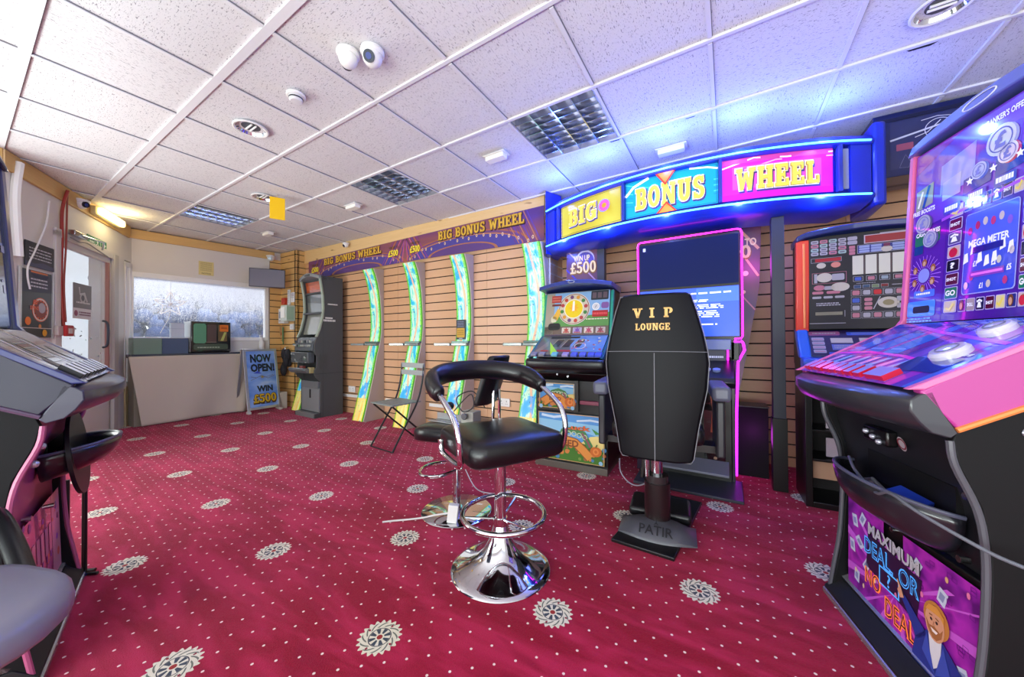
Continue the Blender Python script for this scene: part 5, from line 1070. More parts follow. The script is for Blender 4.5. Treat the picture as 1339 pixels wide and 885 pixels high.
a.text('PATIR', .5, .5, .95, .8, M('#1a1a1e'), 1, .01); a.star(.5, 1.15, .014, M('#1a1a1e'), 1, 3, .2); a.build('embossed_name', VC, smooth=0, recalc=False)
MB().box(-.16, .17, .10, .34, .018, .075, M('#141418', .35)).build('rear_block', VC, bevel=.02, seg=3)
o = MB().tube(smooth_path([(-.62, 2.36, .26), (-.60, 2.30, .20), (-.55, 2.27, .155), (-.49, 2.24, .15), (-.43, 2.20, .19), (-.40, 2.14, .26)]), .004, M('#9a92a0', .4)).build('trailing_wire'); tag(o, 'pale thin wire looping under the high backed chair', 'cable')

# ------------------------------------------------------------------ red edged fruit machine with an open lower half
SM = thing('fruit_machine', 'red edged reel machine whose lower half is open shelves', 'fruit machine', .41, 2.84, 0, 2)
w = .62
MB().box(0, .035, .0, .30, 0, .90, BLACK).box(w-.035, w, .0, .30, 0, .90, BLACK).box(.035, w-.035, .28, .30, 0, .90, M('#1a1418', .6)).box(.035, w-.035, .0, .28, 0, .035, BLACK).prism([(.14, .88), (.0, .90), (.04, .93), (.19, 1.11), (.165, 1.72), (.32, 1.72), (.32, .88)], 'x', 0, w, BLACK).build('body', SM, bevel=.003)
for nm, x0, x1, y0, y1, z0, z1, m_ in (('shelf', .035, w-.035, .05, .28, .275, .29, BLACK), ('shelf', .035, w-.035, .05, .28, .46, .475, BLACK), ('inner_panel', .12, w-.06, .10, .11, .48, .72, M('#b9adb8', .5)), ('inner_panel', .12, w-.06, .10, .11, .30, .42, M('#a89aa8', .5)), ('inner_panel', .05, w-.05, .08, .09, .16, .27, M('#b08a70', .6)), ('inner_panel', .05, w-.05, .06, .28, .74, .85, M('#0c0c10', .5))):
    MB().box(x0, x1, y0, y1, z0, z1, m_).build(nm, SM, bevel=.002)
MB().box(.10, .18, .05, .09, .76, .86, M('#b8aebc', .6)).build('paper_label', SM)
RED = M('#e0402e', .3, coat=.3); ORG = M('#f08a50', .3, coat=.3)
MB().prism([(.20, 1.10), (.16, 1.10), (.140, 1.40), (.135, 1.70), (.18, 1.70)], 'x', -.012, .055, RED).box(.020, .034, .128, .138, 1.12, 1.68, ORG).build('side_pillar', SM, bevel=.010, seg=3)
MB().prism([(.20, 1.10), (.16, 1.10), (.140, 1.40), (.135, 1.70), (.18, 1.70)], 'x', w-.055, w+.012, RED).build('side_pillar', SM, bevel=.010)
for x0, x1 in ((-.012, .050), (w-.050, w+.012)):
    b = MB(); b.loft([[(x0, y, z), (x1, y, z), (x1, y+.08, z), (x0, y+.08, z)] for y, z in ((.165, 1.12), (.135, 1.07), (.07, .97), (.035, .925))], M('#1f5fd0', .3, coat=.4)); b.build('blue_corner', SM, bevel=.012, seg=3)
MB().prism([(-.03, .93), (-.05, .90), (-.03, .86), (.05, .85), (.06, .935)], 'x', -.012, w+.012, M('#2450b8', .3, coat=.3)).build('front_lip', SM, bevel=.012, seg=3)
b = MB(); b.loft([[(-.012+(w+.024)*i/14, .120, 1.69+.045*math.sin(PI*i/14)**.5), (-.012+(w+.024)*i/14, .115, 1.725+.045*math.sin(PI*i/14)**.5), (-.012+(w+.024)*i/14, .32, 1.725+.045*math.sin(PI*i/14)**.5), (-.012+(w+.024)*i/14, .32, 1.68)] for i in range(15)], M('#22306e', .3, coat=.5)); b.build('top_cap', SM, smooth=50, bevel=.006)
a = MB().plane((.055, .150, 1.115), (w-.055, .150, 1.115), (.055, .138, 1.70)); a.rect(0, 0, 1, 1, M('#14101f', .45), 0)
LV = M('#9c98a8', .35); PK = M('#b06a80', .35); BL2 = M('#3452b8', .35); CRM = M('#b9b0a8', .35)
for i in range(4):
    for j in range(4): a.rr(.02+.088*i, .815+.043*j, .095+.088*i, .853+.043*j, [LV, M('#8fa8a8', .4), PK, LV][(i*3+j) % 4], 1, .3).rect(.035+.088*i, .828+.043*j, .08+.088*i, .84+.043*j, M('#5c5668'), 2)
for j in range(2): a.rr(.37, .90+.045*j, .46, .94+.045*j, LV, 1, .3)
for j in range(3): a.rr(.385, .79+.033*j, .44, .82+.033*j, PK, 1, .2)
a.rect(.52, .895, .985, .985, M('#b9a8b8'), 1).rect(.53, .903, .975, .977, M('#8e0f20', .3), 2).rect(.66, .985, .88, .995, LV, 1).rr(1.0-.06, .985, .995, .999, LV, 1)
a.frame(.46, .795, .99, .885, .002, LV, 1).rect(.465, .80, .985, .88, M('#222c7a'), 1)
for i in range(4):
    for j in range(3): a.rr([.475, .58, .765, .875][i], .803+.026*j, [.57, .675, .865, .975][i], .825+.026*j, M('#8c98c8'), 2, .3)
a.rr(.69, .845, .745, .882, M('#6a2048'), 3).circ(.717, .822, .018, CRM, 3, 16, 1.4, 1)
a.frame(.02, .735, .315, .785, .002, LV, 1).rect(.06, .742, .31, .778, M('#a0202e', .3), 2)
a.circ(.12, .70, .018, CRM, 1, 18, 1.3, 1).circ(.26, .70, .018, M('#c87a70'), 1, 18, 1.3, 1)
for i in range(5): x0 = .415+.117*i; a.rect(x0, .575, x0+.098, .775, M('#c4c0b4', .2, coat=.4), 1).rect(x0+.099, .575, x0+.112, .775, M('#4a3438', .3), 1).frame(x0+.005, .50, x0+.095, .555, .002, LV, 2).rr(x0+.02, .51, x0+.08, .545, [BL2, PK, M('#8a98a8'), PK, M('#8a7898')][i], 2, .2)
a.frame(.03, .50, .36, .62, .002, PK, 1).rect(.05, .51, .08, .61, LV, 2).circ(.15, .565, .030, CRM, 3, 20, 1.3, 1).rr(.22, .53, .34, .60, LV, 3, .2)
a.circ(.10, .455, .018, PK, 2, 14, 1.6, 1).rr(.14, .43, .25, .47, LV, 2, .5).circ(.30, .455, .028, CRM, 2, 20, 1.6, 1)
for i in range(2): a.rr(.03+.14*i, .385, .14+.16*i, .415, PK, 2, .4)
for i in range(3): a.rr(.03+.11*i, .335, .12+.11*i, .36, LV, 2, .4)
a.bits(.07, .25, .30, .29, LV, 2, 2, .6).rect(.06, .15, .32, .185, M('#8a8478', .3, .5), 2).rect(.34, .13, .345, .2, LV, 2)
for i in range(4): a.rr(.425+.08*i, .425+.01*(i % 2), .49+.08*i, .46, M(['#28406e', '#2c4a6e', '#6a7a5a', '#7a1a20'][i]), 2, .1).frame(.425+.08*i, .425, .49+.08*i, .462, .0015, LV, 3)
a.rr(.86, .43, .985, .465, M('#1a44b8'), 2, .1).bits(.76, .44, .85, .455, LV, 1, 2).bits(.45, .475, .62, .485, LV, 1, 2)
# board of squares
for i in range(6):
    for j, yy in enumerate((.345, .105)): a.frame(.40+.096*i, yy, .490+.096*i, yy+.068, .0015, LV, 2).rr(.412+.096*i, yy+.010, .478+.096*i, yy+.058, [PK, LV, M('#c01c2c') if j == 0 else PK, LV, PK, M('#7a86a8')][i], 2, .2)
for j, yy in enumerate((.265, .185)):
    a.frame(.40, yy, .49, yy+.068, .0015, LV, 2).rr(.412, yy+.01, .478, yy+.055, [BL2, LV][j], 2, .2)
for j in range(3): a.rr(.52, .195+.045*j, .59, .23+.045*j, PK, 2, .3).rr(.885, .195+.045*j, .945, .23+.045*j, M('#9a1420'), 2, .1).frame(.88, .19+.045*j, .95, .235+.045*j, .0015, PK, 3)
a.circ(.73, .265, .034, CRM, 2, 22, 1.4, 1).circ(.73, .265, .018, M('#8a8060'), 3, 16, 1.4, 1).rr(.80, .275, .85, .325, LV, 2, .2).rr(.80, .205, .85, .255, LV, 2, .2).band([(.66, .33), (.60, .20)], .005, LV, 2)
a.band([(.0, .06), (.35, .06)], .004, LV, 2).build('upper_glass', SM, smooth=0, recalc=False)
a = MB().plane((.050, .045, .935), (w-.050, .045, .935), (.050, .175, 1.105)); a.rect(0, 0, 1, 1, M('#241e4a', .15, coat=.5), 0)
a.rr(.0, .80, .30, .95, M('#8a4a7a'), 1, .3).bits(.04, .84, .26, .92, LV, 1, 2).rr(.36, .80, .98, .92, BL2, 1, .2).rect(.40, .82, .94, .9, M('#5a6ac8'), 2)
for i in range(4): a.rr(.02, .15+.15*i, .14, .27+.15*i, LV, 1, .2).rect(.03, .19+.15*i, .13, .22+.15*i, PK, 2)
for i in range(3): a.rect(.20+.26*i, .52, .40+.26*i, .70, CRM, 1).rect(.20+.26*i, .26, .40+.26*i, .47, M('#5a66b0'), 1).bits(.22+.26*i, .3, .38+.26*i, .44, LV, 2, 2)
for i in range(5): a.rr(.16+.17*i, .03, .28+.17*i, .18, [BL2, PK, BL2, LV, PK][i], 2, .2)
a.build('sloped_deck', SM, smooth=0, recalc=False)

# ------------------------------------------------------------------ the two big sloped machines (same maker's cabinet)
def big_cabinet(t, w, c):
    hs = c.get('hs', 0); pw = c.get('pw', .022)
    BB = M(c['side'], .35, coat=.2)
    side = [(0, 0), (.02, .12), (.042, .25), (.054, .42), (.053, .54), (.040, .63), (.0, .73), (-.012, .79), (.02, .88), (.26+hs, 1.08), (.305+hs, 1.76), (.62, 1.76), (.62, 0)]
    rim_ = M(c.get('edge', '#4a4a52'), .35)
    for x0, x1 in ((0, .018), (w-.018, w)): MB().prism(side, 'x', x0, x1, BLK2).build('side_panel', t, bevel=.003)
    for xx in (.006, w-.006):
        b = MB(); b.tube(smooth_path([(xx, -.002, .0), (xx, .016, .12), (xx, .036, .25), (xx, .047, .42), (xx, .046, .54), (xx, .032, .63), (xx, -.006, .73), (xx, -.014, .79)], 4), .008, rim_, 8); b.build('edge_strip', t)
    MB().prism([(.06, .05), (.075, .45), (.06, .60), (.03, .72), (.02, .80), (.60, .80), (.60, .05)], 'x', .018, w-.018, M(c['front'], .35, coat=.2)).prism([(.04, .80), (.26+hs, 1.06), (.31+hs, 1.74), (.60, 1.74), (.60, .80)], 'x', .018, w-.018, BLACK).build('body', t, bevel=.003)
    # plinth
    MB().prism([(-.012, 0), (-.012, .030), (.035, .075), (.58, .075), (.58, 0)], 'x', -.004, w+.004, M('#0e0e11', .6)).prism([(-.018, .0), (-.018, .018), (-.008, .022), (-.008, .0)], 'x', -.006, w+.006, M(c['trim'], .25, .7)).prism([(.045, .075), (.035, .085), (.06, .10), (.065, .078)], 'x', .0, w, M(c['trim'], .25, .7)).build('plinth', t, bevel=.002)
    # bumper along the front of the deck
    secs = []
    for i in range(21):
        s_ = i/20; x = -.012+(w+.024)*s_; bw = .05*(1-(2*s_-1)**2); e = abs(2*s_-1)**6*.012
        secs.append([(x, -.092-bw+e, .903), (x, -.108-bw+e, .890), (x, -.110-bw+e, .862), (x, -.092-bw+e, .832), (x, -.058-bw*.6, .808), (x, -.022, .798), (x, -.008, .812), (x, -.035, .86), (x, -.055, .915)])
    MB().loft(secs, M(c['bumper'], .32, coat=.25)).build('front_bumper', t, smooth=55, bevel=.003)
    for sg, xx in ((-1, -.012), (1, w+.012)):      # coloured side cheeks of the deck
        P = [(-.080, .912), (-.045, .862), (-.006, .818), (.13, .885), (.30+hs, .98), (.30+hs, 1.12), (.245+hs, 1.10), (.0, .965+(-hs)*.08)]
        MB().prism(P, 'x', min(xx, xx-sg*.03), max(xx, xx-sg*.03), M(c['cheek'], .38, coat=.15)).build('deck_cheek', t, bevel=.006, seg=3)
        b = MB(); b.tube([(xx, -.012, .819), (xx, .13, .893), (xx, .30, .988)], .007, M(c['cheek_line'], .25, .3), 8); b.build('cheek_trim', t)
        b = MB(); b.loft([[(xx-sg*.000, y-.012, z), (xx-sg*pw, y-.012, z), (xx-sg*pw, y+.02, z), (xx, y+.02, z)] for y, z in ((-.092, .915), (.240+hs, 1.095), (.256+hs, 1.12), (.295+hs, 1.755))], M(c['pillar'], .28, coat=.4)); b.build('glass_edge', t, bevel=.004, smooth=40)
    # cap with a small oval badge
    b = MB(); b.loft([[(-.004+(w+.008)*i/16, .270+hs-.015*math.sin(PI*i/16), 1.752+.012*math.sin(PI*i/16)), (-.004+(w+.008)*i/16, .285+hs-.015*math.sin(PI*i/16), 1.795+.02*math.sin(PI*i/16)), (-.004+(w+.008)*i/16, .62, 1.82), (-.004+(w+.008)*i/16, .62, 1.755)] for i in range(17)], M(c['cap'], .25, coat=.5)); b.build('top_cap', t, smooth=45, bevel=.006)
    b = MB(); b.tube([(w*.5+.055*math.cos(2*PI*k/28), .2600+hs+.004*math.sin(2*PI*k/28), 1.785+.016*math.sin(2*PI*k/28)) for k in range(28)], .002, M('#d8dcf0', .3), 6, True); b.build('badge_ring', t)
    # payout bowl
    bx0, bx1, zr, dp, bh = c['bowl']; cx = (bx0+bx1)/2; rx = (bx1-bx0)/2; b = MB(); NU, NV = 28, 8; v = []; f = []
    for i in range(NU+1):
        th = PI*i/NU
        for j in range(NV+1):
            ph = PI/2*j/NV; sc_ = math.cos(ph)**.55 if j < NV else 0
            v.append((cx-rx*math.cos(th)*(.35+.65*sc_), .055-dp*math.sin(th)*sc_, zr-bh*math.sin(ph)*(1.0 if True else 0)+.02*math.sin(th)))
    for i in range(NU):
        for j in range(NV): a0 = i*(NV+1)+j; f.append((a0, a0+1, a0+NV+2, a0+NV+1))
    b.add(v, f, M('#1c1c24', .3, coat=.5)); b.build('payout_bowl', t, smooth=70, solid=.008)
    b = MB(); b.tube([(cx-rx*math.cos(PI*i/NU), .055-dp*math.sin(PI*i/NU), zr+.02*math.sin(PI*i/NU)) for i in range(NU+1)], .006, M('#54566a', .3), 8); b.build('bowl_rim', t)
    MB().box(cx-rx*.55, cx+rx*.95, .045, .062, zr-.02, zr+.075, M('#050507', .5)).build('payout_opening', t)
    for x, z in c['bolts']: MB().cyl((x, .060, z), (x, .040, z), .009, STEEL, 12).build('front_bolt', t)
    for y, z in ((.12, .82), (.20, .60), (.25, .35)): MB().ball((w, y, z), .012, M('#7a7a84', .25, .7), (.5, 1, 1), 10).build('side_bolt', t)
def deck_plane(w, hs=0): return MB().plane((.012, -.090, .917), (w-.012, -.090, .917), (.012, .232+hs, 1.099))
def head_plane(w, hs=0): return MB().plane((.014, .252+hs, 1.105), (w-.014, .252+hs, 1.105), (.014, .292+hs, 1.745))
G2 = lambda c, e=0: M(c, .10, coat=.9, emit=e)

# --- right: the purple game (faces the room towards -x)
DM = thing('game_machine', 'purple and pink big cabinet game with briefcase show artwork, nearest the camera', 'game machine', .345, 1.92, 0, -77)
w = .62
big_cabinet(DM, w, dict(side='#101014', front='#1b1b20', trim='#a8a8ae', bumper='#2c2c34', cheek='#a83684', cheek_line='#f09050', pillar='#d8649a', cap='#5c68b8', bowl=(.07, .55, .575, .13, .13), bolts=((.30, .418), (.55, .468), (.57, .64))))
# deck art
a = deck_plane(w); a.rect(0, 0, 1, 1, G2('#5a3fc0', .12), 0)
for k in range(9): a.poly([(.0+.12*k, 0), (.06+.12*k, 0), (.30+.09*k, 1), (.22+.09*k, 1)], G2(['#7a4ad8', '#3f52c8', '#9a3ac8', '#4a6ae0', '#6a2fb0'][k % 5], .12), 1)
for k in range(3): a.poly([(.05+.17*k, .44), (.18+.17*k, .44), (.24+.16*k, .80), (.12+.16*k, .80)], G2('#3a6ae0', .2), 2).frame(.07+.17*k, .5, .17+.17*k, .52, .002, M('#a0b8f8'), 3)
a.band([(.02, .40), (.3, .44), (.6, .40), (.9, .30)], .012, G2('#d83ad8', .3), 3).band([(.2, .95), (.5, .80), (.98, .62)], .014, G2('#b04ae0', .2), 3).rect(.0, .93, 1, 1, G2('#2a3cc0', .2), 3)
for k in range(9): a.poly([(.05+.085*k, .20), (.10+.085*k, .20), (.14+.085*k, .36), (.10+.085*k, .36)], G2(['#e8a0f0', '#8ab0f8'][k % 2], .15), 3)
a.rect(.70, .20, .96, .40, G2('#2a3a9a'), 4).bits(.74, .42, .95, .48, M('#d8d8f8'), 1, 4)
a.build('sloped_deck', DM, smooth=0, recalc=False)
def dpt(u, q, up=0): o_ = Vector((.012+(w-.024)*u, -.090+.322*q, .917+.182*q)); return o_+Vector((0, -.49, .87))*up
for k in range(9):
    u0 = [.03, .105, .185, .275, .345, .42, .50, .585, .68][k]; u1 = u0+(.058 if k < 8 else .14); b = MB()
    P = [dpt(u0, .035), dpt(u1, .035), dpt(u1, .17), dpt(u0, .17)]; T_ = [p+Vector((0, -.49, .87))*.016 for p in P]
    b.add([tuple(p) for p in P+T_], [(0, 1, 5, 4), (1, 2, 6, 5), (2, 3, 7, 6), (3, 0, 4, 7)], M('#b81430', .3, emit=.15)); b.add([tuple(p) for p in T_], [(0, 1, 2, 3)], M('#8c8ce8', .15, coat=.5, emit=.15)); b.build('button', DM, bevel=.0015)
for u, q, r_ in ((.84, .46, .042), (.80, .80, .036)):
    c = dpt(u, q); n_ = Vector((0, -.49, .87)); b = MB(); b.tube([tuple(c), tuple(c+n_*.012), tuple(c+n_*.020), tuple(c+n_*.022)], [r_, r_, r_*.85, r_*.2], M('#c8c4d8', .15, coat=.6), 28); b.tube([tuple(c+n_*.0225+Vector((r_*.55*math.cos(k*PI/10), r_*.48*math.sin(k*PI/10), r_*.27*math.sin(k*PI/10)))) for k in range(20)], .0015, M('#6a6a90', .3), 6, True); b.build('round_button', DM)
# head glass
a = head_plane(w); a.rect(0, 0, 1, 1, G2('#4a1f9a', .10), 0)
for k in range(14):
    an = PI*k/14; a.poly([(.18+.02*math.cos(an), .34+.02*math.sin(an)), (.18+.5*math.cos(an), .34+.5*math.sin(an)), (.18+.5*math.cos(an+.10), .34+.5*math.sin(an+.10))], G2('#8a2fc8', .12), 1) if 0 else None
a.poly([(0, .55), (1, .62), (1, 1), (0, 1)], G2('#6a3ac0', .12), 1).poly([(0, .88), (.35, 1), (0, 1)], G2('#8a2fa8', .1), 2).rect(0, 0, .26, .55, G2('#561fa0', .10), 1)
WH = M('#e8e8f8', .2, coat=.6, emit=.2); LVB = G2('#8c90e0', .12); NV = G2('#2430a0', .12)
a.text('BANKER\'S OFFER', .575, .945, .20, .030, WH, 3, .03)
a.poly([(.20, .70), (.42, .70), (.42, .90), (.20, .86)], LVB, 2).poly([(.44, .72), (.68, .72), (.68, .90), (.44, .90)], G2('#6a3ad0', .2), 2)
a.rr(.44, .70, .66, .88, G2('#5a34c0', .12), 3, .05)
def coin(x, y, r, c0, c1): a.circ(x+.014, y-.006, r, G2(c1, .1), 5, 22).circ(x, y, r, G2(c0, .15), 6, 22).ring(x, y, r*.72, r*.80, M('#5a5aa0'), 7, 22).text('£', x, y, None, r*1.1/.64, M('#7a7ab8'), 8, .05)
coin(.56, .83, .045, '#c8c8dc', '#9a9ab8'); coin(.60, .755, .030, '#d8c8dc', '#b81838'); coin(.45, .735, .026, '#a8b0e8', '#2a50c8')
a.poly([(.02, .66), (.15, .68), (.15, .80), (.02, .78)], G2('#9aa088', .1), 3).band([(.04, .68), (.07, .77)], .008, WH, 4).band([(.08, .67), (.12, .79)], .012, G2('#2a50a0'), 4).text('FREE BOOSTS', .10, .645, .17, .026, WH, 12, .03)
a.poly([(.22, .66), (.34, .67), (.34, .78), (.22, .76)], G2('#a0a0d8', .15), 3).poly([(.36, .64), (.52, .66), (.52, .74), (.36, .72)], NV, 4).poly([(.54, .66), (.98, .70), (.98, .79), (.54, .75)], NV, 4)
for k in range(5): a.star(.40+.13*k, .70+.012*k, .014, WH, 6, 5).rr(.24+.15*k, .575+.018*k, .35+.15*k, .625+.018*k, G2(['#4a4ab8', '#6a3aa8'][k % 2]), 6, .2).bits(.25+.15*k, .582+.018*k, .34+.15*k, .618+.018*k, WH, 1, 7, .7, k)
a.band([(.23, .555), (.97, .63)], .010, G2('#a04ad8', .2), 5)
# coins and strikes left column
coin(.09, .575, .034, '#a8a8c0', '#5a5a88'); a.rr(.03, .45, .22, .53, G2('#2a7a5a'), 2, .15).text('CASH STRIKES', .13, .515, .18, .026, WH, 4, .03); coin(.15, .475, .030, '#a8a8c8', '#5a5a90'); a.rr(.03, .40, .10, .45, G2('#1c3f8a'), 3, .1)
for k in range(26): an = k*2*PI/26; a.band([(.12+.05*math.cos(an)/a.W*.6, .27+.05*math.sin(an)/a.H*.6), (.12+.074*math.cos(an)/a.W, .27+.074*math.sin(an)/a.H)], .0025, G2('#a86ae8', .2), 2)
a.circ(.12, .27, .026, LVB, 4)
for k in range(6): an = k*PI/3+.5; x, y = .12+.047*math.cos(an)/a.W, .27+.047*math.sin(an)/a.H; a.circ(x, y, .014, G2('#a8643c'), 5, 12, .8, 1).circ(x, y-.006, .009, G2('#d8a888'), 6, 10, .8, 1)
a.rr(.05, .145, .21, .185, G2('#4a6ae0', .2), 3, .2).bits(.07, .155, .19, .175, WH, 1, 4)
a.rr(.0, .035, .22, .125, G2('#3a78e0', .2), 3, .15).rr(.05, .055, .18, .095, M('#05050a', .4), 4, .3).bits(.0, .0, .2, .03, G2('#6aa0f0', .2), 2, 3)
# ring of squares and the meter
a.fn = lambda x, y, l: tuple(a.o+a.ux*(x if x < .375 else .375+(x-.375)*.60)+a.uy*y+a.nn*(l*a.L))
NVF = G2('#1a1250')
def sq(x, y, wd, hg, kind, col): 
    a.rr(x, y, x+wd, y+hg, M('#b8a8e0', .3), 3, .1).rr(x+.005, y+.004, x+wd-.005, y+hg-.004, G2(col), 4, .1); cx, cy = x+wd/2, y+hg/2
    if kind in ('SHOT', '?', 'GO', 'SKILL', 'MYSTERY'): a.text(kind, cx, cy, wd*.74 if kind != '?' else wd*.35, hg*.5 if kind == '?' else None, WH, 6, .04)
    elif kind == 'apple': a.circ(cx, cy-.004, wd*.32*a.W, G2('#c81c3c', .1), 6, 16).band([(cx, cy+hg*.2), (cx+.008, cy+hg*.36)], .002, G2('#3a7a2c'), 7)
    elif kind == 'face': a.circ(cx, cy, wd*.30*a.W, G2('#7a4428'), 6, 16, .9, 1.2).circ(cx, cy-.004, wd*.20*a.W, G2('#d8a080'), 7, 14, .9, 1.2)
    elif kind == 'phone': a.band([(cx-wd*.3, cy+hg*.15), (cx, cy+hg*.28), (cx+wd*.3, cy+hg*.15)], .006, WH, 6).poly([(cx-wd*.25, cy-hg*.3), (cx+wd*.25, cy-hg*.3), (cx+wd*.12, cy+hg*.12), (cx-wd*.12, cy+hg*.12)], WH, 6)
    else: a.band([(cx-wd*.3, cy-hg*.1), (cx, cy-hg*.25), (cx+wd*.3, cy+hg*.25)], .009, G2('#e8d060', .1), 6)
col_l = [('banana', '#d8c8b0'), ('SHOT', '#6a1040'), ('phone', '#5a5090'), ('apple', '#d8b8b8'), ('?', '#101020'), ('SHOT', '#5a0f38'), ('GO', '#1f7a58'), ('banana', '#d8c090')]
for k, (kd, cl) in enumerate(col_l): sq(.285-.005*k/8, .55-.072*k-.004, .085, .064, kd, cl)
for k, (kd, cl) in enumerate([('face', '#2a2a8a'), ('SKILL', '#a89aa0'), ('phone', '#16164a'), ('SHOT', '#5a0f38'), ('banana', '#e8d8a0'), ('face', '#2a2a8a'), ('apple', '#d8b8b8')]): sq(.375+.088*k, .042, .080, .064, kd, cl)
for k, (kd, cl) in enumerate([('MYSTERY', '#2a40a0'), ('SKILL', '#3450b8'), ('face', '#2a3a9a'), ('phone', '#3a50b8'), ('SHOT', '#5a0f38'), ('banana', '#d8c8b0'), ('?', '#101020')]): sq(.375+.088*k, .55, .080, .064, kd, cl)
for k, (kd, cl) in enumerate(col_l[1:7]): sq(.90, .478-.072*k, .085, .064, kd, cl)
a.rr(.40, .125, .875, .53, M('#a0a8f0', .3), 3, .05).rr(.408, .130, .867, .525, G2('#3448c8', .22), 4, .05).rr(.408, .33, .867, .525, G2('#4a5ae0', .3), 5, .05)
a.text('MEGA METER', .635, .375, .36, .036, WH, 8, .03).rect(.50, .325, .77, .355, G2('#0f1a90'), 8).rect(.49, .205, .79, .235, G2('#7a3ab0', .2), 8).rect(.50, .214, .78, .226, G2('#d86ae0', .3), 9)
rnd = random.Random(3)
for k in range(7): x, y = .43+.066*k, [.30, .34, .29, .27, .28, .33, .31][k]; a.poly([(x-.02, y-.02), (x+.03, y-.01), (x+.02, y+.035), (x-.01, y+.03)], WH, 7)
for k, tx in enumerate(['£1', '£2', '£5', '£1']): a.text(tx, [.53, .70, .83, .60][k], [.272, .262, .225, .16][k], None, .028, WH, 9, .04)
for k in range(6): a.circ([.46, .53, .60, .67, .74, .81][k], [.44, .46, .47, .46, .47, .44][k], .013, G2(['#b83a8a', '#c0306a', '#d8c8c0', '#c83a7a', '#d8c8c0', '#8a60d0'][k]), 7, 12).circ([.45, .50, .66, .74, .80, .84][k], [.17, .21, .165, .27, .17, .30][k], .012, G2(['#d8c8d0', '#c84a8a', '#d8c8c0', '#d8d0c0', '#c83a7a', '#d8c8c0'][k]), 7, 12)
a.fn = None
for yy, c0 in ((.48, '#a8a8c8'), (.40, '#c8a8c8'), (.60, '#a8a8c8')): coin(.86, yy, .032, c0, '#5a4a90')
for k in range(26): an = k*2*PI/26; a.band([(.86+.05*math.cos(an)/a.W*.6, .27+.05*math.sin(an)/a.H*.6), (.86+.074*math.cos(an)/a.W, .27+.074*math.sin(an)/a.H)], .0025, G2('#a86ae8', .2), 2)
a.circ(.86, .27, .026, LVB, 4).rr(.76, .06, .97, .16, G2('#3a78e0', .2), 3, .15)
a.build('upper_glass', DM, smooth=0, recalc=False)
# lower artwork: purple confetti panel with stepped top edge
LA = MB().plane((.045, .0455, .045), (.610, .0455, .045), (.045, .0495, .435)); a = LA
MB().prism([(.070, .045), (.050, .055), (.055, .435), (.075, .44)], 'x', .030, .618, BLACK).build('lower_door', DM, bevel=.003)
PU = swirl_mat('confetti_purple', ['#5a1470', '#8a1f9a', '#b02cb0', '#7a1a8a'], (9, 1, 9), 0, 1.4, .4)
a.poly([(0, 0), (1, 0), (1, .96), (.52, .96), (.52, .82), (.36, .82), (.36, .97), (0, .97)], PU, 1)
for k in range(16):
    an = 2*PI*k/16+.1; o_ = (.46, .42); e_ = (o_[0]+.62*math.cos(an), o_[1]+.9*math.sin(an)); e2 = (o_[0]+.62*math.cos(an+.09), o_[1]+.9*math.sin(an+.09))
    cl = lambda p: (min(max(p[0], 0), 1), min(max(p[1], 0), .80)); a.poly([o_, cl(e_), cl(e2)], M('#c85ad0', .35), 2)
rnd = random.Random(21)
for k in range(120): x, y = rnd.uniform(.52, .98), rnd.uniform(.02, .93); a.frame(x, y, min(x+.03, 1), y+.03, .0015, M('#6a1480', .4), 2+.01*k) if (int(x*14)+int(y*12)) % 2 else None
for x, y, q in ((.08, .78, .3), (.16, .84, -.4), (.05, .52, .2), (.13, .60, .9), (.20, .44, -.5), (.62, .80, -.4), (.78, .72, -.2), (.74, .38, .2), (.90, .30, .5), (.10, .26, 0)):
    c_, s_ = math.cos(q), math.sin(q); P = [(x+(dx*c_-dy*s_)*.7, y+(dx*s_+dy*c_)) for dx, dy in ((-.035, -.05), (.035, -.065), (.045, .05), (-.03, .06))]; a.poly(P, M('#c8cce0', .4), 3); P = [(x+(dx*c_-dy*s_)*.4, y+(dx*s_+dy*c_)*.5) for dx, dy in ((-.035, -.05), (.035, -.065), (.045, .05), (-.03, .06))]; a.poly(P, M('#8a90b8', .4), 4)
for k in range(16): x, y = rnd.uniform(.02, .98), rnd.uniform(.05, .9); a.circ(x, y, .008, M(rnd.choice(['#d8a878', '#e8c8a0', '#e87aa8']), .4), 5, 10, .7, 1.1)
a.poly([(.20, .44), (.62, .36), (.66, .72), (.22, .76)], M('#2a1238', .4), 4)
a.text('MAXIMUM', .44, .795, .42, .11, M('#1c1c24'), 6, .06, 0, -.02).text('MAXIMUM', .435, .80, .42, .11, M('#d8d8e0', .3, .3), 7, .035, 0, -.02)
NB = M('#4aa0e8', .3, emit=.5); NO = M('#f07a3a', .3, emit=.5)
a.text('DEAL', .31, .64, .24, .15, NB, 7, .03, 0, 0).text('DEAL', .31, .64, .22, .13, M('#1a2a5c'), 8, -.012).text('OR', .57, .62, .15, .15, NB, 7, .03).text('OR', .57, .62, .13, .13, M('#1a2a5c'), 8, -.012)
a.frame(.33, .40, .50, .56, .005, NB, 7).text('?', .415, .48, None, .11, NB, 7, .01).frame(.38, .56, .45, .59, .004, NB, 7)
a.text('NO', .27, .36, .15, .15, NO, 7, .03).text('NO', .27, .36, .13, .13, M('#4a1a1c'), 8, -.012).text('DEAL', .50, .25, .24, .17, NO, 7, .03, 0, 0).text('DEAL', .50, .25, .22, .15, M('#4a1a1c'), 8, -.012)
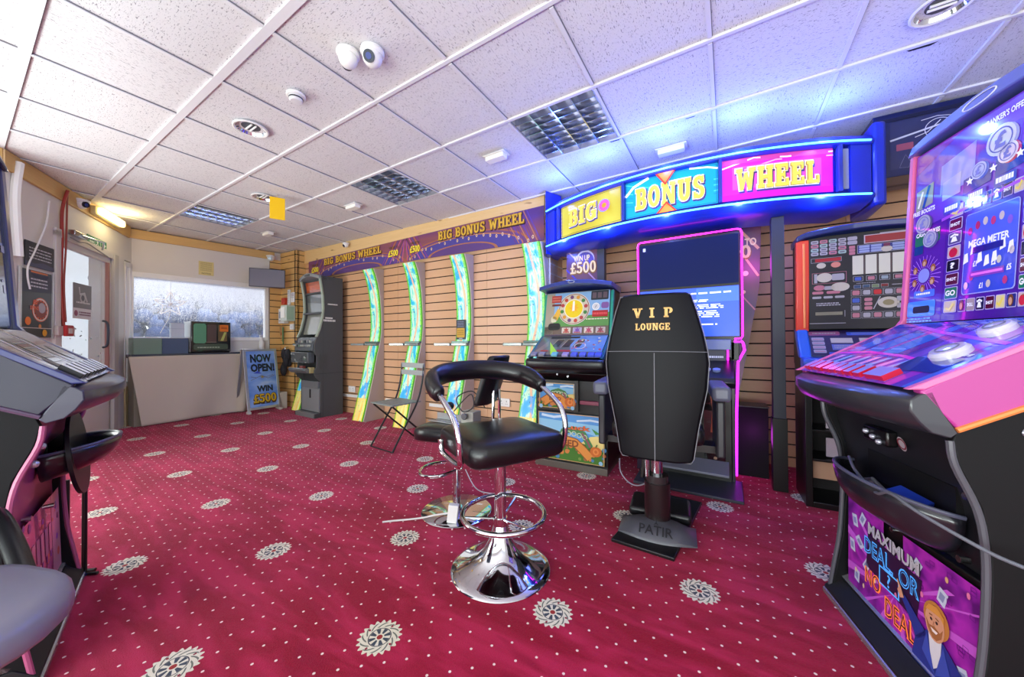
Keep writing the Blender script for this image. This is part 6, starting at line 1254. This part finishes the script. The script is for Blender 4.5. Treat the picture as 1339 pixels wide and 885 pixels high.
# a generic man in a blue suit, pointing
SKN = M('#d89a78', .5); a.poly([(.58, 0), (.62, .26), (.70, .40), (.80, .40), (.90, .30), (.95, 0)], M('#22348a', .5), 9).poly([(.63, .24), (.58, .36), (.52, .46), (.545, .50), (.63, .42), (.70, .36)], M('#22348a', .5), 9)
a.poly([(.71, .40), (.79, .40), (.78, .22), (.73, .14)], M('#e0dce0', .5), 10).poly([(.70, .38), (.75, .12), (.67, .22)], M('#3a50b0', .5), 11).poly([(.80, .38), (.75, .12), (.84, .22)], M('#3a50b0', .5), 11)
a.rect(.73, .37, .78, .44, SKN, 9.5); a.circ(.757, .525, .044, M('#c07a38', .6), 10, 24, 1.0, 1.1).circ(.752, .490, .036, SKN, 12, 24, .92, 1.3)
a.poly([(.700, .50), (.712, .43), (.74, .385), (.765, .385), (.795, .43), (.803, .50), (.785, .46), (.752, .475), (.72, .46)], M('#a8683a', .6), 13).poly([(.730, .452), (.776, .452), (.765, .430), (.742, .430)], M('#eee0dc', .5), 14)
a.circ(.735, .515, .0045, M('#3a2a28'), 14, 8).circ(.768, .515, .0045, M('#3a2a28'), 14, 8).band([(.722, .54), (.742, .545)], .003, M('#8a5428'), 14).band([(.760, .545), (.780, .54)], .003, M('#8a5428'), 14).band([(.752, .51), (.746, .48), (.756, .478)], .003, M('#b87a58'), 14)
a.poly([(.70, .56), (.72, .61), (.77, .63), (.81, .59), (.81, .54), (.79, .575), (.74, .57)], M('#d8923f', .6), 14)
a.poly([(.515, .45), (.545, .475), (.525, .53), (.50, .585), (.490, .58), (.505, .53), (.495, .50)], SKN, 12)
a.frame(0, 0, 1, .97, .0015, M('#d8b0e0', .3), 1.5) if 0 else None
a.build('lower_artwork', DM, smooth=0, recalc=False)
# sticker, badge and loose fittings on the front
a = MB().plane((.10, .048, .655), (.27, .048, .655), (.10, .036, .72)); a.bits(0, 0, .38, 1, M('#c8ccd0', .4), 5, 1, .8, 1).bits(.42, .2, .80, .9, M('#c8ccd0', .4), 4, 1, .6, 2).rect(.83, .0, 1, .8, M('#c8ccd0', .4), 1).ring(.91, .3, .006, .009, BLACK, 2, 12); a.build('printed_label', DM, smooth=0)
a = MB().plane((.37, .024, .70), (.42, .024, .70), (.37, .012, .745)); a.circ(.5, .5, .022, M('#c8c0c8', .3, .4), 1, 20, .8, 1).ring(.5, .5, .013, .018, M('#7a2a3a'), 2, 20); a.build('oval_badge', DM, smooth=0)
b = MB(); b.box(.24, .36, .0, .03, .70, .75, M('#060608', .3)); b.build('switch_plate', DM, bevel=.006)
for x, z in ((.265, .73), (.30, .72), (.33, .71)): MB().ball((x, -.004, z), .009, M('#b8b8c8', .2, .6), n=10).build('key_switch', DM)
o = MB().tube(smooth_path([(.20, -.02, .62), (.30, -.05, .60), (.42, -.06, .575), (.50, -.07, .605), (.58, -.05, .585), (.66, .02, .545), (.72, .12, .50), (.74, .30, .30), (.72, .42, .10), (.70, .46, .012)]), .0045, M('#5c5e68', .4)).build('grey_cable'); place(o, .345, 1.92, 0, -77)
tag(o, 'thick grey cable trailing out of the payout bowl of the purple machine', 'cable')
def in_dm(name, label, cat, x, y, z): q = math.radians(-77); return thing(name, label, cat, .345+x*math.cos(q)-y*math.sin(q), 1.92+x*math.sin(q)+y*math.cos(q), z, -77)
t = in_dm('blue_box', 'small blue box wedged in the payout bowl of the purple machine', 'box', .44, .0, .535)
b = MB().box(-.04, .04, -.028, .028, -.03, .055, M('#1c3aa8', .4)).box(-.041, .041, -.029, -.026, -.03, -.024, M('#8a9ad8', .4)); b.build('carton', t, bevel=.003); t.rotation_euler = (.2, .25, math.radians(-50))
t = in_dm('metal_lock', 'small cream metal part lying in the payout bowl', 'part', .24, .0, .53)
MB().cyl((0, 0, 0), (0, 0, .02), .035, M('#b8b09a', .4, .3), 18).cyl((.07, .01, .0), (.07, .01, .018), .025, M('#b8b09a', .4, .3), 16).build('disc', t, bevel=.002); MB().tube([(0, 0, .024), (.05, .0, .045), (.09, .01, .022)], .006, M('#6a6a70', .3)).build('lever', t)

# --- left: the dark machine seen from its side (faces the long wall)
LM = thing('game_machine', 'dark big cabinet game seen side on at the picture edge, pink lower front', 'game machine', -1.80, .14, 0, 165.5)
w = .70
big_cabinet(LM, w, dict(hs=-.08, pw=.045, side='#101014', front='#a84a72', edge='#a85478', trim='#b8b8bc', bumper='#3a3a4a', cheek='#191930', cheek_line='#5a4a60', pillar='#2c3468', cap='#4a5270', bowl=(.34, .71, .630, .19, .11), bolts=((.20, .455), (.50, .40))))
a = deck_plane(w, -.08); a.rect(0, 0, 1, 1, M('#a8a29e', .2, coat=.6), 0)
for k, x in enumerate((.18, .52)): a.band([(x, .98), (x+.03, .75), (x-.02, .5), (x+.02, .25), (x, .0)], .035, M('#d8d8dc', .15, .3), 1).band([(x+.05, .98), (x+.08, .75), (x+.03, .5), (x+.07, .25), (x+.05, 0)], .020, M('#55585c', .3), 2)
a.poly([(.26, .35), (.46, .35), (.48, .80), (.28, .80)], M('#5c605e', .15, coat=.6), 2); [a.rect(.27, .42+.09*q, .47, .435+.09*q, M('#8a8e8a'), 3) for q in range(4)]
a.rr(.16, .10, .24, .42, M('#2a2e2e', .3), 3, .4).circ(.76, .5, .045, M('#2f3434', .15, coat=.6), 3, 24).ring(.76, .5, .045, .050, M('#c8c8cc', .2, .5), 4, 24)
a.build('sloped_deck', LM, smooth=0, recalc=False)
for k in range(8):
    u0 = .06+.108*k; u1 = u0+.075; b = MB(); ww = w
    def dp2(u, q, up=0): return Vector((.012+(ww-.024)*u, -.090+.242*q, .917+.182*q))
    P = [dp2(u0, .04), dp2(u1, .04), dp2(u1, .24), dp2(u0, .24)]; T_ = [p+Vector((0, -.49, .87))*.018 for p in P]
    b.add([tuple(p) for p in P+T_], [(0, 1, 5, 4), (1, 2, 6, 5), (2, 3, 7, 6), (3, 0, 4, 7)], M('#1c1c20', .3)); b.add([tuple(p) for p in T_], [(0, 1, 2, 3)], M('#c8c8cc', .2, coat=.4)); b.build('button', LM, bevel=.002)
a = head_plane(w, -.08); a.rect(0, 0, 1, 1, M('#2a3448', .1, coat=.6), 0); rnd = random.Random(31)
for k in range(40): x, y = rnd.uniform(.04, .9), rnd.uniform(.04, .92); a.rr(x, y, x+rnd.uniform(.02, .08), y+rnd.uniform(.015, .05), M(rnd.choice(['#8aa0c8', '#c8d0e0', '#5a6a98', '#a8b0c8']), .2), 1+k*.05, .2)
a.build('upper_glass', LM, smooth=0, recalc=False)
a = MB().plane((.045, .045, .10), (.655, .045, .10), (.045, .055, .43)); a.rect(0, 0, 1, 1, M('#b04a80', .15, coat=.8), 0)
for k in range(7): a.rect(.18+.09*k, .38, .24+.09*k, .70, M('#c88aa8', .2, coat=.6), 2).rect(.20+.09*k, .30, .22+.09*k, .38, M('#8a4a9a', .2), 2)
for k in range(30): x, y = rnd.random(), rnd.random(); a.circ(x, y, rnd.uniform(.006, .02), M(rnd.choice(['#8a4ab0', '#d87aa8', '#6a3a98', '#e8a0b8', '#c8645a']), .2), 1+.03*k, 8)
a.rect(.80, .0, 1, 1, M('#d89ab0', .2, coat=.6), 1).build('lower_artwork', LM, smooth=0, recalc=False)
b = MB(); b.lathe([(.001, -.006), (.17, -.006), (.17, .006), (.001, .006)], (0, 0, 0), M('#0c0c12', .4), 36); o = b.build('round_back_plate', LM); o.location = (.50, -.02, .60); o.rotation_euler = (math.radians(84), 0, 0)
for x, s_ in ((.08, .66), (.16, .70)): MB().ball((x, .015, s_), .012, M('#c8c8d0', .2, .5), n=10).build('key_switch', LM)
MB().box(w+.0, w+.012, .03, .05, .02, .44, BLACK).build('door_edge', LM)
t = thing('rod_stand', 'pair of thin black rods on small feet beside the dark machine', 'stand', -2.515, .33, 0, 0)
for dx, hgt in ((0, .42), (.045, .46)): MB().cyl((dx, 0, 0), (dx, 0, hgt), .006, BLACK, 8).build('rod', t); MB().tube([(dx-.02, -.02, .008), (dx+.04, .03, .008)], .007, BLACK).build('foot', t)

# ------------------------------------------------------------------ bar stools
def rounded_pad(hx, hy, z0, z1, m, r=.09, n=6, dome=.012, front=0):
    def outline(s_):
        P = []
        for cx, cy, a0 in ((hx-r, hy-r, 0), (-hx+r, hy-r, 90), (-hx+r, -hy+r, 180), (hx-r, -hy+r, 270)):
            for k in range(n+1): an = math.radians(a0+90*k/n); P.append(((cx+r*math.cos(an))*s_, (cy+r*math.sin(an))*s_))
        return P
    b = MB(); secs = []
    for s_, z in ((.5, z0), (.94, z0), (.99, z0+.012), (1.0, (z0+z1)/2), (.99, z1-.018), (.95, z1-.004), (.85, z1+.003), (.5, z1+dome)):
        secs.append([(x, y, z-(front*max(0, -y/hy)**3 if z > z0 else front*.9*max(0, -y/hy)**3)) for x, y in outline(s_)])
    return b.loft(secs, m)
S1 = thing('bar_stool', 'chrome bar stool with padded black wrap-around rail and trumpet base', 'bar stool', -.90, 1.345, 0, 62)
MB().lathe([(.001, 0), (.225, 0), (.228, .006), (.222, .013), (.195, .020), (.15, .036), (.105, .062), (.074, .096), (.050, .140), (.036, .185), (.030, .205)], (0, 0, 0), CHROME, 64).build('base', S1, smooth=60)
MB().cyl((0, 0, .19), (0, 0, .54), .0265, CHROME, 28).cyl((0, 0, .20), (0, 0, .235), .032, CHROME, 28).cyl((0, 0, .50), (0, 0, .535), .034, M('#222226', .3), 24).build('column', S1)
MB().box(-.10, .10, -.10, .10, .530, .545, M('#18181c', .4)).build('seat_mount', S1, bevel=.004)
fr_ = MB(); fr_.tube([(.185*math.cos(2*PI*k/48), -.03+.185*math.sin(2*PI*k/48), .265) for k in range(48)], .0115, CHROME, 12, True)
for an in (40, 160, 280): q = math.radians(an); fr_.tube([(0, 0, .225), (.185*math.cos(q), -.03+.185*math.sin(q), .262)], .006, CHROME, 8)
fr_.build('foot_ring', S1)
rounded_pad(.228, .218, .545, .640, VINYL, .06).build('seat', S1, smooth=60)
R_ = [(-.272, .045, .812), (-.275, .12, .838), (-.245, .215, .865), (-.15, .285, .885), (0, .310, .892), (.15, .285, .885), (.245, .215, .865), (.275, .12, .838), (.272, .045, .812)]
path = smooth_path(R_, 6); secs = []; N_ = len(path)
for i, p in enumerate(path):
    p = Vector(p); tn = (Vector(path[min(i+1, N_-1)])-Vector(path[max(i-1, 0)])).normalized(); up = Vector((0, 0, 1)); up = (up-tn*up.dot(tn)).normalized(); sd = tn.cross(up)
    f_ = min(1, .70+.9*min(i, N_-1-i)/N_*2); e_ = 1 if 0 < i < N_-1 else .6
    secs.append([tuple(p+up*(.052*f_*e_*math.sin(2*PI*k/14))+sd*(.036*f_*e_*math.cos(2*PI*k/14))) for k in range(14)])
MB().loft(secs, VINYL).build('padded_rail', S1, smooth=70)
for sg in (-1, 1):
    b = MB(); b.tube(smooth_path([(sg*.272, .06, .815), (sg*.270, -.03, .778), (sg*.266, -.115, .730), (sg*.262, -.150, .67), (sg*.258, -.150, .60), (sg*.250, -.135, .553), (sg*.240, -.07, .536), (sg*.240, .05, .536), (sg*.245, .10, .553), (sg*.246, .11, .60)], 6), .0125, CHROME, 12); b.build('arm_tube', S1)
S2 = thing('bar_stool', 'low backed black bar stool with flat mirror disc base and junk on its seat', 'bar stool', -1.43, 1.655, 0, -80)
MB().lathe([(.001, 0), (.212, 0), (.214, .008), (.208, .013), (.001, .018)], (0, 0, 0), CHROME, 64).build('base', S2, smooth=40)
MB().cyl((0, 0, .015), (0, 0, .45), .024, CHROME, 24).cyl((0, 0, .015), (0, 0, .03), .034, CHROME, 24).cyl((0, 0, .30), (0, 0, .46), .031, CHROME, 24).build('column', S2)
b = MB(); b.tube(smooth_path([(-.03, 0, .255), (-.11, -.06, .245), (-.13, -.16, .24), (-.05, -.23, .24), (.05, -.23, .24), (.13, -.16, .24), (.11, -.06, .245), (.03, 0, .255)], 6), .010, CHROME, 10); b.build('foot_loop', S2)
rounded_pad(.20, .245, .470, .548, VINYL, .15, dome=.006, front=.035).build('seat', S2, smooth=60)
secs = []
for i in range(9):
    z = .675+.036*i; hw_ = .130*(1-.10*(1-i/8)) if i < 7 else .125*(.97 if i == 7 else .80); y = .215+.012*i
    secs.append([(-hw_, y-.045, z), (-hw_*.5, y-.012, z), (hw_*.5, y-.012, z), (hw_, y-.045, z), (hw_, y-.01, z), (hw_*.5, y+.028, z), (-hw_*.5, y+.028, z), (-hw_, y-.01, z)])
MB().loft(secs, VINYL).build('backrest', S2, smooth=60, bevel=.012, seg=3)
b = MB(); b.tube(smooth_path([(-.05, .20, .46), (-.05, .26, .50), (-.045, .27, .62), (-.04, .27, .76)]), .009, CHROME, 10); b.tube(smooth_path([(.05, .20, .46), (.05, .26, .50), (.045, .27, .62), (.04, .27, .76)]), .009, CHROME, 10); b.build('back_support', S2)
# bits lying on and around that stool
def s2(x, y): q = math.radians(-80); return (-1.43+x*math.cos(q)-y*math.sin(q), 1.655+x*math.sin(q)+y*math.cos(q))
x, y = s2(.03, .01); t = thing('metal_bracket', 'grey perforated metal bracket lying on the black stool seat', 'bracket', x, y, .555, 0)
GMT = M('#8f9192', .35, .6)
MB().prism([(-.17, -.06), (.14, -.06), (.17, .03), (.06, .07), (-.14, .02)], 'z', 0, .006, GMT).box(-.15, .12, .0, .008, .006, .045, GMT).build('plate', t, bevel=.001)
MB().box(.06, .15, -.02, .06, .006, .075, M('#a8a69e', .4, .4)).cyl((.10, -.03, .05), (.10, -.045, .05), .02, M('#6a6c70', .3, .4), 14).build('motor', t, bevel=.003)
a = MB().plane((-.17, -.06, .0065), (.14, -.06, .0065), (-.17, .02, .0065)); rnd = random.Random(1)
for k in range(12): a.circ(.12+.07*k, .3+.35*(k % 2), .004, M('#3c3e40'), 1, 8)
a.build('holes', t, smooth=0)
x, y = s2(-.02, -.06); t = thing('black_knob_part', 'round black knobbed part resting on the metal bracket edge', 'part', x-.0, y+.0, .640, 0)
MB().ball((0, 0, 0), .028, BLACK, (1, 1, .9), 14).build('knob', t); MB().tube([(0, 0, -.02), (.01, .01, -.04)], .008, BLACK).build('stem', t)
x, y = s2(.05, .10); o = MB().tube(smooth_path([(-.10, 0, .0), (-.04, .04, .08), (.04, .0, .11), (.08, -.04, .05), (.02, -.06, .02), (-.05, -.03, .09), (.0, .06, .12), (.09, .06, .03)]), .0035, M('#2c2c30', .4)).build('wire_tangle'); place(o, x, y, .62); tag(o, 'loose tangle of thin black wires over the stool seat', 'cable')
t = thing('power_adapter', 'white power adapter box standing on the mirror disc base', 'adapter', -1.345, 1.515, .018, 30)
MB().box(-.028, .028, -.018, .018, 0, .10, M('#d8d6d4', .35)).build('case', t, bevel=.003); t.rotation_euler = (.0, .12, math.radians(30))
o = MB().tube(smooth_path([(-1.36, 1.50, .07), (-1.44, 1.47, .05), (-1.50, 1.45, .03), (-1.58, 1.42, .012), (-1.66, 1.36, .008), (-1.70, 1.32, .008)]), .005, M('#c8c4c6', .4)).build('white_cable'); tag(o, 'white cable running left from the adapter onto the carpet', 'cable')
t = thing('plug', 'white three pin plug lying on the carpet behind the trumpet stool', 'plug', -1.27, 1.99, .0, 20)
MB().box(-.025, .025, -.022, .022, .004, .036, M('#e0dedc', .35)).build('plug_body', t, bevel=.005); MB().box(-.012, -.006, -.004, .004, .036, .052, M('#c8b070', .3, .8)).box(.006, .012, -.004, .004, .036, .052, M('#c8b070', .3, .8)).build('pin', t)
o = MB().tube(smooth_path([(-1.48, 1.80, .20), (-1.46, 1.86, .08), (-1.44, 1.92, .02), (-1.36, 1.96, .008), (-1.29, 1.98, .012)]), .0035, M('#c8c4c6', .4)).build('white_cable'); tag(o, 'thin white lead ending in the plug on the carpet', 'cable')
# black seat at the bottom left corner, its grey sheen painted into the colour
S3 = thing('bar_stool', 'bar stool at the near corner, grey sheen coloured into its round seat', 'bar stool', -1.215, -.06, 0, 20)
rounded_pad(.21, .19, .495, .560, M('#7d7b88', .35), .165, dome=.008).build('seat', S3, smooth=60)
MB().cyl((0, 0, .02), (0, 0, .47), .026, CHROME, 20).build('column', S3); MB().lathe([(.001, 0), (.21, 0), (.21, .01), (.03, .03), (.001, .03)], (0, 0, 0), CHROME, 40).build('base', S3)
q = math.radians(-20); rt = lambda p: ((p[0]+1.215)*math.cos(q)-(p[1]+.06)*math.sin(q), (p[0]+1.215)*math.sin(q)+(p[1]+.06)*math.cos(q), p[2])
b = MB(); b.tube(smooth_path([rt(p) for p in [(-1.75, .04, .50), (-1.68, .06, .585), (-1.55, .075, .590), (-1.33, .09, .535), (-1.22, .08, .51), (-1.20, .06, .49)]]), .019, VINYL, 12); b.build('armrest', S3)

# ------------------------------------------------------------------ folding chair
FC = thing('folding_chair', 'dark folding slatted garden chair in front of a light strip', 'chair', -2.85, 2.20, 0, -5)
TM = M('#26282a', .35, .4); SLT = M('#7f8884', .4)
wd = .36
for sx_ in (-wd/2, wd/2):
    b = MB(); b.tube(smooth_path([(sx_, .0, .008), (sx_, .14, .22), (sx_, .28, .43), (sx_, .345, .62), (sx_, .37, .82)], 5), .009, TM, 8); b.build('back_leg', FC)
    x2 = sx_*.88; b = MB(); b.tube([(x2, .50, .008), (x2, .26, .215), (x2, .02, .43)], .009, TM, 8); b.build('front_leg', FC)
MB().tube([(-wd/2, 0, .012), (wd/2, 0, .012)], .006, TM, 8).build('cross_bar', FC); MB().tube([(-wd/2*.88, .50, .012), (wd/2*.88, .50, .012)], .006, TM, 8).build('cross_bar', FC)
for k in range(8): MB().box(-wd/2+.0, wd/2-.0, .0+.043*k, .034+.043*k, .436, .448, SLT).build('seat_slat', FC, bevel=.002)
for z in (.70, .775): MB().prism([(.352+.09*(z-.66), z), (.352+.09*(z-.66), z+.05), (.362+.09*(z-.66), z+.05), (.362+.09*(z-.66), z)], 'x', -wd/2-.008, wd/2+.008, M('#a8aeae', .35, .3)).build('back_slat', FC, bevel=.002)

# ------------------------------------------------------------------ hang the small pieces under the part they sit on
SUB = {'print': 'board', 'lettering': 'board', 'sensor_head': 'base', 'lens': 'housing', 'bowl_rim': 'payout_bowl', 'badge_ring': 'top_cap', 'button': 'sloped_deck', 'round_button': 'sloped_deck',
       'cheek_trim': 'deck_cheek', 'note_slot': 'note_panel', 'door_slot': 'door', 'gold_lettering': 'backrest', 'seam_piping': 'backrest', 'edge_piping': 'backrest', 'embossed_name': 'foot_cover',
       'lower_artwork': 'lower_door', 'small_artwork': 'small_frame', 'arrow_flash': 'sloped_deck', 'coin_unit_parts': 'coin_unit', 'cap_plate': 'top_cap', 'glass': 'red_box', 'poster': 'front_frame',
       'holes': 'plate', 'display': 'casing', 'card_print': 'card', 'key_button': 'control_panel', 'door_pane': 'door_leaf', 'window': 'door', 'lock': 'body', 'side_lettering': 'body', 'front_bolt': 'body',
       'tray_block': 'payout_tray', 'edge_trim': 'light_strip', 'nozzle': 'bottle', 'key_switch': 'body', 'switch_plate': 'body'}
for root in [o for o in SC.objects if o.parent is None and o.type == 'EMPTY']:
    by = {}
    for c in root.children: by.setdefault(c.name.split('.')[0], []).append(c)
    for kid, par in SUB.items():
        for i, c in enumerate(by.get(kid, [])):
            P_ = by.get(par, [])
            if not P_ and kid == 'button': P_ = by.get('control_panel', []) or by.get('button_deck', [])
            if P_ and not c.children: c.parent = P_[min(i, len(P_)-1)]
